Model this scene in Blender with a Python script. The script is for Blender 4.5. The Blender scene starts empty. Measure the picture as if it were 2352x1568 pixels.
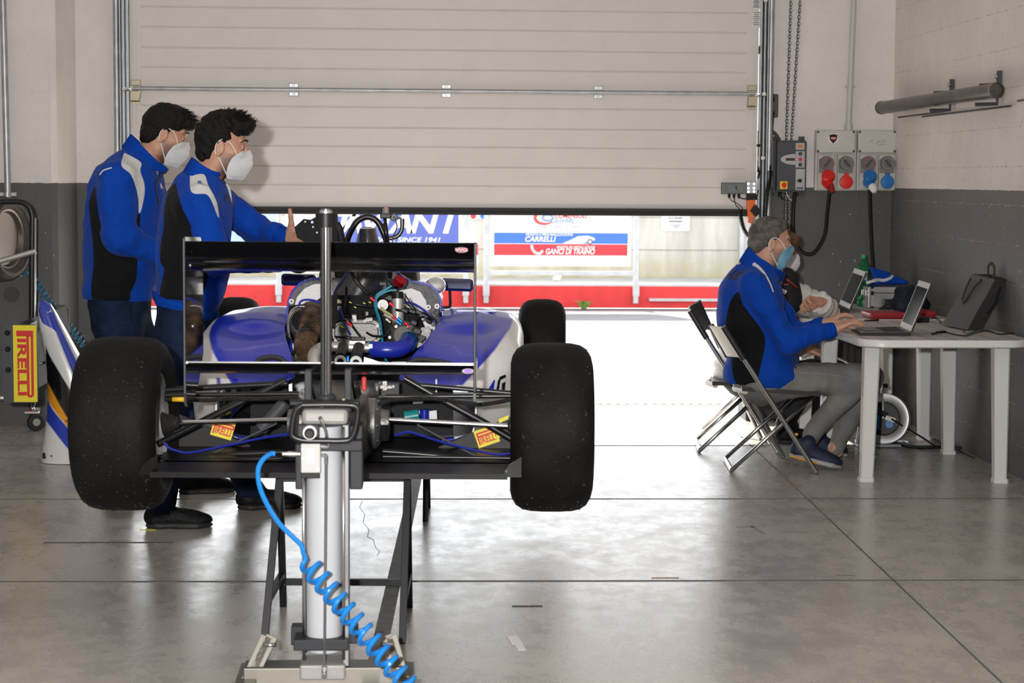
import bpy, bmesh, math, random
import numpy as np
from mathutils import Vector, Matrix
PI = math.pi
random.seed(7)
S = bpy.context.scene
COL = S.collection
# ------------------------------------------------------------------ camera
FPX, CX, CY, CAMH = 4400.0, 1176.0, 784.0, 1.48
YAW, PITCH, ROLL = 0.0516844, 0.0846886, 0.0065
cF = Vector((math.sin(YAW)*math.cos(PITCH), math.cos(YAW)*math.cos(PITCH), -math.sin(PITCH)))
cR0 = Vector((math.cos(YAW), -math.sin(YAW), 0)); cU0 = cR0.cross(cF)
cR = cR0*math.cos(ROLL) + cU0*math.sin(ROLL); cU = cU0*math.cos(ROLL) - cR0*math.sin(ROLL)
cam = bpy.data.cameras.new('camera'); camo = bpy.data.objects.new('camera', cam); COL.objects.link(camo)
camo.matrix_world = Matrix(((cR.x, cU.x, -cF.x, 0), (cR.y, cU.y, -cF.y, 0), (cR.z, cU.z, -cF.z, CAMH), (0, 0, 0, 1)))
cam.sensor_width = 36.0; cam.lens = FPX/2352*36; cam.clip_start = .1; cam.clip_end = 300
cam.dof.use_dof = True; cam.dof.focus_distance = 8.6; cam.dof.aperture_fstop = 6.3
S.camera = camo
# ------------------------------------------------------------------ world, sun, flash, exposure
w = bpy.data.worlds.new('sky'); S.world = w; w.use_nodes = True
wn = w.node_tree.nodes; wl = w.node_tree.links
sky = wn.new('ShaderNodeTexSky'); sky.sky_type = 'HOSEK_WILKIE'; sky.turbidity = 4; sky.ground_albedo = .4
sky.sun_direction = Vector((-.40, 1, .85)).normalized()
hs = wn.new('ShaderNodeHueSaturation'); hs.inputs['Saturation'].default_value = .2
wl.new(sky.outputs[0], hs.inputs['Color']); wl.new(hs.outputs[0], wn['Background'].inputs[0])
wn['Background'].inputs[1].default_value = 13.0
sun = bpy.data.lights.new('sun', 'SUN'); sun.energy = 17; sun.angle = .0093; sun.color = (1, .94, .86)
so = bpy.data.objects.new('sun', sun); COL.objects.link(so)
so.rotation_euler = Vector((-.40, 1, .85)).to_track_quat('Z', 'Y').to_euler(); so.location = (-6, 20, 14)
fl = bpy.data.lights.new('camera_flash', 'AREA'); fl.shape = 'DISK'; fl.size = .09; fl.energy = 400; fl.color = (1, .97, .94)
fo = bpy.data.objects.new('camera_flash', fl); COL.objects.link(fo)
fo.location = (-.22, -.02, 1.62); fo.rotation_euler = (PI/2-.02, 0, -.045)
S.view_settings.view_transform = 'Standard'; S.view_settings.look = 'None'
S.view_settings.exposure = 0.02; S.view_settings.gamma = 1.0; S.view_settings.use_curve_mapping = False
S.cycles.max_bounces = 8; S.cycles.diffuse_bounces = 4; S.cycles.glossy_bounces = 4; S.cycles.transmission_bounces = 6
S.cycles.sample_clamp_indirect = 6.0; S.cycles.caustics_reflective = False; S.cycles.caustics_refractive = False
# ------------------------------------------------------------------ measuring the place: photo pixel -> point on a plane of the room
CAMP = Vector((0, 0, CAMH))
def ray(px, py): return cF + cR*((px-CX)/FPX) - cU*((py-CY)/FPX)
def at(px, py, Y): d = ray(px, py); return CAMP + d*(Y/d.y)
def az(px, py, z=0.0): d = ray(px, py); return CAMP + d*((z-CAMH)/d.z)
def ax(px, py, X): d = ray(px, py); return CAMP + d*(X/d.x)
def V(*a): return Vector(a)
# ------------------------------------------------------------------ materials
MATS = {}
def mat(name, col=(.5, .5, .5), rough=.5, metal=0.0, spec=.5, bump=0.0, bscale=40.0, vary=0.0, vscale=6.0, coat=0.0, alpha=1.0, trans=0.0, ior=1.45, emit=None, sheen=0.0):
    if name in MATS: return MATS[name]
    m = bpy.data.materials.new(name); m.use_nodes = True; nt = m.node_tree; N = nt.nodes; L = nt.links
    b = N['Principled BSDF']; c4 = (*col, 1)
    b.inputs['Base Color'].default_value = c4; b.inputs['Roughness'].default_value = rough; b.inputs['Metallic'].default_value = metal
    b.inputs['Specular IOR Level'].default_value = spec; b.inputs['Coat Weight'].default_value = coat; b.inputs['Coat Roughness'].default_value = .05
    b.inputs['Alpha'].default_value = alpha; b.inputs['Transmission Weight'].default_value = trans; b.inputs['IOR'].default_value = ior
    b.inputs['Sheen Weight'].default_value = sheen
    if emit: b.inputs['Emission Color'].default_value = (*emit[:3], 1); b.inputs['Emission Strength'].default_value = emit[3]
    if bump or vary:
        tc = N.new('ShaderNodeTexCoord')
    if vary:
        n = N.new('ShaderNodeTexNoise'); n.inputs['Scale'].default_value = vscale; n.inputs['Detail'].default_value = 6; L.new(tc.outputs['Object'], n.inputs['Vector'])
        mr = N.new('ShaderNodeMapRange'); mr.inputs[1].default_value = .3; mr.inputs[2].default_value = .7; mr.inputs[3].default_value = 1-vary; mr.inputs[4].default_value = 1+vary
        L.new(n.outputs['Fac'], mr.inputs[0])
        vm = N.new('ShaderNodeVectorMath'); vm.operation = 'SCALE'; vm.inputs[0].default_value = col; L.new(mr.outputs[0], vm.inputs['Scale']); L.new(vm.outputs[0], b.inputs['Base Color'])
    if bump:
        n2 = N.new('ShaderNodeTexNoise'); n2.inputs['Scale'].default_value = bscale; n2.inputs['Detail'].default_value = 5; L.new(tc.outputs['Object'], n2.inputs['Vector'])
        bp = N.new('ShaderNodeBump'); bp.inputs['Strength'].default_value = bump; bp.inputs['Distance'].default_value = .01; L.new(n2.outputs['Fac'], bp.inputs['Height']); L.new(bp.outputs[0], b.inputs['Normal'])
    MATS[name] = m; return m
def nodes(name, fn):
    if name in MATS: return MATS[name]
    m = bpy.data.materials.new(name); m.use_nodes = True; nt = m.node_tree
    fn(nt.nodes, nt.links, nt.nodes['Principled BSDF']); MATS[name] = m; return m
# ------------------------------------------------------------------ mesh builder
class MB:
    def __init__(s): s.v = []; s.f = []; s.mi = []; s.sm = []; s.m = 0
    def add(s, vs, fs, smooth=False):
        o = len(s.v); s.v += [tuple(p) for p in vs]; s.f += [tuple(i+o for i in f) for f in fs]; s.mi += [s.m]*len(fs); s.sm += [smooth]*len(fs); return s
    def hexa(s, c):  # 8 corners: bottom ring 0-3, top ring 4-7
        return s.add(c, [(0, 3, 2, 1), (4, 5, 6, 7), (0, 1, 5, 4), (1, 2, 6, 5), (2, 3, 7, 6), (3, 0, 4, 7)])
    def box(s, c, d, rot=None, bev=0.0):
        c = Vector(c); hx, hy, hz = d[0]/2, d[1]/2, d[2]/2
        if bev:
            b = min(bev, hx*.95, hy*.95, hz*.95); bm = bmesh.new(); bmesh.ops.create_cube(bm, size=1)
            for q in bm.verts: q.co = Vector((q.co.x*hx*2, q.co.y*hy*2, q.co.z*hz*2))
            bmesh.ops.bevel(bm, geom=bm.edges[:], offset=b, segments=2, profile=.5, affect='EDGES')
            return s.frombm(bm, (Matrix.Translation(c) @ (rot.to_4x4() if rot else Matrix.Identity(4))))
        pts = [Vector(p) for p in ((-hx, -hy, -hz), (hx, -hy, -hz), (hx, hy, -hz), (-hx, hy, -hz), (-hx, -hy, hz), (hx, -hy, hz), (hx, hy, hz), (-hx, hy, hz))]
        return s.hexa([c + (rot @ p if rot else p) for p in pts])
    def frombm(s, bm, M=None, smooth=False):
        bm.verts.ensure_lookup_table(); bm.verts.index_update()
        vs = [(M @ q.co if M else q.co.copy()) for q in bm.verts]; s.add(vs, [[q.index for q in f.verts] for f in bm.faces], smooth); bm.free(); return s
    def bar(s, a, b, w, h, up=(0, 0, 1), bev=0.0):
        a = Vector(a); b = Vector(b); d = b-a; L = d.length; z = d/L; u = Vector(up); x = u.cross(z)
        if x.length < 1e-4: x = Vector((1, 0, 0)).cross(z)
        x.normalize(); y = z.cross(x); R = Matrix((x, y, z)).transposed()
        return s.box((a+b)/2, (w, h, L), R, bev)
    def tube(s, pts, r, n=10, caps=True, closed=False, flat=1.0):
        pts = [Vector(p) for p in pts]; K = len(pts); rs = r if isinstance(r, (list, tuple)) else [r]*K
        def tan(i):
            if closed: t = pts[(i+1) % K]-pts[i-1]
            else: t = pts[min(i+1, K-1)]-pts[max(i-1, 0)]
            return t.normalized() if t.length > 1e-9 else Vector((0, 0, 1))
        t0 = tan(0); u = Vector((0, 0, 1)) if abs(t0.z) < .9 else Vector((1, 0, 0)); u = (u-t0*u.dot(t0)).normalized(); vs = []; fs = []
        for i in range(K):
            t = tan(i); u = u-t*u.dot(t); u = u.normalized() if u.length > 1e-6 else t.orthogonal().normalized(); w_ = t.cross(u)
            for k in range(n):
                a = 2*PI*k/n; vs.append(pts[i]+(u*math.cos(a)*flat+w_*math.sin(a))*rs[i])
        for i in range(K if closed else K-1):
            j = (i+1) % K
            for k in range(n): fs.append((i*n+k, i*n+(k+1) % n, j*n+(k+1) % n, j*n+k))
        s.add(vs, fs, True)
        if caps and not closed:
            s.add(vs[:n], [tuple(range(n-1, -1, -1))]); s.add(vs[-n:], [tuple(range(n))])
        return s
    def cyl(s, a, b, r, n=20, r2=None): return s.tube([a, b], [r, r if r2 is None else r2], n)
    def lathe(s, prof, o, axis=(0, 0, 1), n=32, smooth=True, arc=1.0, closed=False):  # prof: (radius, along)
        z = Vector(axis).normalized(); x = z.orthogonal().normalized(); y = z.cross(x); o = Vector(o); vs = []; fs = []; K = len(prof)
        for (r, h) in prof:
            for k in range(n):
                a = 2*PI*arc*k/n; vs.append(o+z*h+(x*math.cos(a)+y*math.sin(a))*r)
        for i in range(K if closed else K-1):
            j = (i+1) % K
            for k in range(n): fs.append((i*n+k, i*n+(k+1) % n, j*n+(k+1) % n, j*n+k))
        return s.add(vs, fs, smooth)
    def ball(s, c, r, n=16, m=10, R=None):
        r = r if isinstance(r, (list, tuple)) else (r, r, r); c = Vector(c); vs = []; fs = []
        for i in range(m+1):
            t = PI*i/m
            for k in range(n):
                a = 2*PI*k/n; p = Vector((r[0]*math.sin(t)*math.cos(a), r[1]*math.sin(t)*math.sin(a), r[2]*math.cos(t))); vs.append(c+(R @ p if R else p))
        for i in range(m):
            for k in range(n): fs.append((i*n+k, (i+1)*n+k, (i+1)*n+(k+1) % n, i*n+(k+1) % n))
        return s.add(vs, fs, True)
    def prism(s, poly, d, smooth=False):  # poly: 3D points of a flat outline, extruded by vector d
        d = Vector(d); n = len(poly); a = [Vector(p) for p in poly]; b = [p+d for p in a]
        nrm = Vector((0, 0, 0))
        for i in range(n): nrm += (a[i]-a[0]).cross(a[(i+1) % n]-a[0])
        if nrm.dot(d) > 0: a, b = b, a
        s.add(a+b, [tuple(range(n)), tuple(range(2*n-1, n-1, -1))])
        return s.add(a+b, [(i, i+n, (i+1) % n+n, (i+1) % n) for i in range(n)], smooth)
    def loft(s, rings, caps=True, closed=True, smooth=True):
        n = len(rings[0]); vs = [p for r in rings for p in r]; fs = []
        for i in range(len(rings)-1):
            for k in range(n if closed else n-1): fs.append((i*n+k, i*n+(k+1) % n, (i+1)*n+(k+1) % n, (i+1)*n+k))
        s.add(vs, fs, smooth)
        if caps: s.add(rings[0], [tuple(range(n-1, -1, -1))]); s.add(rings[-1], [tuple(range(n))])
        return s
    def sheet(s, rows, th=0.0, smooth=True):  # grid of points, optional thickness along normals
        R = len(rows); C = len(rows[0]); P = [Vector(p) for r in rows for p in r]
        fs = [(i*C+j, i*C+j+1, (i+1)*C+j+1, (i+1)*C+j) for i in range(R-1) for j in range(C-1)]
        if not th: return s.add(P, fs, smooth)
        Nn = [Vector((0, 0, 0)) for _ in P]
        for f in fs:
            q = (P[f[1]]-P[f[0]]).cross(P[f[3]]-P[f[0]])
            for i in f: Nn[i] += q
        B = [p-(q.normalized() if q.length > 0 else Vector((0, 0, 1)))*th for p, q in zip(P, Nn)]; o = len(P)
        ed = [(i*C, (i+1)*C) for i in range(R-1)]+[((i+1)*C+C-1, i*C+C-1) for i in range(R-1)]+[(j+1, j) for j in range(C-1)]+[((R-1)*C+j, (R-1)*C+j+1) for j in range(C-1)]
        return s.add(P+B, fs+[tuple(i+o for i in reversed(f)) for f in fs]+[(a, b, b+o, a+o) for a, b in ed], smooth)
    def build(s, name, mats, parent=None, label=None, world=True, auto=35, nofix=False):
        me = bpy.data.meshes.new(name); mats = mats if isinstance(mats, (list, tuple)) else [mats]
        M = WM[parent.name].inverted() if (parent is not None and world) else None
        vs = [M @ Vector(p) for p in s.v] if M else s.v
        me.from_pydata([tuple(p) for p in vs], [], s.f)
        for m in mats: me.materials.append(m)
        me.polygons.foreach_set('material_index', s.mi); me.polygons.foreach_set('use_smooth', s.sm); me.update()
        if not nofix:
            bm = bmesh.new(); bm.from_mesh(me); bmesh.ops.remove_doubles(bm, verts=bm.verts, dist=1e-6); bmesh.ops.recalc_face_normals(bm, faces=bm.faces)
            for e in bm.edges:
                if len(e.link_faces) == 2 and e.calc_face_angle(0) > math.radians(auto): e.smooth = False
            bm.to_mesh(me); bm.free()
        o = bpy.data.objects.new(name, me); COL.objects.link(o)
        if parent is not None: o.parent = parent; WM[o.name] = WM[parent.name]
        else: WM[o.name] = Matrix.Identity(4)
        if label: o['label'] = label
        return o
WM = {}
def thing(name, label, cat, loc=(0, 0, 0), rotz=0.0, group=None):
    o = bpy.data.objects.new(name, None); COL.objects.link(o); o.empty_display_size = .1
    o.location = loc; o.rotation_euler = (0, 0, rotz); WM[o.name] = Matrix.Translation(Vector(loc)) @ Matrix.Rotation(rotz, 4, 'Z')
    return tag(o, label, cat, group)
def tag(o, label, cat, group=None):
    o['label'] = label; o['category'] = cat
    if group: o['group'] = group
    return o
def struct(o): o['kind'] = 'structure'; return o
def text(body, name, m, M, size, parent, ext=.0008, bold=0.0, shear=0.0, align='CENTER', sx=1.0, sp=1.0, label=None):
    # flat raised lettering; M: world matrix whose local x runs along the words, y up
    c = bpy.data.curves.new(name, 'FONT'); c.body = body; c.size = size; c.extrude = ext; c.offset = bold; c.shear = shear; c.align_x = align; c.align_y = 'CENTER'; c.space_character = sp
    t_ = bpy.data.objects.new(name, c); me = bpy.data.meshes.new_from_object(t_); bpy.data.objects.remove(t_); bpy.data.curves.remove(c)
    me.materials.clear(); me.materials.append(m); o = bpy.data.objects.new(name, me); COL.objects.link(o)
    M = M @ Matrix.Diagonal((sx, 1, 1, 1))
    if parent is not None: o.parent = parent; M = WM[parent.name].inverted() @ M
    o.matrix_local = M
    if label: o['label'] = label
    return o
def frame(o, x, y):  # world matrix from origin, x direction, y direction
    x = Vector(x).normalized(); y = Vector(y); y = (y-x*y.dot(x)).normalized(); z = x.cross(y)
    return Matrix(((x.x, y.x, z.x, o[0]), (x.y, y.y, z.y, o[1]), (x.z, y.z, z.z, o[2]), (0, 0, 0, 1)))
def spline(P, n=8):
    P = [Vector(p) for p in P]; Q = [P[0]*2-P[1]]+P+[P[-1]*2-P[-2]]; out = []
    for i in range(1, len(Q)-2):
        for k in range(n):
            t = k/n; a, b, c, d = Q[i-1:i+3]
            out.append(.5*((2*b)+(c-a)*t+(2*a-5*b+4*c-d)*t*t+(3*b-a-3*c+d)*t**3))
    return out+[P[-1]]
def each(name, m, parent, items, fn, label=None):  # one mesh per piece
    out = []
    for it in items:
        q = MB(); fn(q, it); out.append(q.build(name, m, parent, label))
    return out
def paint(o, attr, fn):  # a colour pattern's signed distance, stored per vertex (fn takes world coordinates)
    me = o.data; M = WM[o.name]; a = me.attributes.new(attr, 'FLOAT', 'POINT'); a.data.foreach_set('value', [float(fn(M @ v.co)) for v in me.vertices]); return o
def masked(name, base, masks, rough=.5, coat=0.0, sheen=0.0, bump=0.0, bscale=60, spec=.5, edge=.0015):
    def fn(N, L, b):
        cur = None
        for at_, col in masks:
            A = N.new('ShaderNodeAttribute'); A.attribute_name = at_; mr = N.new('ShaderNodeMapRange'); mr.inputs[1].default_value = -edge; mr.inputs[2].default_value = edge; L.new(A.outputs['Fac'], mr.inputs[0])
            mx = N.new('ShaderNodeMix'); mx.data_type = 'RGBA'; mx.inputs[6].default_value = (*base, 1); mx.inputs[7].default_value = (*col, 1); L.new(mr.outputs[0], mx.inputs[0])
            if cur is not None: L.new(cur, mx.inputs[6])
            cur = mx.outputs[2]
        L.new(cur, b.inputs['Base Color']); b.inputs['Roughness'].default_value = rough; b.inputs['Coat Weight'].default_value = coat; b.inputs['Coat Roughness'].default_value = .04; b.inputs['Sheen Weight'].default_value = sheen; b.inputs['Specular IOR Level'].default_value = spec
        if bump:
            tc = N.new('ShaderNodeTexCoord'); n2 = N.new('ShaderNodeTexNoise'); n2.inputs['Scale'].default_value = bscale; n2.inputs['Detail'].default_value = 5; L.new(tc.outputs['Object'], n2.inputs['Vector']); bp = N.new('ShaderNodeBump'); bp.inputs['Strength'].default_value = bump; bp.inputs['Distance'].default_value = .01; L.new(n2.outputs['Fac'], bp.inputs['Height']); L.new(bp.outputs[0], b.inputs['Normal'])
    return nodes(name, fn)
def pirelli(M, w_, h, parent, my, mr):  # yellow plate, red word whose P stretches its bowl over the other letters; M origin at the plate centre
    q = MB(); q.prism([M @ V(x*w_/2, y*h/2, 0) for x, y in ((-1, -1), (1, -1), (1, 1), (-1, 1))], M.to_3x3() @ V(0, 0, .0008)); pl = q.build('tyre_maker_label', my, parent)
    z = .0009; e = M.to_3x3() @ V(0, 0, .0006); q = MB(); x0, x1 = -w_*.43, w_*.40; yt, ym, st = h*.36, h*.12, h*.11
    P = lambda pts: q.prism([M @ V(x, y, z) for x, y in pts], e)
    P([(x0, -h*.36), (x0+w_*.075, -h*.36), (x0+w_*.075, yt), (x0, yt)]); P([(x0+w_*.07, yt-st), (x1, yt-st), (x1, yt), (x0+w_*.07, yt)]); P([(x0+w_*.07, ym-st*.5), (x1, ym-st*.5), (x1, ym+st*.5), (x0+w_*.07, ym+st*.5)])
    n = 10; yc, ro, ri = (yt+ym-st*.5)/2, (yt-ym+st*.5)/2, (yt-ym-st*1.5)/2
    P([(x1+ro*math.cos(a), yc+ro*math.sin(a)) for a in [PI/2-PI*i/n for i in range(n+1)]]+[(x1+ri*math.cos(a), yc+ri*math.sin(a)) for a in [-PI/2+PI*i/n for i in range(n+1)]])
    q.build('stretched_initial', mr, pl)
    text('IRELLI', 'lettering', mr, M @ Matrix.Translation((w_*.045, -h*.155, z)), h*.52, pl, ext=.0004, bold=h*.016, sx=w_*.78/(h*.52*2.62))
    return pl
def rot2(a): return Matrix.Rotation(a, 3, 'Z')
def facing_cam(o): return frame(o, (1, 0, 0), (0, 0, 1))
# ================================================================== the setting
DY = 12.1      # inner face of the wall with the garage door
RX = 3.04      # inner face of the right wall
def two_tone(N, L, b, up=(.76, .715, .695), lo=(.085, .085, .087), blocks=None, zsplit=1.437):
    g = N.new('ShaderNodeNewGeometry'); sep = N.new('ShaderNodeSeparateXYZ'); L.new(g.outputs['Position'], sep.inputs[0])
    nz = N.new('ShaderNodeTexNoise'); nz.inputs['Scale'].default_value = 30; nz.inputs['Detail'].default_value = 4; L.new(g.outputs['Position'], nz.inputs['Vector'])
    ad = N.new('ShaderNodeMath'); ad.operation = 'MULTIPLY_ADD'; ad.inputs[1].default_value = .012; L.new(nz.outputs['Fac'], ad.inputs[0]); L.new(sep.outputs['Z'], ad.inputs[2])
    gt = N.new('ShaderNodeMath'); gt.operation = 'GREATER_THAN'; gt.inputs[1].default_value = zsplit+.006; L.new(ad.outputs[0], gt.inputs[0])
    mx = N.new('ShaderNodeMix'); mx.data_type = 'RGBA'; mx.inputs[6].default_value = (*lo, 1); mx.inputs[7].default_value = (*up, 1); L.new(gt.outputs[0], mx.inputs[0])
    n2 = N.new('ShaderNodeTexNoise'); n2.inputs['Scale'].default_value = 2.2; n2.inputs['Detail'].default_value = 9; n2.inputs['Roughness'].default_value = .7; L.new(g.outputs['Position'], n2.inputs['Vector'])
    mr = N.new('ShaderNodeMapRange'); mr.inputs[1].default_value = .3; mr.inputs[2].default_value = .7; mr.inputs[3].default_value = .9; mr.inputs[4].default_value = 1.06; L.new(n2.outputs['Fac'], mr.inputs[0])
    vm = N.new('ShaderNodeVectorMath'); vm.operation = 'SCALE'; L.new(mx.outputs[2], vm.inputs[0]); L.new(mr.outputs[0], vm.inputs['Scale'])
    # chips of bare plaster in the dark band
    vo = N.new('ShaderNodeTexNoise'); vo.inputs['Scale'].default_value = 34; vo.inputs['Detail'].default_value = 2; L.new(g.outputs['Position'], vo.inputs['Vector'])
    lt = N.new('ShaderNodeMath'); lt.operation = 'GREATER_THAN'; lt.inputs[1].default_value = .76; L.new(vo.outputs['Fac'], lt.inputs[0])
    mx2 = N.new('ShaderNodeMix'); mx2.data_type = 'RGBA'; mx2.inputs[7].default_value = (.45, .44, .42, 1); L.new(vm.outputs[0], mx2.inputs[6]); L.new(lt.outputs[0], mx2.inputs[0])
    b.inputs['Roughness'].default_value = .55
    bp = N.new('ShaderNodeBump'); bp.inputs['Strength'].default_value = .35; bp.inputs['Distance'].default_value = .006
    n3 = N.new('ShaderNodeTexNoise'); n3.inputs['Scale'].default_value = 60; n3.inputs['Detail'].default_value = 6; L.new(g.outputs['Position'], n3.inputs['Vector'])
    if blocks:
        cb = N.new('ShaderNodeCombineXYZ'); L.new(sep.outputs['Y'], cb.inputs[0]); az_ = N.new('ShaderNodeMath'); az_.inputs[1].default_value = .04; L.new(sep.outputs['Z'], az_.inputs[0]); L.new(az_.outputs[0], cb.inputs[1])
        br = N.new('ShaderNodeTexBrick'); br.inputs['Scale'].default_value = 1; br.inputs['Brick Width'].default_value = .5; br.inputs['Row Height'].default_value = .2; br.inputs['Mortar Size'].default_value = .004; br.inputs['Mortar Smooth'].default_value = .4
        L.new(cb.outputs[0], br.inputs['Vector'])
        nm = N.new('ShaderNodeMath'); nm.operation = 'MULTIPLY'; n4 = N.new('ShaderNodeTexNoise'); n4.inputs['Scale'].default_value = 5; L.new(g.outputs['Position'], n4.inputs['Vector']); L.new(br.outputs['Fac'], nm.inputs[0]); L.new(n4.outputs['Fac'], nm.inputs[1])
        sb = N.new('ShaderNodeMath'); sb.operation = 'MULTIPLY_ADD'; sb.inputs[1].default_value = -1.6; L.new(nm.outputs[0], sb.inputs[0]); L.new(n3.outputs['Fac'], sb.inputs[2]); L.new(sb.outputs[0], bp.inputs['Height'])
        # flecks of pale mortar where the paint missed the joints
        n5 = N.new('ShaderNodeTexNoise'); n5.inputs['Scale'].default_value = 55; L.new(g.outputs['Position'], n5.inputs['Vector']); m5 = N.new('ShaderNodeMath'); m5.operation = 'GREATER_THAN'; m5.inputs[1].default_value = .58; L.new(n5.outputs['Fac'], m5.inputs[0])
        m6 = N.new('ShaderNodeMath'); m6.operation = 'MULTIPLY'; L.new(m5.outputs[0], m6.inputs[0]); L.new(br.outputs['Fac'], m6.inputs[1])
        m7 = N.new('ShaderNodeMix'); m7.data_type = 'RGBA'; m7.inputs[7].default_value = (.36, .35, .33, 1); L.new(mx2.outputs[2], m7.inputs[6]); L.new(m6.outputs[0], m7.inputs[0]); L.new(m7.outputs[2], b.inputs['Base Color'])
    else:
        L.new(n3.outputs['Fac'], bp.inputs['Height']); L.new(mx2.outputs[2], b.inputs['Base Color'])
    L.new(bp.outputs[0], b.inputs['Normal'])
M_wall = nodes('painted_plaster_two_tone', two_tone)
M_block = nodes('painted_block_two_tone', lambda N, L, b: two_tone(N, L, b, (.74, .68, .645), (.12, .115, .11), True))
def concrete_floor(N, L, b):
    g = N.new('ShaderNodeNewGeometry')
    def noise(sc, det=6, ro=.6, stretch=None):
        n = N.new('ShaderNodeTexNoise'); n.inputs['Scale'].default_value = sc; n.inputs['Detail'].default_value = det; n.inputs['Roughness'].default_value = ro
        if stretch:
            mp = N.new('ShaderNodeMapping'); mp.inputs['Scale'].default_value = stretch; L.new(g.outputs['Position'], mp.inputs['Vector']); L.new(mp.outputs[0], n.inputs['Vector'])
        else: L.new(g.outputs['Position'], n.inputs['Vector'])
        return n
    def mrange(src, a, bb, c, d):
        m = N.new('ShaderNodeMapRange'); m.inputs[1].default_value = a; m.inputs[2].default_value = bb; m.inputs[3].default_value = c; m.inputs[4].default_value = d; L.new(src, m.inputs[0]); return m.outputs[0]
    a = noise(1.1, 8, .65); c = noise(9, 8, .7, (1, .6, 1)); d = noise(70, 4)
    m1 = mrange(a.outputs['Fac'], .3, .7, .80, 1.10); m2 = mrange(c.outputs['Fac'], .3, .7, .82, 1.1)
    mu = N.new('ShaderNodeMath'); mu.operation = 'MULTIPLY'; L.new(m1, mu.inputs[0]); L.new(m2, mu.inputs[1])
    vm = N.new('ShaderNodeVectorMath'); vm.operation = 'SCALE'; vm.inputs[0].default_value = (.45, .42, .38); L.new(mu.outputs[0], vm.inputs['Scale']); L.new(vm.outputs[0], b.inputs['Base Color'])
    r = N.new('ShaderNodeMath'); r.operation = 'ADD'; L.new(mrange(a.outputs['Fac'], .3, .7, .0, .08), r.inputs[0]); L.new(mrange(c.outputs['Fac'], .35, .65, .19, .29), r.inputs[1]); L.new(r.outputs[0], b.inputs['Roughness'])
    bp = N.new('ShaderNodeBump'); bp.inputs['Strength'].default_value = .10; bp.inputs['Distance'].default_value = .004
    ad = N.new('ShaderNodeMath'); L.new(c.outputs['Fac'], ad.inputs[0]); L.new(d.outputs['Fac'], ad.inputs[1]); L.new(ad.outputs[0], bp.inputs['Height']); L.new(bp.outputs[0], b.inputs['Normal'])
    b.inputs['Specular IOR Level'].default_value = .8
M_floor = nodes('polished_concrete', concrete_floor)
M_apron = mat('pale_concrete', (.52, .51, .49), .6, vary=.12, vscale=3, bump=.2)
M_asphalt = mat('pit_lane_asphalt', (.36, .36, .365), .8, vary=.15, vscale=4, bump=.5, bscale=120)
M_red = mat('red_kerb_paint', (.66, .035, .035), .6, vary=.10, vscale=5)
def weathered(N, L, b):
    g = N.new('ShaderNodeNewGeometry'); sep = N.new('ShaderNodeSeparateXYZ'); L.new(g.outputs['Position'], sep.inputs[0])
    mp = N.new('ShaderNodeMapping'); mp.inputs['Scale'].default_value = (3.2, 3.2, .5); L.new(g.outputs['Position'], mp.inputs['Vector'])
    n = N.new('ShaderNodeTexNoise'); n.inputs['Scale'].default_value = 1.0; n.inputs['Detail'].default_value = 9; n.inputs['Roughness'].default_value = .65; L.new(mp.outputs[0], n.inputs['Vector'])
    cr = N.new('ShaderNodeValToRGB'); cr.color_ramp.elements[0].position = .3; cr.color_ramp.elements[0].color = (.40, .38, .35, 1); cr.color_ramp.elements[1].position = .62; cr.color_ramp.elements[1].color = (.66, .63, .57, 1); L.new(n.outputs['Fac'], cr.inputs[0])
    # yellow-green algae along the foot of the wall
    n2 = N.new('ShaderNodeTexNoise'); n2.inputs['Scale'].default_value = 7; n2.inputs['Detail'].default_value = 6; L.new(g.outputs['Position'], n2.inputs['Vector'])
    mz = N.new('ShaderNodeMapRange'); mz.inputs[1].default_value = .28; mz.inputs[2].default_value = .62; mz.inputs[3].default_value = .95; mz.inputs[4].default_value = 0; L.new(sep.outputs['Z'], mz.inputs[0])
    mm = N.new('ShaderNodeMath'); mm.operation = 'MULTIPLY'; L.new(mz.outputs[0], mm.inputs[0]); L.new(n2.outputs['Fac'], mm.inputs[1])
    mx = N.new('ShaderNodeMix'); mx.data_type = 'RGBA'; mx.inputs[7].default_value = (.40, .34, .10, 1); L.new(mm.outputs[0], mx.inputs[0]); L.new(cr.outputs[0], mx.inputs[6])
    L.new(mx.outputs[2], b.inputs['Base Color']); b.inputs['Roughness'].default_value = .85
M_cwall = nodes('weathered_concrete', weathered)

M_door = mat('door_panel_paint', (.68, .645, .62), .42, bump=.06, bscale=90, vary=.03, vscale=5)
M_galv = mat('galvanised_steel', (.42, .44, .46), .42, .7, vary=.15, vscale=14)
M_alu = mat('aluminium', (.70, .70, .70), .28, .9)
M_chrome = mat('chrome', (.82, .82, .83), .10, 1.0)
M_steel = mat('brushed_steel', (.55, .54, .53), .25, 1.0)
M_rub = mat('black_rubber', (.016, .016, .016), .6, bump=.1)
M_blk = mat('black_plastic', (.010, .010, .011), .4, spec=.3)
M_blkp = mat('black_powder_coat', (.014, .014, .016), .42, spec=.3)
M_dgrey = mat('dark_grey_coat', (.055, .057, .065), .5)
M_grey = mat('light_grey_plastic', (.52, .52, .51), .42)
M_white = mat('white_plastic', (.74, .74, .74), .35)
M_redp = mat('red_plastic', (.70, .02, .015), .35)
M_bluep = mat('blue_plastic', (.015, .16, .48), .35)
M_yel = mat('yellow_label', (.80, .68, .02), .4)
M_letter = mat('red_lettering', (.62, .02, .02), .4)
M_orange = mat('orange_plastic', (.85, .15, .02), .42)
M_groove = mat('floor_joint', (.10, .095, .09), .8)
M_grout = mat('floor_patch_strip', (.16, .15, .14), .75, vary=.2, vscale=20, bump=.4)
M_brass = mat('yellow_zinc', (.36, .33, .24), .4, .8)
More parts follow.
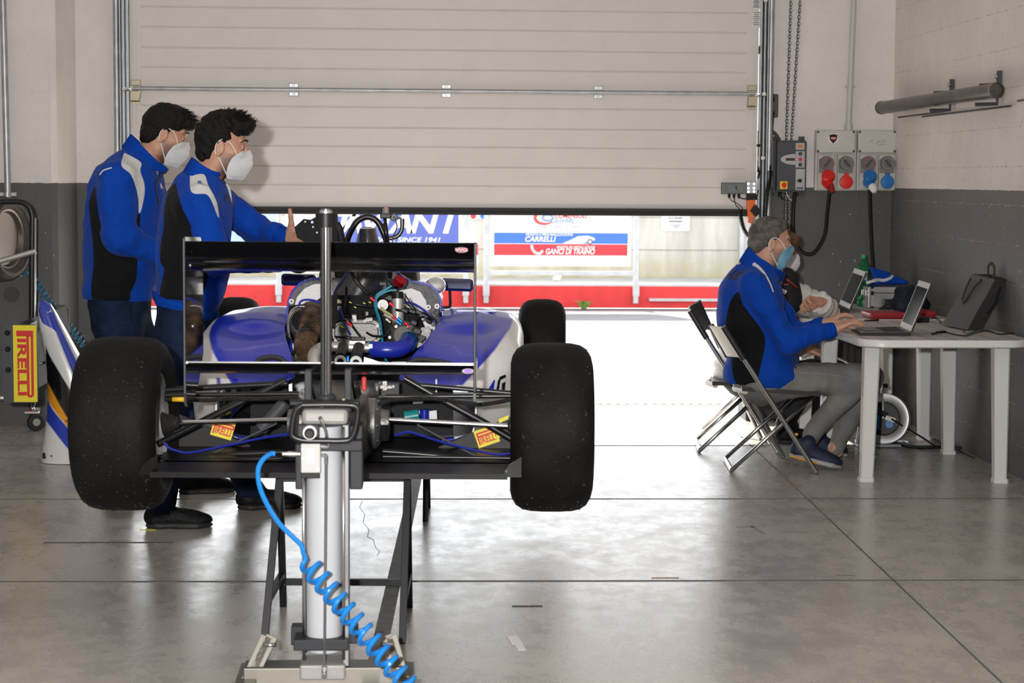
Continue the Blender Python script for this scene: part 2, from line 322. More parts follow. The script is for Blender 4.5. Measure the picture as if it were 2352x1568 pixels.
XL, XR = -1.84, 2.19                        # sides of the garage door opening
fm = MB(); fm.box((-.7, 4.05, -.06), (7.6, 17.1, .12)); o = struct(fm.build('floor', M_floor))
# saw-cut joints, set 0.5 mm into the slab top as inlaid strips
def joint(name, a, b, wdt, m):
    q = MB(); q.bar((a[0], a[1], .0004), (b[0], b[1], .0004), wdt, .003); return struct(q.build(name, m))
joint('trim_1', (-4.4, 7.03), (RX, 6.93), .011, M_groove)
joint('trim_2', (-4.4, 8.83), (RX, 8.76), .008, M_groove)
joint('trim_3', (-.125, 5.4), (.105, 11.9), .052, M_grout)
joint('trim_4', (1.72, 4.6), (1.92, 11.6), .006, M_groove)
joint('trim_5', (-4.4, 10.6), (RX, 10.55), .006, M_groove)
for n, x0, x1 in (('wall_back', XR-.0, RX+.3), ('wall_back_left', -4.5, XL)):
    q = MB(); q.box(((x0+x1)/2, DY+.18, 2.25), (x1-x0, .36, 4.5)); struct(q.build(n, M_wall))
q = MB(); q.box(((XL+XR)/2, DY+.18, 4.1), (XR-XL, .36, .8)); struct(q.build('wall_back_lintel', M_wall))
# pier left of the door, its corner chamfered
pk = [(-4.5, 11.42, 0), (-2.125, 11.42, 0), (-2.095, 11.45, 0), (-2.095, DY, 0), (-4.5, DY, 0)]
q = MB(); q.prism(pk, (0, 0, 4.5)); struct(q.build('wall_left_pier', M_wall))
q = MB(); q.box((RX+.15, 3.9, 2.25), (.3, 16.8, 4.5)); struct(q.build('wall_right', M_block))
q = MB(); q.box((-4.45, 3.9, 2.25), (.1, 16.8, 4.5)); struct(q.build('wall_left', M_wall))
q = MB(); q.box((-.7, -4.4, 2.25), (7.6, .2, 4.5)); struct(q.build('wall_rear', M_wall))
q = MB(); q.box((-.7, 4.0, 4.56), (7.7, 17.0, .12)); struct(q.build('ceiling', mat('ceiling_paint', (.7, .69, .67), .8)))
# drain channel with slotted grating across the threshold
q = MB(); q.box((.17, 12.52, -.003), (4.0, .10, .012)); 
dr = struct(q.build('trim_6', mat('grating_steel', (.45, .44, .43), .5, .7)))
q = MB()
for i in range(66): q.box((-1.8+i*.0606, 12.52, .0042), (.030, .055, .004))
q.build('grating_slot', M_groove, dr)
# outside: apron, pit lane, kerb, retaining wall
q = MB(); q.box((0, 14.2, -.071), (40, 3.2, .12)); struct(q.build('apron_outside', M_apron))
q = MB(); q.box((0, 19.0, -.085), (60, 6.4, .13)); struct(q.build('pit_lane_outside', M_asphalt))
q = MB(); q.box((0, 13.4, -.08), (3, .1, .1)); 
KY = 22.0
q = MB(); q.box((-10, KY+.7, .125), (46, 1.4, .25)); q.box((20, KY+.7, .125), (14, 1.4, .25)); kerb = struct(q.build('kerb_outside', M_red))
q = MB(); q.box((0, KY+.76, .262), (60, 1.5, .03), bev=.006); q.build('kerb_ledge', mat('ledge_concrete', (.50, .50, .49), .7, vary=.1), kerb)
q = MB(); e = at(1490, 684, KY); q.box((e.x+3, KY-.03, .10), (6, .06, .03)); q.build('kerb_step', mat('ledge_concrete'), kerb)
q = MB(); q.box((0, KY+1.66, .63), (60, .4, 1.26)); cw = struct(q.build('wall_outside', M_cwall))
q = MB()
for z in (.62, 1.02): q.box((0, KY+1.458, z), (60, .012, .008))
q.build('pour_line', mat('pour_line_stain', (.30, .27, .22), .9), cw)
# ================================================================== sectional garage door and its hardware
PY = DY-.06                                    # inner face of the door leaf
def zpx(y, Y=PY, x=1000): return at(x, y, Y).z
dl, dr_ = at(299, 250, PY).x, at(1740, 250, PY).x
zb = zpx(476)
def leaf(z0, z1, grooves):
    prof = [(0, z0)]
    for g in sorted(grooves): prof += [(0, g-.006), (.0055, g-.002), (.0055, g+.002), (0, g+.006)]
    prof += [(0, z1), (.045, z1), (.045, z0)]
    q = MB(); q.loft([[(x, PY+d, z) for d, z in prof] for x in (dl, dr_)], smooth=False); return q
door = thing('door_1', 'cream sectional garage door raised to chest height above the threshold', 'garage door', ((dl+dr_)/2, PY, zb)); door['kind'] = 'structure'
zj = zpx(209)
leaf(zb, zj-.004, [zpx(y) for y in (247, 294, 337, 383, 426)]).build('panel', M_door, door)
sec = .76
leaf(zj+.004, zj+sec, [zpx(y) for y in (160, 115, 68, 22)]+[zj+.63]).build('panel', M_door, door)
leaf(zj+sec, zj+2*sec+.05, [zj+sec+.12*i for i in range(1, 6)]).build('panel', M_door, door)
q = MB()
for d, z0, z1 in ((.0, zpx(482), zb), (.012, zpx(488), zpx(482)), (.0, zpx(493), zpx(488))): q.box(((dl+dr_)/2, PY+.015+d/2, (z0+z1)/2), (dr_-dl-.03, .06-d, z1-z0))
q.build('bottom_seal', M_rub, door)
q = MB(); q.box(((dl+dr_)/2, PY-.002, zb+.012), (dr_-dl, .006, .018)); q.build('seal_carrier', M_grey, door)
q = MB()
q.tube([(dl+.02, PY-.012, zj), (dr_-.02, PY-.012, zj)], .013, 12)
q.build('hinge_rail', M_galv, door)
for i, x in enumerate((675, 1025, 1374)):
    p = at(x, 207, PY); q = MB()
    for sgn in (-1, 1): q.box((p.x, PY-.004, zj+sgn*.024), (.058, .008, .032), bev=.003)
    q.tube([(p.x-.028, PY-.014, zj), (p.x+.028, PY-.014, zj)], .0155, 12)
    h = q.build('hinge', M_galv, door)
    each('bolt', M_steel, h, [(-.018, -.027), (-.018, .027), (.018, -.027), (.018, .027)], lambda q, s_: q.cyl((p.x+s_[0], PY-.008, zj+s_[1]), (p.x+s_[0], PY-.0125, zj+s_[1]), .006, 8))
for side, x0, x1 in (('l', 300, 326), ('r', 1713, 1739)):
    a, b = at(x0, 250, PY).x, at(x1, 250, PY).x
    for (z0, z1) in ((zb, zj-.02), (zj+.02, zj+sec), (zj+sec, zj+2*sec)):
        q = MB(); q.box(((a+b)/2, PY-.002, (z0+z1)/2), (b-a, .004, z1-z0))
        for t in (.25, .6): q.box((a+(b-a)*t, PY-.005, (z0+z1)/2), (.004, .003, z1-z0))
        q.build('end_stile', M_door, door)
    # roller carrier at the joint
    q = MB(); c = (a+b)/2
    q.box((c, PY-.006, zj+.035), (.06, .010, .035), bev=.003); q.box((c, PY-.01, zj), (.06, .02, .026))
    q.hexa([(c-.030, PY-.045, zj-.075), (c+.022, PY-.045, zj-.075), (c+.022, PY-.004, zj-.085), (c-.030, PY-.004, zj-.085), (c-.026, PY-.045, zj-.018), (c+.034, PY-.045, zj-.018), (c+.034, PY-.004, zj-.018), (c-.026, PY-.004, zj-.018)])
    q.box((c, PY-.006, zj-.09), (.05, .01, .02))
    h = q.build('roller_carrier', M_brass, door)
    q = MB(); sg = -1 if side == 'l' else 1
    q.tube([(c-.02*sg, PY-.035, zj-.012), (c+.09*sg, PY-.035, zj-.012)], .0055, 10); q.build('roller_pin', M_steel, h)
    if side == 'r':
        for y0, y1 in ((-6, 22), (25, 64)):
            q = MB(); p0, p1 = at(1729, y0, PY), at(1747, y1, PY); q.box(((p0.x+p1.x)/2, PY-.006, (p0.z+p1.z)/2), (p1.x-p0.x, .003, p0.z-p1.z))
            lb = q.build('rating_label', M_white, door)
            q = MB()
            for k in range(7):
                z = p0.z-(k+1)*(p0.z-p1.z)/8.5; q.box(((p0.x+p1.x)/2-.004, PY-.008, z), ((p1.x-p0.x)*(.75-.2*(k % 3 == 1)), .0012, .0035))
            q.build('print_line', M_blk, lb)
    # scuff marks are left as worn paint on the leaf
q = MB()
for a, b in (((1046, 140), (1068, 160)), ((1052, 150), (1060, 163))):
    q.bar(at(*a, PY-.0004), at(*b, PY-.0004), .006, .0006, up=(0, 1, 0))
q.build('paint_scuff', mat('scuffed_paint', (.70, .68, .65), .6), door)
# --- vertical tracks
def track(px0, px1, label, pipe_px, sgn):
    a, b = at(px0, 250, DY-.05).x, at(px1, 250, DY-.05).x; t = thing('door_track', label, 'door track', ((a+b)/2, DY-.05, 0))
    q = MB(); m_ = (a+b)/2; w_ = b-a
    for x in (a, a+w_*.45, b-.004): q.box((x+.003, DY-.05, 2.2), (.006, .085, 4.3))
    q.box((m_, DY-.012, 2.2), (w_, .006, 4.3)); q.build('rail_profile', M_galv, t)
    c = at(pipe_px, 250, DY-.06).x; q = MB(); q.tube([(c, DY-.06, .03), (c, DY-.06, 4.35)], .020, 14); q.build('cable_pipe', M_galv, t)
    each('bolt', M_steel, t, (.5, 1.62, 2.02, 2.6), lambda q, z: q.cyl((m_, DY-.094, z), (m_, DY-.102, z), .013, 10))
    each('wall_bracket', M_galv, t, (.4, 1.3, 2.3), lambda q, z: q.box((m_-sgn*.01, DY-.006, z), (w_+.02, .01, .05)))
    return t
track(278, 298, 'galvanised vertical door track behind the two standing men', 269, -1)
track(1742, 1760, 'galvanised vertical door track beside the grey door control box', 1768, 1)
BX = M_dgrey
# --- transparent junction box with cable glands at the door edge
t = thing('junction_box', 'small clear plastic junction box at the lower right of the garage door', 'junction box', at(1686, 432, PY-.04))
a, b = at(1659, 420, PY-.03), at(1713, 445, PY-.03)
q = MB(); q.box(((a.x+b.x)/2, PY-.028, (a.z+b.z)/2), (b.x-a.x, .05, a.z-b.z), bev=.004); q.build('clear_case', mat('clear_polycarbonate', (.6, .68, .65), .08, trans=.75, ior=1.3), t)
q = MB(); q.box(((a.x+b.x)/2+.01, PY-.03, (a.z+b.z)/2), ((b.x-a.x)*.6, .004, (a.z-b.z)*.62)); q.box(((a.x+b.x)/2+.03, PY-.034, (a.z+b.z)/2), (.03, .012, .025)); q.build('circuit_board', mat('circuit_green', (.05, .22, .12), .5), t)
q = MB(); q.box(((a.x+b.x)/2, PY-.003, (a.z+b.z)/2), (b.x-a.x+.006, .006, a.z-b.z+.006)); q.build('back_plate', M_dgrey, t)
for x in (1675, 1686, 1697):
    p = at(x, 446, PY-.03); q = MB(); q.cyl((p.x, p.y, p.z+.003), (p.x, p.y, p.z-.018), .009, 10); q.cyl((p.x, p.y, p.z-.018), (p.x, p.y, p.z-.026), .006, 10); q.build('cable_gland', M_blk, t)
def cable(name, label, pts, r, m=M_blk, n=8, cat='cable', group=None, res=8):
    q = MB(); q.tube(spline(pts, res), r, n); o = q.build(name, m); return tag(o, label, cat, group)
pg = lambda x, y, d=.05: at(x, y, DY-d)
# the little leads belong to the junction box
q = MB(); q.tube(spline([pg(1675, 452, .09), pg(1680, 460, .1), pg(1692, 466, .1), pg(1703, 475, .1), pg(1706, 482, .1)]), .003, 6); q.tube(spline([pg(1686, 452, .09), pg(1689, 468, .1), pg(1695, 476, .1), pg(1701, 484, .1)]), .003, 6); q.tube(spline([pg(1697, 452, .09), pg(1706, 456, .1), pg(1722, 456, .1), pg(1738, 450, .1), pg(1742, 436, .1)]), .004, 6); q.tube(spline([pg(1697, 440, .1), pg(1692, 434, .11), pg(1690, 428, .12)]), .0045, 6); q.build('lead', M_blk, t)
# --- cast latch plate and orange bracket
t = thing('cable_bracket', 'orange and silver safety bracket where the door cable ends', 'bracket', pg(1727, 450, .1))
a, b = pg(1714, 416, .08), pg(1737, 445, .08); q = MB(); q.box(((a.x+b.x)/2, a.y+.005, (a.z+b.z)/2), (b.x-a.x, .03, a.z-b.z), bev=.004); q.build('latch_plate', M_galv, t)
each('bolt', M_steel, t, [(x, y) for x in (1719, 1732) for y in (422, 432, 440)], lambda q, s_: q.cyl(pg(*s_, .088), pg(*s_, .093), .007, 8))
a, b = pg(1714, 445, .08), pg(1738, 459, .08); q = MB(); q.box(((a.x+b.x)/2, a.y, (a.z+b.z)/2), (b.x-a.x, .05, a.z-b.z)); q.build('clamp', M_blk, t)
q = MB(); q.prism([pg(1716, 460, .10), pg(1734, 456, .10), pg(1736, 512, .10), pg(1719, 512, .10)], (0, .045, 0)); q.build('arm', M_orange, t)
q = MB(); q.prism([pg(1735, 469, .13), pg(1749, 484, .13), pg(1737, 499, .13), pg(1724, 484, .13)], (0, .03, 0)); q.build('diamond_pad', M_blk, t)
q = MB(); q.box(pg(1733, 520, .09), (.045, .05, .05)); q.build('arm_foot', M_dgrey, t)
q = MB(); q.tube([pg(1741, 300, .105), pg(1741, 338, .105), pg(1740, 395, .105)], .003, 6); q.build('wire_rope', M_blk, t)
q = MB(); q.ball(pg(1742, 334, .105), .011, 10, 8); q.tube([pg(1740, 395, .105), pg(1742, 384, .105), pg(1744, 397, .105), pg(1741, 410, .105)], .006, 8); q.build('rope_stop', M_blk, t)
q = MB(); q.box(pg(1741, 364, .106), (.012, .006, .028)); q.build('tag', M_yel if False else M_brass, t)
def coilpts(P, rad, turns, n=10):
    P = spline(P, 12); L = [0]
    for i in range(1, len(P)): L.append(L[-1]+(P[i]-P[i-1]).length)
    out = []; tot = L[-1]; N = int(turns*n); j = 0
    for k in range(N+1):
        s = tot*k/N
        while j < len(L)-2 and L[j+1] < s: j += 1
        u = (s-L[j])/max(L[j+1]-L[j], 1e-9); p = P[j].lerp(P[j+1], u); t_ = (P[j+1]-P[j]).normalized()
        e1 = t_.cross(Vector((0, 1, 0))); e1 = e1.normalized() if e1.length > .05 else Vector((1, 0, 0)); e2 = t_.cross(e1); a = 2*PI*turns*k/N
        out.append(p+(e1*math.cos(a)+e2*math.sin(a))*rad)
    return out
q = MB(); q.tube(coilpts([pg(1700, 482, .10), pg(1702, 500, .1), pg(1708, 525, .1), pg(1719, 543, .1)], .011, 22), .0035, 6); tag(q.build('coiled_cable', M_blk), 'short black coiled cable hanging below the clear junction box', 'cable')
q = MB(); q.tube(coilpts([pg(1768, 392, .11), pg(1766, 420, .1), pg(1760, 460, .1), pg(1756, 505, .1)], .013, 30), .004, 6); tag(q.build('coiled_cable', M_blk), 'long black coiled cable hanging along the right door track', 'cable')
cable('power_cable', 'thin black cable running from small grey limit box down to the coiled cable', [pg(1777, 258), pg(1774, 300), pg(1770, 360), pg(1769, 392, .1)], .005)
cable('power_cable', 'black cable dropping from the ceiling to the small grey limit box', [V(pg(1790, -600).x, DY-.05, 4.48), pg(1775, -40), pg(1776, 60), pg(1773, 110), pg(1771, 190), pg(1777, 226)], .006)
cable('conduit_hose', 'dark flexible conduit curving from the door track into control box', [pg(1765, 285, .05), pg(1770, 298, .05), pg(1781, 308, .05), pg(1790, 322, .06)], .012, M_dgrey)
# --- small grey limit box
t = thing('limit_box', 'small dark grey box beside the right door track above the control box', 'switch box', at(1777, 242, DY))
q = MB(); a, b = pg(1770, 216, .03), pg(1786, 270, .03); q.box(((a.x+b.x)/2, DY-.025, (a.z+b.z)/2), (b.x-a.x, .05, a.z-b.z), bev=.006); q.build('body', M_dgrey, t)
q = MB(); q.tube([pg(1777, 227, .05), pg(1777, 233, .05)], .007, 8); q.tube([pg(1777, 256, .05), pg(1777, 262, .05)], .007, 8); q.build('cable_gland', M_blk, t)
# --- door control box A445
cb = thing('door_control_box', 'dark grey door control box marked A445 between door track and sockets', 'control box', at(1818, 382, DY))
def panel(x0, y0, x1, y1, d0, d1, m, name, par, bev=.003, label=None):
    a, b = at(x0, y0, DY-d1), at(x1, y1, DY-d1); q = MB(); q.box(((a.x+b.x)/2, DY-(d0+d1)/2, (a.z+b.z)/2), (b.x-a.x, d1-d0, a.z-b.z), bev=bev); return q.build(name, m, par, label)
panel(1776, 322, 1849, 442, .032, .045, M_dgrey, 'back_plate', cb)
panel(1786, 324, 1851, 438, .045, .11, M_dgrey, 'housing', cb, .006)
M_lg = mat('silver_panel', (.42, .43, .45), .4)
panel(1828, 328, 1848, 344, .11, .113, M_lg, 'badge_plate', cb, .001)
q = MB(); a = at(1838, 336, DY-.115)
for s_ in (-1, 1): q.prism([(a.x+s_*.014, a.y, a.z+.015), (a.x+s_*.004, a.y, a.z+.008), (a.x+s_*.004, a.y, a.z-.008), (a.x+s_*.014, a.y, a.z-.015)], (0, -.001, 0))
q.box((a.x, a.y, a.z), (.010, .002, .006)); q.build('emblem', M_orange, cb)
panel(1828, 347, 1848, 385, .11, .114, M_lg, 'key_panel', cb, .001)
pts = []
for k in range(17):
    an = PI/2+PI*k/16; pts.append(at(1827+34*math.cos(an), 366+12.5*math.sin(an), DY-.111))
q = MB(); q.prism(pts, (0, -.003, 0)); q.build('display_surround', M_lg, cb)
panel(1805, 363, 1826, 369, .113, .116, mat('dark_red_display', (.05, .004, .008), .2), 'display', cb, .001)
for y, m, nm in ((353, M_blk, 'up_button'), (366, M_redp, 'stop_button'), (378, M_blk, 'down_button')):
    p = at(1838, y, DY-.114); q = MB(); q.cyl(p, p+V(0, -.006, 0), .0115, 16); q.build(nm, m, cb)
    if nm != 'stop_button':
        q = MB(); sg = 1 if nm == 'up_button' else -1; p = p+V(0, -.0065, 0); q.prism([p+V(-.005, 0, -.003*sg), p+V(.005, 0, -.003*sg), p+V(0, 0, .005*sg)], (0, -.0008, 0)); q.build('arrow', M_lg, cb)
panel(1828, 388, 1848, 437, .11, .114, M_lg, 'lower_panel', cb, .001)
p = at(1837, 415, DY-.114); q = MB(); q.cyl(p, p+V(0, -.010, 0), .012, 16); q.box(p+V(-.014, -.004, 0), (.012, .006, .006)); q.build('key_switch', M_blk, cb)
panel(1792, 416, 1809, 434, .11, .117, mat('yellow_switch_plate', (.85, .55, .02), .4), 'switch_plate', cb, .002)
p = at(1800.5, 425, DY-.117); q = MB(); q.cyl(p, p+V(0, -.01, 0), .015, 18); q.box(p+V(0, -.016, 0), (.010, .014, .034), bev=.003); q.build('rotary_switch', M_redp, cb)
text('A445', 'lettering', M_blk, facing_cam(at(1837, 432.5, DY-.1155)), .021, cb, bold=.0006)
for x, y in ((1782, 319), (1840, 319), (1781, 445), (1838, 445)):
    a = at(x, y, DY-.01); q = MB(); q.box((a.x, DY-.020, a.z), (.032, .040, .030)); q.cyl((a.x, DY-.04, a.z), (a.x, DY-.046, a.z), .008, 8); q.build('mounting_lug', M_dgrey, cb)
for x in (1791, 1826):
    a = at(x, 441, DY-.06); q = MB(); q.cyl(a, a+V(0, 0, -.03), .012, 10); q.build('cable_gland', M_blk, cb)
q = MB(); q.tube(spline([at(1806, 440, DY-.05), at(1812, 455, DY-.05), at(1822, 460, DY-.05), at(1828, 452, DY-.05)]), .004, 8); q.build('grey_lead', M_grey, cb)
q = MB(); q.tube(spline([at(1789, 446, DY-.05), at(1794, 452, DY-.06), at(1798, 458, DY-.05)]), .005, 8); q.build('black_lead', M_blk, cb)
# --- hand chain (pattern of links inside one mesh per fall)
def chain(name, label, pts, link=.026, r=.0032):
    q = MB(); P = [Vector(p) for p in pts]; L = sum((P[i+1]-P[i]).length for i in range(len(P)-1)); n = int(L/(link*.78)); i = 0; acc = 0; seg = 0
    for k in range(n):
        s = L*k/n
        while seg < len(P)-2 and acc+(P[seg+1]-P[seg]).length < s: acc += (P[seg+1]-P[seg]).length; seg += 1
        d = (P[seg+1]-P[seg]); c = P[seg]+d.normalized()*(s-acc); z = d.normalized(); x = Vector((1, 0, 0)) if k % 2 else Vector((.35, -1, 0)).normalized()
        ring = [c+z*(math.sin(2*PI*j/10)*link*.5)+x*(math.cos(2*PI*j/10)*link*.30) for j in range(10)]
        q.tube(ring, r, 5, closed=True)
    return tag(q.build(name, mat('zinc_chain', (.16, .16, .155), .35, .85)), label, 'chain')
chain('hand_chain', 'left fall of the hand chain passing behind the door control box', [V(at(1856, -700, DY-.016).x, DY-.016, 4.48), at(1818, -30, DY-.016), at(1806, 322, DY-.016), at(1803, 500, DY-.016), at(1803, 560, DY-.016)])
chain('hand_chain', 'right fall of the hand chain passing behind the door control box', [V(at(1886, -700, DY-.016).x, DY-.016, 4.48), at(1840, -30, DY-.016), at(1818, 322, DY-.016), at(1811, 440, DY-.016), at(1811, 560, DY-.016)])
# --- CEE socket boards
M_sb = mat('socket_board_plastic', (.55, .54, .50), .4); M_sb2 = mat('socket_face_plastic', (.50, .49, .46), .35)
M_clr = mat('smoked_clear_window', (.20, .20, .19), .2)
def board(x0, x1, first, label, blank=False):
    t = thing('socket_board', label, 'socket board', at((x0+x1)/2, 368, DY))
    panel(x0, 298, x1, 438, 0, .05, M_sb, 'back_box', t, .006); panel(x0+2, 299, x1-2, 351, .05, .085, M_sb, 'upper_cover', t, .006)
    for k in range(2):
        c0 = x0+(x1-x0)*(.06+.49*k); c1 = c0+(x1-x0)*.40
        panel(c0, 355, c1, 436, .05, .08, M_sb2, 'socket_plate', t, .004)
        cx = (c0+c1)/2; p = at(cx, 375, DY-.08)
        panel(cx-16, 365, cx+16, 397, .08, .092, M_clr, 'breaker_hood', t, .004)
        q = MB(); q.cyl(p, p+V(0, -.022, 0), .046, 28); q.cyl(p+V(0, -.022, 0), p+V(0, -.028, 0), .040, 28); d = q.build('rotary_dial', mat('dial_grey', (.13, .13, .13), .4), t)
        q = MB(); a_ = .7 if k == 0 else -.7
        q.box(p+V(0, -.031, 0), (.010, .008, .062), Matrix.Rotation(a_, 3, 'Y'), .002); q.build('pointer', M_dgrey, d)
        q = MB()
        for j in range(22):
            an = 2*PI*j/22; q.box(p+V(math.sin(an)*.0335, -.0285, math.cos(an)*.0335), (.0022, .0012, .009), Matrix.Rotation(an, 3, 'Y'))
        q.build('dial_tick', M_redp if k == 0 else M_grey, d)
        panel(cx-12, 388, cx+12, 395, .092, .094, mat('breaker_slot', (.22, .22, .21), .4), 'slot_window', t, .001)
        m = M_redp if first else M_bluep; s = at(cx, 418, DY-.08); R_ = 15.5/366
        if k == 1:
            q = MB(); q.lathe([(0, -.002), (R_*.93, -.002), (R_, .004), (R_, .012), (R_*.93, .017), (R_*.8, .018), (0, .02)], s, (0, -1, 0), 32); q.box(s+V(0, -.008, R_+.004), (.03, .016, .02), bev=.003); q.build('flap_lid', m, t)
        else:
            q = MB(); q.lathe([(0, 0), (R_*.9, 0), (R_, .004), (R_, .022), (R_*.92, .03), (0, .03)], s+V(.002, -.035, .028), (.05, -.75, .65), 32); q.build('flap_lid', m, t)
            q = MB(); q.tube([s+V(0, .01, 0), s+V(0, -.05, -.010), s+V(.008, -.085, -.03)], [.034, .032, .026], 20); q.build('plug', M_redp if first else M_bluep, t)
            q = MB(); g0 = s+V(.008, -.085, -.03); q.tube([g0, g0+V(.006, -.02, -.014), g0+V(.008, -.03, -.035)], [.028, .024, .014] if not first else [.021, .019, .013], 16); q.build('plug_collar', M_white if not first else mat('dark_red_plastic', (.25, .01, .01), .4), t)
    for x in (x0+5, x1-5):
        for y in (303, 347): 
            p = at(x, y, DY-.085); q = MB(); q.cyl(p, p+V(0, -.003, 0), .008, 8); q.build('cover_screw', M_dgrey, t)
    return t
b1 = board(1874, 1966, True, 'grey socket board with red sockets and a round shield sticker'); b2 = board(1970, 2060, False, 'grey socket board with blue sockets beside the wall corner')
p = at(1914, 318, DY-.0855); q = MB(); q.cyl(p, p+V(0, -.001, 0), .046, 32); st = q.build('round_sticker', M_white, b1)
q = MB(); sh = [(-.026, .022), (0, .028), (.026, .022), (.022, -.008), (0, -.032), (-.022, -.008)]; q.prism([p+V(x, -.0012, z) for x, z in sh], (0, -.0008, 0)); q.build('shield_mark', M_blk, st)
q = MB(); q.prism([p+V(x, -.002, z) for x, z in ((-.018, .008), (.019, .010), (.015, -.006), (-.012, -.008))], (0, -.0006, 0)); q.build('shield_band', M_redp, st)
text('PRO', 'lettering', M_white, facing_cam(p+V(0, -.003, .0015)), .013, st, bold=.0003, sx=1.2)
q = MB()
for k in range(22):
    an = 2*PI*k/22+.1
    if abs(math.sin(an)) < .93 or True: q.box(p+V(math.sin(an)*.039, -.0013, math.cos(an)*.039), (.005, .0006, .006), Matrix.Rotation(an, 3, 'Y'))
q.build('ring_text', mat('print_dark', (.2, .05, .06), .5), st)
q = MB()
for a, b in (((1998, 326), (2006, 321)), ((2012, 330), (2022, 322)), ((2024, 328), (2033, 321)), ((2018, 333), (2036, 331))): q.bar(at(*a, DY-.0855), at(*b, DY-.0855), .006, .0008, up=(0, 1, 0))
q.build('glue_residue', mat('glue_smudge', (.36, .36, .35), .7), b2)
# --- grey conduit above the boards
t = thing('conduit_pipe', 'grey plastic conduit rising up the wall from the socket boards', 'conduit', at(1949, 297, DY))
q = MB(); q.tube([at(1949, 294, DY-.035), at(1961, 0, DY-.035), at(1965, -120, DY-.035), V(at(1984, -600, DY-.035).x, DY-.035, 4.48)], .0185, 16); q.build('pipe', M_grey, t)
q = MB(); q.tube([at(1949, 300, DY-.035), at(1949.5, 284, DY-.035)], .026, 16); q.build('socket_collar', M_grey, t)
for y in (199,):
    q = MB(); p = at(1953, y, DY-.02); q.box(p, (.06, .03, .018)); q.build('pipe_clip', M_grey, t)
# --- heavy cables hanging from plugs
cable('mains_cable', 'heavy black cable sagging in a loop from the red plug to the control box', [at(1905, 433, DY-.12), at(1905, 445, DY-.11), at(1900, 490, DY-.08), at(1894, 540, DY-.06), at(1872, 578, DY-.06), at(1852, 583, DY-.06), at(1833, 568, DY-.06), at(1822, 530, DY-.05), at(1822, 480, DY-.05), at(1825, 446, DY-.06)], .0125, n=10)
cable('mains_cable', 'heavy black cable hanging straight down from the blue plug behind the table', [at(1997, 436, DY-.13), at(1998, 452, DY-.12), at(2000, 510, DY-.08), at(2004, 590, DY-.06), at(2012, 680, DY-.05), at(2020, 800, DY-.05), at(2024, 900, DY-.06)], .0125, n=10)
# --- steel tube on brackets on the right wall
t = thing('wall_tube', 'long steel tube with closed round ends bracketed high on the right wall', 'metal tube', ax(2150, 230, RX))
TX = RX-.115
P0, P1 = ax(2026, 249, TX), ax(2286, 205, TX)
d_ = (P1-P0).normalized(); zc = (P0.z+P1.z)/2; P0.z = P1.z = zc
q = MB(); q.tube([P0, P1], .038, 24); q.build('tube', mat('tarnished_steel', (.10, .09, .08), .32, .8, vary=.3, vscale=9), t)
for p, s_ in ((P0, -1), (P1, 1)):
    q = MB(); e = Vector((0, s_, 0)); q.lathe([(0, .016), (.022, .014), (.036, .006), (.0415, -.004), (.0415, -.022), (.038, -.024)], p, e, 24); q.build('end_cap', mat('cap_steel', (.20, .18, .14), .4, .8, vary=.3, vscale=30), t)
for x, y in ((2144, 240), (2249, 220)):
    c = ax(x, y, TX); c.z = zc; q = MB(); q.box((RX-.012, c.y, zc+.05), (.02, .03, .13)); q.tube([(RX-.02, c.y, zc+.02), (RX-.02, c.y, zc-.055), (TX-.02, c.y, zc-.06)], .010, 8); q.tube([(RX-.02, c.y, zc+.045), (TX, c.y, zc+.04)], .008, 8); q.build('bracket', M_dgrey, t)
    q = MB(); q.cyl((RX-.022, c.y, zc+.085), (RX-.034, c.y, zc+.085), .012, 6); q.build('bolt', M_galv, t)
q = MB(); zr = zc-.075; q.tube([(RX-.02, P0.y-.6, zr), (RX-.02, P0.y-2.3, zr), ], .005, 8); q.tube([(RX-.05, P0.y-.15, zr+.01), (RX-.05, P0.y-1.2, zr+.01)], .005, 8); q.tube([(RX-.03, P1.y-.1, zr+.02), (RX-.03, P1.y-2.2, zr+.02)], .005, 8); q.build('guide_rod', M_dgrey, t)
# --- standpipe at the left, on the pier
t = thing('wall_pipe', 'galvanised pipe running down the wall at the left edge of the room', 'pipe', (at(12, 440, 11.36).x, 11.36, 0))
q = MB(); q.tube([at(18, 448, 11.36), at(12, 220, 11.36), at(5, -60, 11.36), V(at(-10, -600, 11.36).x, 11.36, 4.48)], .019, 14); q.build('pipe', M_galv, t)
q = MB(); p = at(17, 442, 11.36); q.cyl(p, p+V(0, 0, -.05), .023, 14); q.box(p+V(0, .02, -.01), (.10, .03, .02)); q.build('clamp', M_galv, t)
# ================================================================== beyond the pit lane
BY = KY-.05
def galvframe(x0, x1, yr, label, zt=1.32, Y=BY):
    a, b = at(x0, 600, Y).x, at(x1, 600, Y).x; t = thing('sign_frame', label, 'frame', ((a+b)/2, Y, .2)); zr = at(1290, yr, Y).z
    for x in (a, b):
        q = MB(); q.box((x, Y, (zt+.06)/2), (.055, .05, zt-.06)); q.build('post', M_galvo, t)
        q = MB(); q.box((x, Y-.032, at(1290, 666, Y).z), (.075, .012, .13)); q.build('foot_plate', M_galvo, t)
    q = MB(); q.box(((a+b)/2, Y, zr), (b-a, .038, .05)); q.box(((a+b)/2, Y, zt-.02), (b-a, .038, .05)); q.build('rail', M_galvo, t); return t
M_galvo = mat('weathered_galvanising', (.52, .54, .55), .55, .2, vary=.12, vscale=8)
M_bwh = mat('billboard_white', (.80, .80, .79), .5); M_bbl = mat('billboard_blue', (.05, .17, .62), .5); M_brd = mat('billboard_red', (.72, .035, .05), .5); M_navy = mat('billboard_navy', (.10, .14, .48), .5)
galvframe(1117, 1461, 627, 'galvanised sign frame holding the trailer billboard across the pit lane')
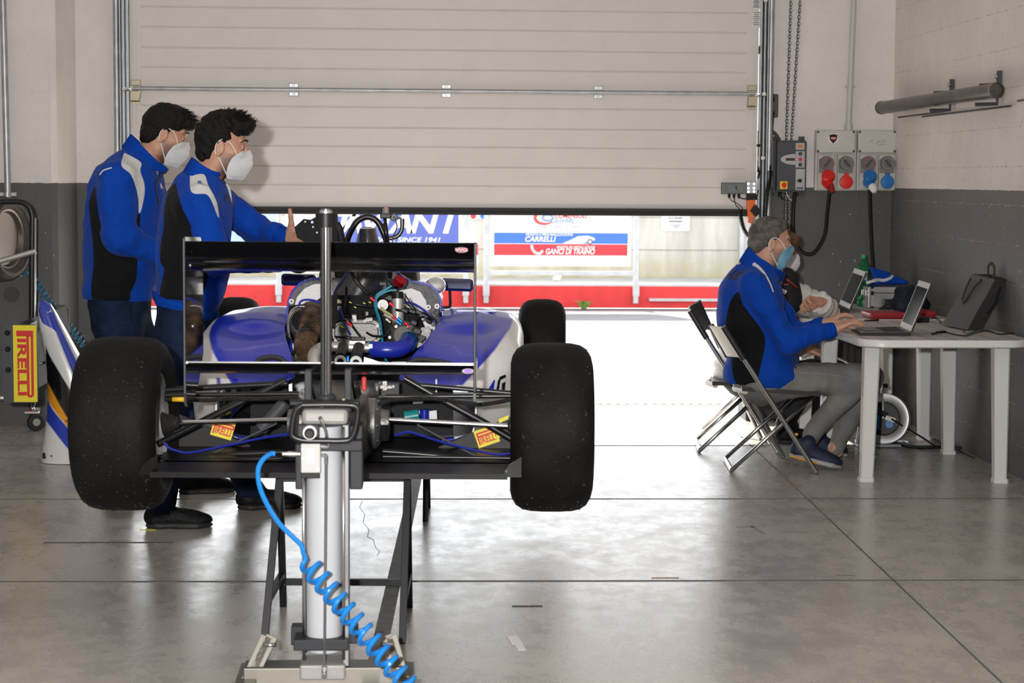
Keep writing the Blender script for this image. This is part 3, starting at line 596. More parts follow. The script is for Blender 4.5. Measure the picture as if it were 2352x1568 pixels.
galvframe(640, 1070, 625, 'galvanised sign frame holding the navy billboard across the pit lane')
def plate(x0, y0, x1, y1, Y, th, m, name, par=None, label=None):
    a, b = at(x0, y0, Y), at(x1, y1, Y); q = MB(); q.box(((a.x+b.x)/2, Y+th/2, (a.z+b.z)/2), (b.x-a.x, th, a.z-b.z)); return q.build(name, m, par, label)
Y = BY-.06
bb = thing('billboard', 'white billboard with blue and red bands advertising trailers and tow bars', 'billboard', at(1290, 610, Y))
plate(1127, 432, 1449, 612, Y, .025, mat('billboard_backing', (.74, .73, .71), .5), 'board', bb); plate(1135, 438, 1443, 598, Y-.004, .004, M_bwh, 'print_sheet', bb)
plate(1135, 534, 1442, 560, Y-.006, .002, M_bbl, 'blue_band', bb); plate(1135, 560, 1441, 587, Y-.006, .002, M_brd, 'red_band', bb)
W = lambda x, y: facing_cam(at(x, y, Y-.008)); px = 4400/Y
def wpx(h): return h/(4400/Y)
tx = lambda s, x, y, h, m, **k: text(s, 'lettering', m, W(x, y), wpx(h)*1.42, bb, **k)
tx('CARRELLI', 1240, 549.5, 11.5, M_bwh, bold=.0022, shear=.22); tx('VENDITA E PERSONALIZZAZIONE', 1261, 538.6, 6, M_bwh, bold=.0008, shear=.2, sx=.84)
tx('GANCI DI TRAINO', 1309, 578, 12.5, M_bwh, bold=.0022, shear=.22, sx=.76); tx('VENDITA ED INSTALLAZIONE', 1322, 568, 6, M_bwh, bold=.0008, shear=.2, sx=.78)
tx('OLIVARI', 1291, 507, 10, mat('print_blue', (.22, .33, .70), .5), bold=.001, shear=.25); tx('COMENSOLI', 1310, 495.5, 11, mat('print_red', (.80, .08, .08), .5), bold=.0015, shear=.2, sx=.85)
p = at(1251, 500, Y-.006); q = MB()
q.tube([p+V(.11*math.cos(a)+.0, 0, .07*math.sin(a)) for a in [.75+i*.2 for i in range(25)]], [.006+.012*math.sin(PI*i/24) for i in range(25)], 6); q.build('swirl_emblem', mat('print_red'), bb)
q = MB(); q.tube([p+V(.058*math.cos(a)+.035, -.001, .034*math.sin(a)) for a in [2*PI*i/24 for i in range(24)]], .010, 6, closed=True); q.build('ring_emblem', mat('print_blue'), bb)
q = MB()
for x, r in ((1241, .014), (1253, .018), (1264, .014), (1304, .014)): q.lathe([(r*.5, 0), (r, 0), (r, .001), (r*.5, .001)], at(x, 520.5, Y-.006), (0, -1, 0), 12)
for x, l in ((1280, .07), (1322, .08)): q.box(at(x, 521, Y-.006), (l, .001, .010))
q.box(at(1328, 511.5, Y-.006), (.12, .001, .008)); q.build('small_logo_row', mat('print_grey', (.35, .33, .33), .5), bb)
# silver trailer and tow hook pictures printed on the bands
M_pic = mat('printed_silver', (.62, .63, .65), .5)
q = MB(); o = lambda x, y, d=-.007: at(x, y, Y+d)
q.prism([o(1292, 558), o(1312, 550), o(1328, 542), o(1350, 541), o(1364, 545), o(1368, 551), o(1350, 556), o(1330, 561)], (0, -.001, 0))
q.build('trailer_picture', M_pic, bb); q = MB(); q.lathe([(0, .002), (.032, .002), (.032, 0)], o(1355, 555, -.0075), (0, -1, 0), 18); q.build('wheel_picture', mat('print_dark_grey', (.12, .12, .13), .5), bb)
q = MB(); q.lathe([(0, .0032), (.018, .0032), (.018, 0)], o(1355, 555, -.0075), (0, -1, 0), 18); q.build('hub_picture', M_bwh, bb)
q = MB(); q.tube(spline([o(1221, 562), o(1223, 572), o(1230, 580), o(1240, 582), o(1247, 575)]), .017, 6); q.build('hook_picture', M_pic, bb)
# navy billboard
nb = thing('billboard', 'navy billboard with big white slanted capitals behind the race car', 'billboard', at(900, 620, Y))
plate(655, 432, 1062, 572, Y, .025, mat('billboard_backing'), 'board', nb); plate(662, 438, 1053, 558, Y-.004, .004, M_navy, 'print_sheet', nb); plate(662, 438, 770, 558, Y-.006, .002, M_bwh, 'white_panel', nb)
for s, x, w_ in (('T', 772+10, 1), ('A', 806, 1.0), ('V', 846, 1.0), ('I', 880, 1.0), ('A', 920, 1.0), ('N', 969, 1.0), ('I', 1024, 1.0)):
    text(s, 'lettering', M_bwh, facing_cam(at(x, 514, Y-.008)), wpx(46)*1.42, nb, bold=.011, shear=.25, sx=1.15)
text('SPARE SINCE 1941', 'lettering', M_bwh, facing_cam(at(932, 551, Y-.008)), wpx(11)*1.42, nb, bold=.0015, shear=.22, align='CENTER', sx=1.28)
# pale sky-blue banner further left
t = thing('billboard', 'pale blue and white banner partly hidden by the blue jacket sleeve', 'billboard', at(600, 560, Y))
plate(500, 432, 640, 572, Y, .025, mat('billboard_backing'), 'board', t); plate(505, 438, 634, 556, Y-.004, .004, mat('banner_pale_blue', (.42, .58, .78), .5, vary=.3, vscale=3), 'print_sheet', t)
# notice on the wall
WY = KY+1.455
t = thing('wall_notice', 'small white notice fixed to the concrete wall across the pit lane', 'sign', at(1552, 500, WY))
plate(1520, 420, 1584, 530, WY-.012, .012, M_bwh, 'sign_plate', t)
for s, y, h in (('al personale', 500, 4.6), ('autorizzato', 508, 4.6), ('è severamente', 517, 2.6), ('vietato', 521, 2.6)):
    text(s, 'lettering', M_dgrey, facing_cam(at(1552, y, WY-.0135)), h/(4400/WY)*1.42, t, bold=.001, sx=1.05)
# fence tubes on the wall at right and left, pale strip with coloured roundels
t = thing('sign_frame', 'tall galvanised post on the wall right of the small notice', 'frame', at(1702, 600, WY)); q = MB(); q.box(at(1703, 560, WY-.03), (.05, .05, .8)); q.build('post', M_galvo, t)
t = thing('roundel_banner', 'white strip with red and blue roundels between the two billboards', 'banner', at(1095, 497, WY)); plate(1070, 470, 1114, 503, WY-.03, .02, M_bwh, 'strip', t)
for x, m in ((1067+3, M_bluep), (1086, M_brd), (1108, M_bluep)):
    q = MB(); p = at(x+1, 496, WY-.032); q.cyl(p, p+V(0, -.004, 0), .034, 20); q.build('roundel', m, t)
# litter and weed
q = MB(); p = at(1283, 641, KY+.6)
for k in range(7): q.ball(p+V(random.uniform(-.05, .05), random.uniform(-.03, .03), random.uniform(0, .03)), (.03, .02, .02), 6, 4)
tag(q.build('crumpled_paper', M_bwh), 'scrap of white paper lying on the kerb ledge', 'litter')
t = thing('weed', 'small green weed growing at the foot of the red kerb', 'plant', az(1342, 708))
q = MB(); b = az(1342, 709)
for k in range(26):
    a = random.uniform(0, 2*PI); h = random.uniform(.03, .11); r_ = random.uniform(.02, .14); p = b+V(random.uniform(-.03, .03), random.uniform(-.03, 0), 0); e = p+V(math.cos(a)*r_, -abs(math.sin(a))*.05, h); mdl = (p+e)/2+V(0, 0, .03); w_ = V(.012, 0, .004)
    q.sheet([[p-w_*.4, p+w_*.4], [mdl-w_, mdl+w_], [e-w_*.1, e+w_*.1]], .001)
q.build('leaf', mat('weed_green', (.16, .26, .05), .6), t)
# ================================================================== the race car, nose towards the pit lane, raised on a jack and trestles
CY0, CAX, CAY = Vector((-.251, 6.42, 0)), Vector((.0502, .9987, 0)), Vector((.9987, -.0502, 0))
CROT = -math.asin(.0502)
def cu(u, v, z): return CY0+CAY*u+CAX*v+Vector((0, 0, z))
def cp(px, py, v):
    d = ray(px, py); t = ((CY0-CAMP).dot(CAX)+v)/d.dot(CAX); return CAMP+d*t
car = thing('race_car', 'blue and white single seater race car raised on trestles with its engine cover off', 'race car', CY0, CROT)
BLUE, WHITE = (.006, .022, .46), (.72, .72, .72)
M_cblue = mat('blue_car_paint', BLUE, .22, coat=1.0); M_cwhite = mat('white_car_paint', WHITE, .25, coat=1.0)
M_gblk = mat('gloss_black_wing', (.005, .005, .006), .16, coat=.2, spec=.3)
M_mirr = mat('polished_black_endplate', (.022, .022, .024), .05, coat=1.0, spec=1.0)
M_tyre = mat('slick_tyre_rubber', (.0075, .0073, .0071), .62, spec=.15, bump=.28, bscale=55, vary=.35, vscale=9)
M_rim = mat('cast_rim', (.46, .46, .47), .32, .85)
M_cast = mat('cast_alloy', (.23, .225, .22), .42, .75, vary=.2, vscale=30, bump=.25, bscale=120)
M_raw = mat('raw_alloy', (.55, .54, .52), .34, .9, vary=.15, vscale=20)
M_hoop = mat('hoop_black', (.010, .010, .011), .30)
def carbon(N, L, b):
    tc = N.new('ShaderNodeTexCoord'); mp = N.new('ShaderNodeMapping'); mp.inputs['Rotation'].default_value = (.6, .3, .5); L.new(tc.outputs['Object'], mp.inputs[0])
    ck = N.new('ShaderNodeTexChecker'); ck.inputs['Scale'].default_value = 95; ck.inputs[1].default_value = (.010, .010, .011, 1); ck.inputs[2].default_value = (.024, .024, .025, 1); L.new(mp.outputs[0], ck.inputs['Vector']); L.new(ck.outputs[0], b.inputs['Base Color']); b.inputs['Roughness'].default_value = .3; b.inputs['Coat Weight'].default_value = .5
M_carbon = nodes('carbon_weave', carbon)
# ---- wheels
def wheel(c, r, w_, steer=0.0, name='wheel', spokes=True):
    R = Matrix.Rotation(CROT+steer, 3, 'Z'); axd = R @ Vector((1, 0, 0)); rr = .168; h = w_/2
    prof = []
    for i in range(9): a = PI/2*i/8; prof.append((r-.045+.045*math.sin(a), -h+.012+.05*(1-math.cos(a))))
    # crown across the tread
    half = [(rr, -h+.035), (rr+.012, -h+.02), (rr+.045, -h+.004), (r-.07, -h), (r-.045, -h+.006), (r-.022, -h+.020), (r-.008, -h+.042), (r-.002, -h+.07), (r, -.03)]
    prof = half+[(a, -b) for a, b in reversed(half)]
    q = MB(); q.lathe(prof, c, axd, 72); ty = q.build('tyre', M_tyre, car)
    q = MB(); rim = [(rr+.004, -h+.028), (rr+.004, -h+.036), (rr-.014, -h+.04), (rr-.020, -h+.07), (rr-.030, 0), (rr-.020, h-.07), (rr-.014, h-.04), (rr+.004, h-.036), (rr+.004, h-.028), (rr-.004, h-.026), (rr-.024, h-.06), (rr-.036, 0), (rr-.024, -h+.06), (rr-.004, -h+.026)]
    q.lathe(rim, c, axd, 48, closed=True)
    side = 1 if c.x > CY0.x else -1
    rm = q.build('rim', M_rim, car)
    for k in range(8):
        a = 2*PI*k/8; q = MB(); z = axd; x = z.orthogonal().normalized(); y = z.cross(x); d = x*math.cos(a)+y*math.sin(a)
        q.bar(c+z*side*h*.35+d*.03, c+z*side*h*.55+d*(rr-.026), .032, .016, up=z); q.build('spoke', M_rim, rm)
    q = MB(); q.cyl(c-axd*.05, c+axd*h*.7*side, .05, 24); q.build('hub', M_cast, rm)
    # brake disc and bell seen inside the rim
    q = MB(); q.lathe([(.05, -.006), (.13, -.006), (.13, .006), (.05, .006)], c-axd*side*.03, axd, 36, closed=True); q.build('brake_disc', M_steel, car)
    return ty
cRL = cu(-.713, -.02, .655); cRR = cu(.716, 0, .649)
wheel(cRL, .291, .285); wheel(cRR, .284, .275)
wheel(cu(-.735, 2.75, .640), .268, .225, -.02); wheel(cu(.730, 2.75, .640), .268, .225, -.02)
# marbles of rubber picked up by the rear slicks
def pickup(c, r, w_, n, seed, par):
    rnd = random.Random(seed); q = MB()
    for _ in range(n):
        a = rnd.uniform(2.2, 4.4); x = rnd.uniform(-.42, .42)*w_; d = Vector((0, math.cos(a), math.sin(a))); p = c+CAY*x+d*(r-.0005)
        q.ball(p, (rnd.uniform(.001, .004), rnd.uniform(.001, .0035), rnd.uniform(.001, .004)), 5, 3)
    o = q.build('rubber_pickup', mat('dusty_rubber_bits', (.032, .031, .030), .8), par); o['kind'] = 'stuff'
tyres = [o for o in COL.objects if o.name.startswith('tyre')]
pickup(cRL, .291, .285, 130, 3, tyres[0]); pickup(cRR, .284, .275, 90, 4, tyres[1])
# ---- rear wing
def foil(v0, z0, chord, ang, thick, camber=.10, n=14):  # trailing edge at (v0,z0) rising to the rear
    up = []; lo = []
    for i in range(n+1):
        t = i/n; x = chord*(1-t)  # distance ahead of the trailing edge
        yt = thick*2.2*math.sqrt(max(1-t, 0) if False else t*(1-t)**.5+.02*t)*.9*chord*(1 if t else 0); yc = -camber*chord*4*t*(1-t)
        p = (x, yc)
        up.append((chord*t, yc+thick*chord*1.6*math.sqrt(max(t, 0))*(1-t)**.6*0+thick*chord*(1.2*math.sqrt(max(1-t, 0))*t+.06))); lo.append((chord*t, yc-thick*chord*(1.2*math.sqrt(max(1-t, 0))*t+.06)))
    pts = up+lo[::-1]; ca, sa = math.cos(ang), math.sin(ang)
    return [(v0+x*ca+y*sa, z0-x*sa+y*ca) for x, y in pts]
def plane(u0, u1, prof, name, m, par=car):
    q = MB(); q.loft([[cu(u, v, z) for v, z in prof] for u in (u0, u1)]); return q.build(name, m, par, auto=50)
WV = -.60
uL = (cp(429, 560, WV)-CY0).dot(CAY); uR = (cp(1089, 575, WV)-CY0).dot(CAY)
zT = cp(760, 556, WV).z; zTb = cp(760, 606, WV).z; zL = cp(760, 836, WV).z
plane(uL, uR, foil(WV, zT, .20, .34, .07), 'upper_flap', M_gblk)
plane(uL, uR, foil(WV+.10, zTb+.012, .24, .10, .08), 'upper_main_plane', M_gblk)
plane(uL, uR, foil(WV, zL, .30, .09, .075, .07), 'lower_plane', M_gblk)
q = MB(); q.box((cu((uL+uR)/2, WV+.004, zL+.0035)), (uR-uL, .008, .004), Matrix.Rotation(CROT, 3, 'Z')); q.build('trailing_lip', M_steel, car)
for u, nm, yb in ((uL-.004, 'l', 935), (uR+.004, 'r', 930)):
    z0 = cp(430 if nm == 'l' else 1096, yb, WV).z; z1 = cp(430 if nm == 'l' else 1090, 543 if nm == 'l' else 556, WV).z
    out = [(WV-.03, z1), (WV+.26, z1-.01), (WV+.30, z1-.04), (WV+.30, z0+.14), (WV+.20, z0+.05), (WV+.08, z0), (WV+.0, z0+.002), (WV-.024, z0+.014), (WV-.03, z0+.04)]
    q = MB(); q.prism([cu(u-.004, v, z) for v, z in out], CAY*.008); ep = q.build('endplate', M_mirr, car)
    q = MB(); q.box(cu(u, WV-.031, (z0+z1)/2+.02), (.004, .003, z1-z0-.05), Matrix.Rotation(CROT, 3, 'Z')); q.build('edge_trim', M_dgrey, ep)
    each('bolt', M_steel, ep, [(.06, z1-.09), (.10, z1-.28), (.16, z0+.12)], lambda q, s_: q.cyl(cu(u+.003*(1 if nm == 'l' else -1), WV+s_[0], s_[1]), cu(u+.007*(1 if nm == 'l' else -1), WV+s_[0], s_[1]), .008, 8))
p = cp(1060, 574, WV-.01); q = MB(); q.lathe([(0, .001), (.021, .001), (.021, 0)], V(0, 0, 0), (0, -1, 0), 24); q.v = [tuple(p+V(x*.95, y, z*.42)) for x, y, z in q.v]; bd = q.build('maker_badge', mat('badge_dark_red', (.10, .01, .015), .4), car)
text('WG', 'lettering', mat('badge_pink', (.75, .25, .32), .4), facing_cam(p+V(0, -.0015, 0)), .014, bd, bold=.0004, sx=1.5)
p = cp(1075, 852, WV-.006); q = MB(); q.lathe([(0, .001), (.022, .001), (.022, 0)], V(0, 0, 0), (0, -1, 0), 24); q.v = [tuple(p+V(x*.85, y, z*.36)) for x, y, z in q.v]; bd = q.build('oval_badge', mat('badge_grey', (.35, .34, .38), .3), car)
q = MB(); q.lathe([(0, .001), (.012, .001), (.012, 0)], V(0, 0, 0), (0, -1, 0), 20); q.v = [tuple(p+V(x, y-.0012, z*.5)) for x, y, z in q.v]; q.build('badge_centre', mat('badge_violet', (.30, .12, .62), .3), bd)
# wing support pylons to the gearbox
each('wing_pylon', M_gblk, car, (-.05, .08), lambda q, u: q.prism([cu(u-.004, WV+.08, zL-.015), cu(u-.004, WV+.26, zL-.03), cu(u-.004, -.02, .74), cu(u-.004, -.16, .70)], CAY*.008))
# ---- side pods: shell rows at v, columns run from the engine bay edge over the top and down the side
def pod(sgn):
    rows = [(2.35, .27, .87, .31, .88, .36, .62), (1.95, .285, .90, .46, .905, .53, .58), (1.5, .305, .935, .54, .93, .62, .57), (1.2, .305, .925, .548, .925, .625, .565), (.95, .292, .905, .54, .905, .618, .56), (.75, .262, .872, .53, .885, .615, .56), (.58, .225, .835, .49, .845, .575, .56), (.44, .195, .80, .43, .79, .505, .565), (.30, .178, .765, .365, .725, .425, .575)]
    N = 40; fine = []
    keys = [r[0] for r in rows]
    for k in range(N+1):
        v = rows[0][0]+(rows[-1][0]-rows[0][0])*k/N
        for i in range(len(rows)-1):
            if rows[i][0] >= v >= rows[i+1][0]:
                t = (rows[i][0]-v)/(rows[i][0]-rows[i+1][0]); g = lambda j: rows[i][j]+(rows[i+1][j]-rows[i][j])*t
                vals = [g(j) for j in range(1, 7)]; break
        ui, zi, uc, zc, uo, zb_ = vals; pts = []
        for j in range(13):
            t = j/12; pts.append((ui+(uc-ui)*t, zi+(zc-zi)*t+.012*math.sin(PI*t)*(1 if v > 1 else .2)-.022*math.sin(PI*t)*(v < .95)))
        rr = .075
        for j in range(1, 11):
            a = PI/2*j/10; pts.append((uc+(uo-uc)*math.sin(a), zc-rr*(1-math.cos(a))))
        for j in range(1, 13):
            t = j/12; pts.append((uo-.015*t*t, zc-rr+(zb_-zc+rr)*t))
        for j in range(1, 5): pts.append((uo-.015-.10*j/4, zb_-.002*j))
        fine.append([cu(sgn*u, v, z) for u, z in pts])
    q = MB(); q.sheet(fine if sgn > 0 else fine, .006 if sgn > 0 else -.006)
    def stripe(p):
        d = p-CY0; u = abs(d.dot(CAY)); v = d.dot(CAX); z = p.z
        # diagonal edge of the white flank: starts at the top outer corner and falls inwards toward the rear
        ub = float(np.interp(v, (.30, .44, .58, .75, .95, 1.2, 1.5), (.385, .455, .515, .552, .575, .588, .59))); return u-ub
    o = q.build('side_pod', M_pod, car, auto=60); paint(o, 'white', stripe); return o
M_pod = masked('blue_and_white_paint', BLUE, [('white', WHITE)], .30, .22, spec=.3, edge=.004)
podR = pod(1); podL = pod(-1)
# logo on the right flank
q = MB(); F_ = lambda x, y, v=.62: cp(x, y, v)
from mathutils.bvhtree import BVHTree
def bvh_of(o):
    M = WM[o.name]; return BVHTree.FromPolygons([M @ v.co for v in o.data.vertices], [tuple(p.vertices) for p in o.data.polygons])
BVR, BVL = bvh_of(podR), bvh_of(podL)
def flank(x, y):  # point on a pod's rear-facing flank
    h = (BVR if x > 820 else BVL).ray_cast(CAMP, ray(x, y).normalized())
    return h[0]+h[1]*(.0025 if h[1].y < 0 else -.0025) if h[0] is not None else cp(x, y, .40)
each('team_mark', M_gblk, podR, ([(1143, 872), (1149, 869), (1144, 899), (1138, 899)], [(1146, 866), (1160, 860), (1161, 866), (1146, 874)], [(1152, 880), (1160, 876), (1158, 899), (1151, 899)]), lambda q, P: q.prism([flank(x, y) for x, y in P], (0, .004, 0)))
each('team_mark', M_cblue, podR, ([(1118, 897), (1133, 873), (1136, 873), (1132, 898)],), lambda q, P: q.prism([flank(x, y) for x, y in P], (0, .004, 0)))
# mirror-like dark vent slot and latch on the right pod top
q = MB(); a, b = cu(.36, 1.33, .944), cu(.52, 1.33, .944); q.bar(a, b, .05, .006, bev=.002); q.build('vent_slot', M_cblue, podR)
# ---- lower flank boards below the pods, with floor edge
for sgn in (1, -1):
    q = MB(); q.prism([cu(sgn*.33, .24, .545), cu(sgn*.62, .24, .665), cu(sgn*.66, .24, .66), cu(sgn*.66, .24, .505), cu(sgn*.30, .24, .505)], CAX*.04); bo = q.build('floor_fence', mat('dark_carbon_board', (.028, .028, .028), .4, spec=.25), car)
    x_, y_ = (1118, 1002) if sgn > 0 else (512, 985)
    c = cp(x_, y_, .235); M = frame(c, (1, 0, .34) if sgn > 0 else (1, 0, -.30), (0, 0, 1)); pirelli(M, .075 if sgn < 0 else .078, .062, bo, M_yel, M_letter)
    x_, y_ = (1160, 972) if sgn > 0 else (503, 975)
each('yellow_label', M_yel, car, ([(1146, 962), (1168, 953), (1168, 962), (1146, 972)], [(1136, 1003), (1150, 995), (1150, 1003), (1138, 1008)], ), lambda q, P: q.prism([cp(x, y, .235) for x, y in P], (0, .003, 0)))
each('yellow_stripe', M_yel, podL, ([(516, 868), (529, 866), (530, 908), (518, 908)], [(518, 908), (530, 908), (530, 952), (519, 956)]), lambda q, P: q.prism([flank(x, y) for x, y in P], (0, .002, 0)))
each('flank_decal', M_cblue, podL, ([(533, 870), (546, 872), (556, 900), (545, 905)], [(498, 868), (506, 868), (507, 900), (499, 902)]), lambda q, P: q.prism([flank(x, y) for x, y in P], (0, .002, 0)))
# ---- floor and diffuser
q = MB(); zf = cp(800, 1070, -.2).z
outl = [(-.66, 2.0), (-.66, .35), (-.60, .05), (-.565, -.13), (.565, -.13), (.60, .05), (.66, .35), (.66, 2.0)]
q.prism([cu(u, v, zf) for u, v in outl], (0, 0, -.022)); q.build('floor', mat('floor_black', (.006, .006, .007), .4, spec=.25), car)
q = MB(); q.loft([[cu(u, v, z) for u, z in ((-.57, zf), (.57, zf), (.57, zf-.018), (-.57, zf-.018))] for v in (-.10, -.35)], smooth=False); q.build('diffuser', mat('floor_black'), car)
each('diffuser_bracket', M_gblk, car, (-.585, .585), lambda q, u: q.prism([cu(u-.035, -.30, zf-.018), cu(u+.03, -.30, zf-.018), cu(u+.03, -.30, zf+.05), cu(u-.012, -.30, zf+.02)], CAX*.01))
# ---- monocoque with open engine bay and rear bulkhead
BV = 1.25
bl = [(662, 772), (660, 720), (663, 690), (672, 668), (690, 650), (712, 642), (760, 638), (905, 640), (925, 645), (955, 650), (985, 654), (1002, 668), (1011, 690), (1012, 730), (1010, 772), (960, 812), (720, 812)]
q = MB(); q.prism([cp(x, y, BV) for x, y in bl], CAX*.02); q.build('bulkhead', mat('carbon_sandwich_edge', (.13, .13, .14), .6, vary=.4, vscale=60, bump=.4, bscale=150), car)
M_foil = mat('white_heat_foil', (.72, .72, .73), .4, bump=.3, bscale=160)
wl_ = [(676, 762), (674, 712), (682, 682), (700, 662), (722, 652), (762, 652), (764, 770), (700, 790)]; wr_ = [(905, 700), (915, 668), (945, 662), (965, 670), (978, 690), (982, 712), (1000, 740), (1003, 768), (975, 800), (915, 780)]
each('heat_shield', M_foil, car, (wl_, wr_), lambda q, P: q.prism([cp(x, y, BV-.004) for x, y in P], CAX*.003))
# blue shell rim round the bulkhead
q = MB(); q.tube([cp(x, y, BV) for x, y in ((661, 760), (660, 720), (663, 690), (672, 668), (690, 650), (712, 641), (760, 637))], .0045, 6); q.build('cover_rim', M_cblue, car); q = MB(); q.tube([cp(x, y, BV) for x, y in ((905, 612), (913, 626), (928, 640), (950, 647), (985, 653), (1003, 668), (1012, 690), (1013, 730), (1011, 765))], .0045, 6); q.build('cover_rim', M_cblue, car)
# monocoque tub ahead of the bulkhead
def tubring(v, uw, zt, zb2, rr=.10):
    pts = []
    for cxs, czs, a0 in ((1, 1, 0), (-1, 1, PI/2), (-1, -1, PI), (1, -1, 3*PI/2)):
        for k in range(7):
            a = a0+PI/2*k/6; pts.append(cu(cxs*(uw-rr)+rr*math.cos(a), v, ((zt-rr) if czs > 0 else (zb2+rr))+rr*math.sin(a)))
    return pts
q = MB(); q.loft([tubring(BV+.02, .30, 1.07, .53), tubring(1.6, .30, 1.06, .53), tubring(2.2, .26, .96, .54), tubring(2.9, .19, .93, .60), tubring(3.35, .16, .88, .66)]); q.build('monocoque', M_cwhite, car)
# headrest surround rising to the roll hoop
zt_ = cp(905, 612, 1.45).z
q = MB(); q.loft([[cu(u, v, z) for u, z in ((-.20, 1.02), (-.19, 1.10), (-.12, 1.16), (.12, 1.16), (.19, 1.10), (.20, 1.02))] for v in (1.28, 1.7)]); q.build('headrest_surround', mat('seat_black', (.015, .015, .017), .5), car)
q = MB(); q.loft([[cp(x, y, v) for x, y in ((905, 606), (917, 626), (945, 643), (985, 650), (990, 655), (940, 652), (900, 640))] for v in (1.26, 1.9)]); q.build('cockpit_side', M_cwhite, car)
q = MB(); q.loft([[cp(x, y, v) for x, y in ((765, 606), (757, 630), (735, 643), (700, 642), (692, 650), (730, 652), (770, 640))] for v in (1.26, 1.9)]); q.build('cockpit_side', M_cwhite, car)
each('cockpit_vent', M_rub, car, ((726, 640), (743, 639)), lambda q, s_: q.ball(cp(*s_, 1.255), (.010, .004, .006), 10, 6))
# airbox of carbon
q = MB(); rings = []
for k, (x, y, w_, h) in enumerate(((800, 700, 46, 10), (812, 690, 56, 26), (826, 668, 62, 44), (838, 640, 54, 52), (846, 606, 42, 40), (848, 560, 24, 24), (845, 524, 18, 10))):
    c = cp(x, y, 1.12+.0*k); pxm = 4400/7.55
    rings.append([c+CAY*(w_/pxm*math.cos(a)*.98)+CAX*(.10*math.sin(a)) for a in [2*PI*i/24 for i in range(24)]])
q.loft(rings); q.build('airbox', M_carbon, car)
q = MB(); q.tube(spline([cp(795, 600, 1.0), cp(815, 640, 1.0), cp(838, 668, .99), cp(848, 676, .98)]), .008, 6); q.build('airbox_strap', M_blk, car)
q = MB(); q.loft([[cp(x, y, 1.30+d) for d in (0, .10)][:1]+[cp(x2, y2, 1.30) for x2, y2 in ()]+[cp(x, y, 1.40)]+[cp(xb, y, 1.40), cp(xb, y, 1.30)] for x, xb, y in ((818, 866, 556), (822, 861, 540), (826, 858, 526), (832, 853, 521))], smooth=False); hp = q.build('head_support', mat('ribbed_dark_cover', (.030, .027, .025), .5), car)
each('rib', mat('ribbed_dark_cover'), hp, range(8), lambda q, k: q.box(cp(842, 527+k*3.6, 1.298), ((30+k*1.6)/575, .004, .0028)))
# ---- roll hoop and tubes
q = MB(); q.tube(spline([cp(x, y, 1.42) for x, y in ((787, 612), (797, 556), (808, 528), (822, 507), (845, 498), (866, 508), (878, 530), (888, 556), (902, 612))], 8), .0125, 12); q.build('roll_hoop', M_hoop, car)
q = MB(); q.tube([cp(884, 512, 1.36), cp(889, 556, 1.36)], .010, 10); q.tube([cp(884, 497, 1.36), cp(887, 545, 1.36)], .007, 8)
q.build('camera_post', M_hoop, car)
q = MB(); a = cp(886, 484, 1.36); q.box(a, (.034, .034, .03), bev=.003); q.box(a+V(0, 0, -.02), (.045, .03, .022), bev=.004); q.build('camera_block', M_blk, car)
q = MB(); q.box(cp(887, 480, 1.355), (.014, .03, .028)); q.build('camera_clip', mat('dark_red_clip', (.12, .015, .012), .4), car)
q = MB(); q.tube(spline([cp(888, 547, 1.38), cp(903, 546, 1.38), cp(915, 540, 1.38), cp(923, 526, 1.38), cp(924, 502, 1.38)]), .0085, 10); q.build('mirror_arm', M_hoop, car)
q = MB(); a = cp(905, 499, 1.36); q.lathe([(0, .010), (.016, .010), (.016, -.010), (0, -.010)], a, CAX, 20); q.box(cp(914, 501, 1.365), (.03, .01, .008)); q.build('key_switch', M_blk, car)
q = MB(); q.tube([a+V(.008*math.cos(t), -.011, .008*math.sin(t)) for t in [i*.5 for i in range(10)]], .0015, 5); q.build('switch_mark', M_grey, car)
q = MB(); q.tube(spline([cp(908, 506, 1.35), cp(912, 520, 1.35), cp(907, 534, 1.35), cp(902, 545, 1.35), cp(902, 560, 1.35)]), .0025, 6); q.build('switch_wire', M_blk, car)
# ---- mirrors
for x0, x1, y0, y1, sg in ((647, 727, 629, 656, -1), (1012, 1087, 639, 668, 1)):
    mv = 1.75; a = cp((x0+x1)/2, (y0+y1)/2, mv); w_ = (x1-x0)/(4400/8.17); h = (y1-y0)/(4400/8.17); q = MB(); q.box(a, (w_, .05, h), Matrix.Rotation(CROT, 3, 'Z') @ Matrix.Rotation(.03 if sg > 0 else .02, 3, 'Y'), .012); mo = q.build('mirror', mat('dark_blue_gloss', (.006, .012, .10), .15, coat=1.0), car)
    q = MB()
    if sg > 0: q.tube(spline([cp(1033, 665, mv), cp(1034, 700, mv), cp(1029, 705, mv), cp(1017, 706, mv)]), .006, 8)
    else: q.tube([cp(690, 655, mv), cp(700, 690, mv), cp(716, 700, mv)], .006, 8)
    q.build('mirror_stalk', M_hoop, mo)
# white cockpit fairing seen beside the right mirror
q = MB(); q.ball(cp(1000, 655, 1.45), (.045, .16, .035), 20, 12); q.build('mirror_fairing', M_cwhite, car)
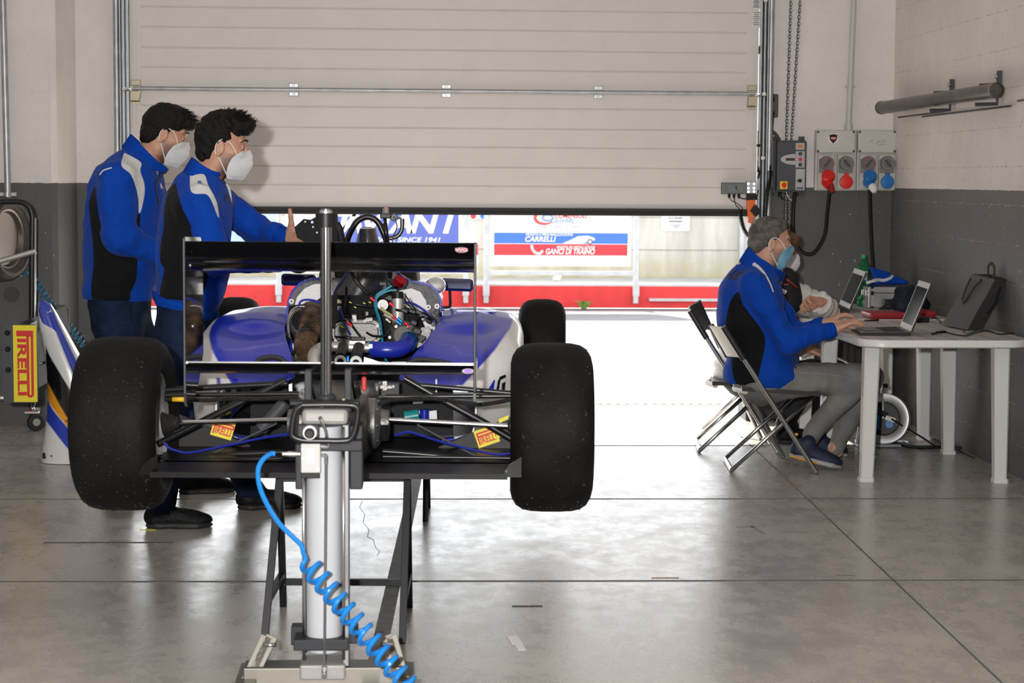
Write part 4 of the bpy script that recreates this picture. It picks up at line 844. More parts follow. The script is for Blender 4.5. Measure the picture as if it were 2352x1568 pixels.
# front suspension and steering arms, hidden by the car's own tail in this view
for sgn in (-1, 1):
    o_ = cu(sgn*.62, 2.75, .64)
    for dv, dz, nm in ((-.25, .12, 'upper_wishbone'), (.15, .12, 'upper_wishbone'), (-.28, -.10, 'lower_wishbone'), (.18, -.10, 'lower_wishbone')):
        q = MB(); q.tube([cu(sgn*.17, 2.75+dv, .68+dz*.8), o_+V(0, 0, dz)], .009, 10); q.build(nm, M_hoop, car)
    q = MB(); q.tube([cu(sgn*.17, 2.62, .82), o_+V(0, 0, -.09)], .010, 10); q.build('push_rod', M_hoop, car)
    q = MB(); q.tube([cu(sgn*.17, 2.9, .72), o_+CAX*.10], .008, 10); q.build('track_rod', M_hoop, car)
    q = MB(); q.box(o_+CAY*sgn*.02, (.05, .09, .28), Matrix.Rotation(CROT, 3, 'Z'), .01); q.build('upright', M_cast, car)
# ---- engine bay
def zp(zx, zy, v): return cp(640+zx/5.345, 640+zy/5.345, v)
M_dk = mat('engine_dark', (.008, .008, .009), .7, spec=.15, bump=.3, bscale=60)
def wrapmat(N, L, b):
    tc = N.new('ShaderNodeTexCoord'); wv = N.new('ShaderNodeTexWave'); wv.inputs['Scale'].default_value = 42; wv.inputs['Distortion'].default_value = 2.5; wv.bands_direction = 'Z'; L.new(tc.outputs['Object'], wv.inputs[0])
    w2 = N.new('ShaderNodeTexWave'); w2.inputs['Scale'].default_value = 75; w2.bands_direction = 'X'; w2.inputs['Distortion'].default_value = 2; L.new(tc.outputs['Object'], w2.inputs[0])
    n = N.new('ShaderNodeTexNoise'); n.inputs['Scale'].default_value = 14; L.new(tc.outputs['Object'], n.inputs[0])
    cr = N.new('ShaderNodeValToRGB'); cr.color_ramp.elements[0].color = (.045, .034, .026, 1); cr.color_ramp.elements[0].position = .38; cr.color_ramp.elements[1].color = (.34, .20, .11, 1); cr.color_ramp.elements[1].position = .66; L.new(n.outputs['Fac'], cr.inputs[0]); L.new(cr.outputs[0], b.inputs['Base Color'])
    m = N.new('ShaderNodeMath'); L.new(wv.outputs['Fac'], m.inputs[0]); L.new(w2.outputs['Fac'], m.inputs[1]); bp = N.new('ShaderNodeBump'); bp.inputs['Strength'].default_value = 1.0; bp.inputs['Distance'].default_value = .006; L.new(m.outputs[0], bp.inputs['Height']); L.new(bp.outputs[0], b.inputs['Normal']); b.inputs['Roughness'].default_value = .4; b.inputs['Metallic'].default_value = .5
M_wrap = nodes('exhaust_wrap', wrapmat)
M_teal = mat('teal_hose', (.0, .16, .24), .4); M_bhose = mat('blue_silicone', (.01, .02, .30), .28); M_banod = mat('blue_anodised', (.01, .17, .55), .22, .8); M_ranod = mat('red_anodised', (.60, .012, .03), .2, .8)
q = MB(); q.loft([[zp(x, y, .98) for x, y in ((120, 330), (420, 300), (560, 200), (1150, 200), (1400, 300), (1700, 420), (1760, 700), (1600, 1000), (300, 1000), (120, 700))], [cp(x, y, 1.23) for x, y in ((680, 700), (718, 696), (745, 678), (855, 678), (900, 690), (960, 715), (985, 770), (940, 812), (700, 812), (675, 770))]], smooth=False); blk = q.build('engine_block', M_dk, car)
# grey timing cover with bolts
def rrect(x0, y0, x1, y1, r, n=6):
    P = []
    for cx, cy, a0 in ((x1-r, y0+r, -PI/2), (x1-r, y1-r, 0), (x0+r, y1-r, PI/2), (x0+r, y0+r, PI)):
        for k in range(n+1): a = a0+PI/2*k/n; P.append((cx+r*math.cos(a), cy+r*math.sin(a)))
    return P
q = MB(); q.prism([zp(x, y, .80) for x, y in rrect(660, 510, 1260, 800, 120)], CAX*.06); q.loft([[zp(x, y, v) for x, y in rrect(680+e, 540+e, 1228-e, 780-e, 105-e)] for v, e in ((.80, 0), (.785, 4), (.779, 14))]); tcv = q.build('timing_cover', mat('grey_cast_cover', (.20, .195, .19), .45, .4, bump=.12, bscale=150), car)
each('boss', M_cast, tcv, ((940, 508), (1212, 580), (700, 770), (1190, 770), (820, 505), (1060, 520)), lambda q, s_: q.cyl(zp(*s_, .80), zp(*s_, .774), .0066, 14))
q = MB(); q.box(zp(930, 470, .80), (.020, .03, .02), bev=.003); q.box(zp(1110, 500, .80), (.030, .03, .018), bev=.003); q.cyl(zp(1085, 455, .8), zp(1085, 405, .8), .008, 14); q.build('cover_boss', M_cast, car)
# downpipe in heat wrap
q = MB(); q.tube(spline([zp(430, 470, .86), zp(405, 560, .80), zp(370, 660, .74), zp(325, 780, .68), zp(300, 890, .64), zp(290, 1060, .60)], 6), [.040+.003*math.sin(k*1.3) if k < 20 else .040-.0026*(k-20) for k in range(31)], 20); q.build('wrapped_downpipe', M_wrap, car)
q = MB(); a, b = zp(436, 440, .90), zp(398, 545, .80); q.tube([a, a.lerp(b, .3), a.lerp(b, .36), b], [.056, .056, .050, .047], 24); dp = q.build('downpipe_band', mat('heat_stained_band', (.10, .065, .045), .35, .8), car)
q = MB(); q.lathe([(.042, 0), (.060, .01), (.062, .03), (.05, .05)], zp(300, 520, .93), -CAX+CAY*.2, 26); q.build('turbine_housing', M_cast, car)
# charge pipe, blue elbow and clamps
q = MB(); q.tube(spline([zp(450, 1080, .50), zp(440, 960, .52), zp(500, 870, .55), zp(640, 835, .57), zp(900, 840, .58), zp(1110, 850, .58)], 6), [.027]*10+[.024]*8+[.0195]*8+[.0185]*5, 20); q.build('charge_pipe', M_raw, car)
q = MB(); q.box(zp(965, 780, .575), (.060, .02, .012), bev=.002); q.build('pipe_bracket', M_raw, car)
q = MB(); q.tube(spline([zp(1150, 868, .58), zp(1300, 872, .57), zp(1450, 868, .58), zp(1545, 830, .62), zp(1590, 770, .68)], 8), .0305, 24); q.build('blue_elbow_hose', M_bhose, car)
for (x, y, v, r_) in ((1130, 856, .58, .026), (1618, 775, .685, .0335)):
    q = MB(); q.tube([zp(x-16, y, v), zp(x+16, y, v)] if x < 1500 else [zp(1580, 800, .66), zp(1600, 748, .70)], r_, 22); cl = q.build('hose_clamp', M_banod, car)
    q = MB(); q.box(zp(x, y-30, v-.03), (.012, .012, .014)); q.build('clamp_screw', M_steel, cl)
q = MB(); c = zp(1520, 700, .78); q.lathe([(0, .075), (.035, .075), (.045, .06), (.052, .03), (.058, 0), (.055, -.03), (0, -.05)], c, -CAX+V(.1, 0, .1), 26); tb = q.build('compressor_housing', mat('dark_cast', (.10, .095, .09), .55, .4, bump=.3, bscale=120), car)
each('bolt', M_steel, tb, [k*PI/3 for k in range(6)], lambda q, a: q.cyl(c+V(.047*math.cos(a), -.05, .047*math.sin(a)), c+V(.047*math.cos(a), -.072, .047*math.sin(a)), .005, 8))
q = MB(); q.prism([zp(x, y, .80) for x, y in ((1750, 600), (1850, 590), (1870, 640), (1820, 780), (1700, 850), (1690, 800))], CAX*.012); q.cyl(zp(1818, 640, .8), zp(1818, 640, .785), .008, 16); q.build('alloy_flange', mat('grey_cast_cover'), car)
q = MB(); q.cyl(zp(1460, 345, .86), zp(1462, 640, .84), .0235, 22); q.cyl(zp(1460, 250, .865), zp(1460, 350, .86), .0240, 22); q.build('damper_body', M_raw, car)
q = MB(); q.cyl(zp(1458, 160, .865), zp(1460, 255, .865), .0225, 22); q.build('damper_cap', M_blk, car)
a, b = zp(1440, 40, .95), zp(1510, 75, .93); 
q = MB(); ax_ = (zp(1500, 20, .93)-zp(1380, 150, .95)).normalized(); q.cyl(zp(1470, 55, .94), zp(1500, 10, .93), .024, 22); q.cyl(zp(1468, 58, .94), zp(1455, 76, .94), .018, 22); q.build('red_filler_cap', M_ranod, car)
q = MB(); q.tube([zp(1458, 75, .94), zp(1340, 170, .95)], .013, 14); q.build('filler_neck', M_blk, car)
for pts, r in (([(1405, 75), (1300, 140), (1210, 200), (1195, 280), (1210, 430), (1250, 560), (1275, 780), (1325, 1040)], .0052), ([(1445, 140), (1340, 150), (1230, 210), (1185, 280), (1195, 380), (1235, 480), (1260, 640)], .0050)):
    q = MB(); q.tube(spline([zp(x, y, .76-.00012*i*y/10) for i, (x, y) in enumerate(pts)]), r, 10); q.build('teal_hose', M_teal, car)
for pts, r, m, nm in (([(1530, 290), (1640, 300), (1760, 370), (1850, 450), (1905, 530)], .0042, M_bhose, 'blue_hose'), ([(240, 345), (270, 280), (330, 258), (430, 265), (520, 300)], .0040, M_bhose, 'blue_hose'), ([(745, 350), (780, 450), (820, 570), (880, 690)], .0040, M_bhose, 'blue_hose'), ([(160, 760), (150, 830), (160, 900)], .005, M_bhose, 'blue_hose'),
    ([(130, 720), (110, 560), (150, 410), (230, 345), (320, 345)], .0038, M_steel, 'braided_line'), ([(150, 740), (125, 600), (140, 470), (200, 380)], .003, M_steel, 'braided_line'), ([(1250, 350), (1300, 400), (1400, 470), (1460, 540)], .0068, mat('yellow_grey_hose', (.40, .36, .18), .4, .3), 'fuel_line'), ([(1290, 440), (1400, 500), (1510, 580)], .0062, M_raw, 'fuel_line')):
    q = MB(); q.tube(spline([zp(x, y, .74) for x, y in pts]), r, 8); q.build(nm, m, car)
rnd = random.Random(5)
wires = [[(820, 450), (850, 470), (900, 570), (950, 640), (1010, 720)], [(670, 600), (690, 540), (760, 510), (820, 510)], [(690, 710), (780, 720), (900, 730), (1000, 745)], [(1540, 240), (1600, 330), (1700, 400), (1830, 430), (1900, 500)], [(1560, 210), (1620, 300), (1720, 420)], [(1440, 380), (1560, 400), (1660, 395), (1800, 430), (1900, 520)], [(1600, 570), (1680, 520), (1760, 470), (1850, 500), (1870, 540)], [(1370, 650), (1440, 600), (1540, 600), (1600, 660)], [(1790, 470), (1820, 520), (1850, 545), (1870, 520)], [(830, 100), (830, 200), (815, 330), (800, 420)], [(860, 290), (960, 320), (1100, 340), (1160, 350)], [(1330, 0), (1370, 50), (1420, 90)], [(300, 1000), (420, 880), (500, 700), (520, 560)], [(680, 160), (740, 220), (760, 260)], [(900, 330), (1000, 400), (1040, 470), (1180, 430)], [(1080, 660), (1160, 700), (1300, 700), (1380, 640)]]
for W_ in wires:
    q = MB(); q.tube(spline([zp(x, y, .72+rnd.uniform(-.03, .03)) for x, y in W_]), rnd.uniform(.0026, .0050), 7); q.build('wire', M_blk, car)
for (x, y, sx_, sz, m) in ((960, 735, .034, .011, M_blk), (830, 720, .026, .010, M_blk), (780, 620, .020, .016, M_yel if False else mat('connector_black_yellow', (.05, .05, .02), .4)), (1540, 390, .022, .009, M_blk), (1640, 400, .02, .010, M_blk), (1720, 410, .018, .011, M_blk), (1660, 540, .018, .012, M_blk), (1620, 590, .014, .016, M_blk), (1700, 640, .022, .014, M_blk), (1760, 720, .020, .012, M_blk), (1745, 750, .014, .014, M_blk), (1035, 740, .012, .014, M_blk), (1940, 410, .015, .015, M_blk), (1945, 480, .012, .010, M_blk), (1280, 60, .022, .011, M_blk)):
    q = MB(); q.box(zp(x, y, .70), (sx_*1.25, .018, sz*1.25), Matrix.Rotation(.35 if x > 1500 else .05, 3, 'Y'), .002); q.build('connector', m, car)
for (x, y, z_) in ((780, 590, 0), (870, 555, 1), (1575, 560, 1), (1420, 480, 1), (1470, 535, 2), (1480, 500, 2), (1120, 290, 3), (880, 290, 3), (940, 350, 3), (1050, 300, 3), (1150, 250, 1), (1385, 315, 1), (1340, 510, 4)):
    q = MB(); m = (M_yel, M_ranod, M_banod, M_yel, M_brass)[z_]; c_ = zp(x, y, .69)
    if z_ in (0, 3): q.box(c_, (.010, .006, .0035), Matrix.Rotation(.5, 3, 'Y'), .001)
    else: q.tube([c_+V(-.007, 0, .006), c_, c_+V(.001, 0, -.001), c_+V(.009, 0, -.008)], [.0058, .0058, .0045, .0045], 10)
    q.build('fitting' if z_ not in (0, 3) else 'yellow_tag', m, car)
q = MB(); q.cyl(zp(745, 300, .8), zp(745, 255, .8), .0085, 12); q.cyl(zp(745, 380, .8), zp(745, 340, .8), .007, 12); q.build('sensor_plug', mat('beige_plug', (.52, .48, .40), .5), car)
q = MB(); q.lathe([(.0, .006), (.010, .006), (.011, 0), (.020, 0), (.020, -.01), (0, -.01)], zp(1280, 320, .74), -CAX+V(.2, 0, .2), 20); q.build('fuel_cap_ring', M_white, car)
each('mount_lug', M_white, car, ((160, 275), (1838, 348), (1945, 336)), lambda q, s_: q.lathe([(.0045, 0), (.010, 0), (.010, .01), (.0045, .01)], zp(*s_, 1.235), -CAX, 16, closed=True))
# seal strip along the cover edges
for P in ([(664, 772), (652, 775), (648, 800), (664, 822), (690, 838)], [(1010, 745), (1004, 775), (992, 795), (968, 815), (940, 838)]):
    q = MB(); q.tube(spline([cp(x, y, v) for (x, y), v in zip(P, (1.1, .95, .8, .66, .5))]), .016, 8, flat=1.0); q.build('edge_seal', mat('seal_dark_grey', (.045, .045, .045), .6), car)
for sgn, P in ((-1, [(590, 832), (600, 824), (625, 820), (645, 824), (655, 833)]), (1, [(1035, 836), (990, 828), (962, 826), (940, 833)])): 
    q = MB(); q.tube(spline([cp(x, y, .40) for x, y in P]), .010, 8); q.build('pod_exit_lip', M_rub, car)
# dampers ahead of the lower wing plane
for (x, y, r_) in ((758, 950, .020), (950, 960, .021)):
    c = zp(x, y+20, .42); q = MB(); q.cyl(c+CAX*.12+V(0, 0, .03), c, r_, 22); d = q.build('damper', M_blk, car)
    q = MB(); q.lathe([(.012, -.012), (r_*1.0, -.012), (r_*1.08, .0), (r_*1.0, .004), (.012, .004)], c+V(0, -.002, -.012), (0, -.9, -.25), 24); q.build('damper_ring', M_white, d)
q = MB(); q.box(zp(850, 985, .42), (.011, .02, .022), bev=.003); q.build('blue_collar', M_banod, car)
q = MB(); q.loft([[zp(x, y, v) for x, y in ((1050, 960), (1150, 990), (1290, 1040), (1300, 1080), (1040, 1080))] for v in (.40, .46)], smooth=False); q.build('rocker', M_raw, car)
# ---- gearbox
def gring(v, u0, u1, z0, z1, r=.05):
    P = []
    for cx, cz, a0 in ((u1-r, z1-r, 0), (u0+r, z1-r, PI/2), (u0+r, z0+r, PI), (u1-r, z0+r, 3*PI/2)):
        for k in range(6): a = a0+PI/2*k/5; P.append(cu(cx+r*math.cos(a), v, cz+r*math.sin(a)))
    return P
q = MB(); q.loft([gring(.6, -.16, .16, .53, .74), gring(.3, -.12, .12, .53, .75), gring(.05, -.105, .11, .52, .76), gring(-.12, -.095, .10, .53, .78), gring(-.26, -.07, .07, .55, .74)]); gb = q.build('gearbox', M_cast, car)
q = MB(); q.lathe([(0, .0), (.085, 0), (.085, .03), (.07, .045), (.05, .05), (.045, .075), (0, .075)], cu(.095, .02, .655), CAY, 32); q.build('output_flange', M_cast, gb)
each('bolt', M_steel, gb, [k*PI/4 for k in range(8)], lambda q, a: q.cyl(cu(.12, .02+.074*math.cos(a), .655+.074*math.sin(a)), cu(.137, .02+.074*math.cos(a), .655+.074*math.sin(a)), .006, 8))
q = MB(); q.lathe([(0, .0), (.085, 0), (.085, .03), (.05, .05), (.045, .075), (0, .075)], cu(-.095, .02, .655), -CAY, 32); q.build('output_flange', M_cast, gb)
q = MB(); q.box(cu(.0, -.27, .70), (.11, .05, .08), Matrix.Rotation(CROT, 3, 'Z'), .01); q.build('crash_structure', M_dgrey, car)
# ---- rear suspension, traced at the depth of the axle
for pts, r, m, nm in (
    ([(889, 963), (1168, 978)], .0082, M_chrome, 'drive_shaft'), ([(412, 970), (673, 963)], .0082, M_chrome, 'drive_shaft'),
    ([(928, 868), (1016, 918), (1106, 967), (1180, 1011)], .0125, M_hoop, 'push_rod'), ([(362, 1020), (558, 920), (655, 873)], .0125, M_hoop, 'push_rod'),
    ([(962, 884), (1178, 903)], .0085, M_hoop, 'upper_wishbone'), ([(380, 895), (588, 884), (660, 880)], .0105, M_hoop, 'upper_wishbone'),
    ([(885, 911), (1180, 909)], .0085, M_hoop, 'upper_link'), ([(378, 907), (700, 904)], .0085, M_hoop, 'upper_link'),
    ([(880, 1036), (1184, 1060)], .0095, M_hoop, 'lower_wishbone'), ([(362, 1050), (650, 1038)], .0095, M_hoop, 'lower_wishbone'),
    ([(958, 975), (1092, 1047)], .0038, M_dgrey, 'floor_stay'), ([(488, 1041), (636, 972)], .0038, M_dgrey, 'floor_stay'),
    ([(880, 1048), (1180, 1052)], .006, M_hoop, 'toe_link'), ([(366, 1058), (650, 1052)], .006, M_hoop, 'toe_link')):
    q = MB(); vv = .02 if nm == 'drive_shaft' else (-.05 if nm in ('upper_link', 'toe_link') else .06)
    q.tube([cp(x, y, vv) for x, y in pts], r, 12, flat=1.0); q.build(nm, m, car)
M_braid = mat('braided_sleeve', (.025, .024, .023), .3, .5, bump=.8, bscale=220)
for P in ([(868, 929), (900, 918), (960, 915), (1016, 916), (1052, 923), (1095, 929), (1141, 924), (1172, 918)], [(690, 913), (640, 914), (590, 916), (525, 914), (480, 919), (428, 917), (378, 917)]):
    q = MB(); q.tube(spline([cp(x, y, -.08) for x, y in P], 5), .0072, 8); q.build('brake_hose', M_braid, car)
q = MB(); q.tube([cp(396, 917, -.085), cp(428, 917, -.085)], .0085, 8); q.build('yellow_tape', mat('yellow_tape', (.75, .42, .02), .4), car)
for P in ([(906, 1000), (925, 994), (945, 993), (1016, 1015), (1088, 1033), (1141, 1043), (1180, 1040)], [(376, 1016), (388, 1028), (406, 1035), (438, 1039), (525, 1022), (600, 1006), (668, 996)]):
    q = MB(); q.tube(spline([cp(x, y, -.03) for x, y in P], 6), .0042, 8); q.build('blue_brake_line', M_bhose, car)
def bellows(a, b, r0, r1, n):
    q = MB(); pts = []; rs = []
    for k in range(n*2+1): t = k/(n*2); pts.append(a.lerp(b, t)); rs.append((r0+(r1-r0)*t)*(1 if k % 2 else .86))
    q.tube(pts, rs, 22); return q
bellows(cp(374, 975, .02), cp(410, 970, .02), .047, .020, 5).build('shaft_boot', M_rub, car); bellows(cp(868, 962, .02), cp(892, 963, .02), .045, .016, 3).build('shaft_boot', M_rub, car)
bellows(cp(1166, 978, .02), cp(1196, 979, .02), .018, .045, 4).build('shaft_boot', M_rub, car)
q = MB(); c = cp(880, 995, -.02); q.tube([c+V(0, 0, .03-.004*k) for k in range(14)], [.021 if k % 2 else .0185 for k in range(14)], 16); q.build('oil_catch_tank', M_blk, car)
q = MB(); q.cyl(cp(930, 958, .3), cp(962, 953, .3), .022, 18); q.build('teal_cap', mat('teal_cap', (.0, .20, .20), .3), car)
q = MB(); q.cyl(cp(975, 940, .35), cp(975, 962, .35), .017, 16); q.build('blue_canister', M_bhose, car)
each('foil_scrap', M_foil, car, ([(985, 944), (1003, 942), (1004, 962), (984, 962)], [(948, 922), (972, 921), (971, 926), (949, 927)], [(1000, 870), (1004, 870), (1004, 905), (1000, 905)], [(953, 945), (966, 942), (964, 952)]), lambda q, P: q.prism([cp(x, y, .36) for x, y in P], CAX*.003))
q = MB(); q.prism([cp(x, y, .5) for x, y in ((575, 880), (660, 870), (660, 1005), (575, 1005))], CAX*.05); q.build('radiator_core', mat('radiator_fins', (.05, .05, .055), .5, .5, bump=.8, bscale=260), car)
q = MB(); q.prism([cp(x, y, .5) for x, y in ((900, 880), (1040, 880), (1040, 1000), (900, 1000))], CAX*.05); q.build('radiator_core', mat('radiator_fins'), car)
q = MB(); q.cyl(cp(600, 985, .2), cp(655, 925, .2), .024, 16); q.build('grey_duct', M_dgrey, car)
q = MB(); a = cp(836, 881, -.30); q.box(a, (.016, .02, .046), bev=.006); q.build('tow_loop', mat('tow_red', (.65, .05, .05), .5), car)
q = MB(); q.box(cp(885, 888, .05), (.045, .03, .010)); q.box(cp(884, 885, .05), (.014, .02, .03)); q.build('shift_actuator', M_cast, car)
q = MB(); q.cyl(cp(866, 905, -.05), cp(866, 880, -.05), .008, 10); q.build('actuator_pin', M_cast, car)
q = MB(); q.box(cp(893, 895, .15), (.07, .05, .05)); q.build('black_electronics_box', M_blk, car)
each('white_cap', M_white, car, ((903, 888), (866, 887)), lambda q, s_: q.ball(cp(*s_, .1), .006, 8, 6))
q = MB(); q.cyl(cp(700, 905, -.25), cp(690, 940, -.1), .02, 12); q.build('bracket_casting', M_cast, car)
# ================================================================== trestles
M_tres = mat('black_square_tube', (.014, .014, .017), .45, spec=.3)
def trestle(label, bx0, bx1, zt, legs, bars, base, yt):
    t = thing('trestle', label, 'trestle', base)
    q = MB(); a, b = bx0, bx1; q.bar(a, b, .030, .030, bev=.003); q.build('top_beam', M_tres, t)
    for a, b in legs: q = MB(); q.bar(a, b, .024, .024, up=(0, 1, 0), bev=.002); q.build('leg', M_tres, t)
    for a, b in bars: q = MB(); q.bar(a, b, .022, .022, bev=.002); q.build('cross_bar', M_tres, t)
    return t
zt = zf-.018-.016-.0045; Yt = 6.24
A, B = at(636, 1075, Yt), at(942, 1075, Yt); A.z = B.z = zt
fl_, rl, fr, rr_ = az(607, 1475), az(651, 1392), az(924, 1478), az(940, 1394)
lp = lambda a, b, t: a.lerp(b, t)
tl, tr = lp(A, B, .02), lp(A, B, .98)
def onz(a, b, z): t = (z-a.z)/(b.z-a.z); return a.lerp(b, t)
zc_ = .19
trestle('black square tube trestle under the gearbox end of the race car', A, B, zt, [(fl_, tl), (rl, tl), (fr, tr), (rr_, tr)], [(onz(rl, tl, .10), onz(rr_, tr, .10)), (onz(fl_, tl, .13), onz(rl, tl, .13)), (onz(fr, tr, .13), onz(rr_, tr, .13))], (-.25, 6.3, 0), Yt)
p = az(983, 1166); p2 = cu(-.21, 2.14, 0); a, b = cu(-.25, 2.0, zf-.022-.017), cu(.25, 2.0, zf-.022-.017)
q0 = cu(.215, 1.86, 0); q1 = cu(-.215, 1.86, 0)
trestle('black trestle under the middle of the race car, one leg showing', a, b, 0, [(p, b.lerp(a, .08)), (p2, a.lerp(b, .08)), (cu(.215, 1.80, 0), b.lerp(a, .08)), (cu(-.215, 1.80, 0), a.lerp(b, .08))], [(p.lerp(b, .3), p2.lerp(a, .3))], (-.15, 8.4, 0), 8.4)
# ================================================================== pneumatic jack behind the car
JY = 5.55
J = lambda x, y, d=0.0: at(x, y, JY-d)
jk = thing('pneumatic_jack', 'tall white pneumatic jack column with chrome rod behind the race car', 'jack', V(J(745, 1000).x, JY, 0))
jx = J(745, 1300).x; S_ = 4400/JY
zz = lambda y: J(745, y).z
def jb(x0, y0, x1, y1, d0, d1, m, name, bev=.004, par=None):
    a, b = J(x0, y0, d1), J(x1, y1, d1); q = MB(); q.box(((a.x+b.x)/2, JY-(d0+d1)/2, (a.z+b.z)/2), (abs(b.x-a.x), abs(d1-d0), a.z-b.z), bev=bev); return q.build(name, m, par or jk)
M_jw = mat('white_cylinder', (.52, .54, .58), .3); M_jg = mat('jack_grey', (.032, .033, .038), .5, spec=.3); M_alb = mat('cast_head_grey', (.33, .32, .31), .5, .2, bump=.1, bscale=150)
jr = .0585
q = MB(); q.cyl((jx, JY, .10), (jx, JY, zz(976)), jr-.006, 40); q.build('cylinder', M_jw, jk)
for sx in (-1, 1):
    for sy in (-1, 1):
        q = MB(); q.cyl((jx+sx*(jr-.001), JY+sy*.045, .08), (jx+sx*(jr-.001), JY+sy*.045, zz(975)), .0048, 10); q.build('tie_rod', M_steel, jk)
jb(786, 975, 802, 1530, -.04, .04, mat('rail_grey', (.22, .22, .23), .4, .6), 'guide_rail', .003)
jb(693, 940, 799, 976, -.065, .065, M_alb, 'head_block', .012)
jb(688, 1528, 793, 1562, -.065, .065, M_alb, 'foot_block', .006)
q = MB(); q.cyl((jx+.006, JY, zz(945)), (jx+.006, JY, zz(480)), .0162, 28); q.build('piston_rod', M_chrome, jk)
q = MB(); q.cyl((jx+.006, JY, zz(522)), (jx+.006, JY, zz(489)), .030, 28); q.build('top_collar', M_blk, jk)
q = MB(); q.lathe([(0, 0), (.019, 0), (.019, .006), (.013, .011), (0, .011)], (jx+.006, JY, zz(489)), (0, 0, 1), 24); q.build('rod_cap', M_alu, jk)
q = MB(); q.lathe([(.0165, 0), (.029, 0), (.029, .016), (.02, .024), (.0165, .024)], (jx+.006, JY, zz(922)), (0, 0, 1), 28); q.build('rod_seal', M_jg, jk)
q = MB(); q.cyl((jx+.058, JY-.03, zz(922)), (jx+.058, JY-.03, zz(912)), .008, 12); q.build('bleed_plug', M_brass, jk)
jb(699, 850, 716, 945, -.10, -.06, M_jg, 'fork_arm', .003); jb(791, 848, 807, 945, -.10, -.06, M_jg, 'fork_arm', .003)
q = MB(); q.tube(spline([J(x, y, .085) for x, y in ((694, 930), (745, 929), (800, 930), (818, 934), (822, 948), (816, 985), (806, 1006), (790, 1012), (745, 1012), (700, 1011), (676, 1004), (670, 990), (678, 945), (694, 930))], 6), .0088, 12); q.build('handle_loop', mat('handle_black', (.012, .012, .013), .3), jk)
jb(664, 920, 826, 932, .02, .055, M_blk, 'handle_mount', .004)
jb(683, 976, 733, 1006, .055, .085, M_jg, 'knob_block', .003)
q = MB(); c = J(712, 992, .085); q.lathe([(.011, 0), (.020, 0), (.020, .014), (.011, .014)], c, (0, -1, 0), 26, closed=True); q.build('knob_ring', M_white, jk)
q = MB(); q.lathe([(0, .045), (.011, .045), (.0145, .035), (.0135, 0), (0, 0)], c, (0, -1, 0), 22); q.build('knob', M_blk, jk)
jb(735, 1012, 832, 1036, -.07, .066, M_jg, 'carriage_band', .003); jb(803, 978, 833, 1124, -.09, .02, M_jg, 'carriage_plate', .004); jb(678, 1020, 696, 1124, -.09, .05, M_jg, 'carriage_plate', .004)
jb(691, 1019, 736, 1086, .060, .095, mat('valve_grey', (.50, .50, .49), .45), 'valve_block', .003); jb(691, 1086, 734, 1098, .06, .09, M_blk, 'valve_base', .002); jb(702, 1030, 722, 1064, .095, .0962, M_white, 'valve_label', .0003)
each('valve_screw', M_steel, jk, ((696, 1032), (696, 1052), (730, 1077)), lambda q, s_: q.cyl(J(*s_, .095), J(*s_, .098), .0035, 8))
a = J(690, 1042, .078); q = MB(); q.tube([a, a+V(-.012, 0, 0)], .007, 14); q.tube([a+V(-.010, 0, 0), a+V(-.036, 0, 0)], [.0085, .0085], 14); q.tube([a+V(-.036, 0, 0), a+V(-.052, 0, 0)], .0065, 14); q.build('hose_coupling', M_chrome, jk)
q = MB(); q.tube(spline([J(736, 1026, .075), J(752, 1026, .075), J(754, 1022, .075), J(754, 1010, .075)], 4), .0046, 8); q.tube(spline([J(736, 1046, .075), J(748, 1046, .075), J(749, 1052, .075), J(749, 1065, .075)], 4), .0052, 8); q.build('elbow_fitting', M_chrome, jk)
q = MB(); q.tube(spline([J(735, 958, .068), J(741, 972, .078), J(748, 990, .075), J(751, 1010, .073)], 5), [.006]*6+[.0045]*10, 8); q.tube([J(749, 1060, .075), J(747, 1300, .07), J(745, 1500, .068), J(745, 1532, .068)], .0042, 8); q.build('air_pipe', M_steel, jk)
q = MB(); q.cyl(J(745, 1530, .068), J(745, 1556, .068), .0085, 10); q.build('pipe_fitting', M_chrome, jk)
jb(674, 1470, 800, 1494, -.07, .072, M_jg, 'lower_band', .003); jb(668, 1440, 700, 1482, -.09, -.03, M_jg, 'lower_block', .003); jb(792, 1440, 822, 1478, -.09, -.03, M_blk, 'lower_block', .003)
M_stain = mat('stainless_bar', (.20, .19, .165), .45, .8)
zb_ = .035
q = MB(); q.box((jx, JY+.01, .030), (.47, .10, .05), bev=.004); q.build('base_bar', M_stain, jk)
for sgn, x0, x1 in ((-1, 568, 612), (1, 928, 898)):
    for dx in (0, 12*sgn*-1):
        q = MB(); a = V(J(x0+dx*.6, 1560).x, JY-.035, .012); b = V(J(x1+dx, 1464).x, JY+.02, zz(1464)); q.bar(a, b, .010, .034, up=(1, 0, 0), bev=.001); q.build('base_bracket', M_stain, jk)
    q = MB(); c = V(J(x1-8*sgn, 1480).x, JY-.0, zz(1480)); q.cyl(c+V(-.02, 0, 0), c+V(.02, 0, 0), .006, 10); q.build('bracket_pin', M_steel, jk)
    q = MB(); q.box((J(x0, 1560).x, JY-.03, .012), (.06, .36, .024), bev=.003); q.build('base_foot', M_stain, jk)
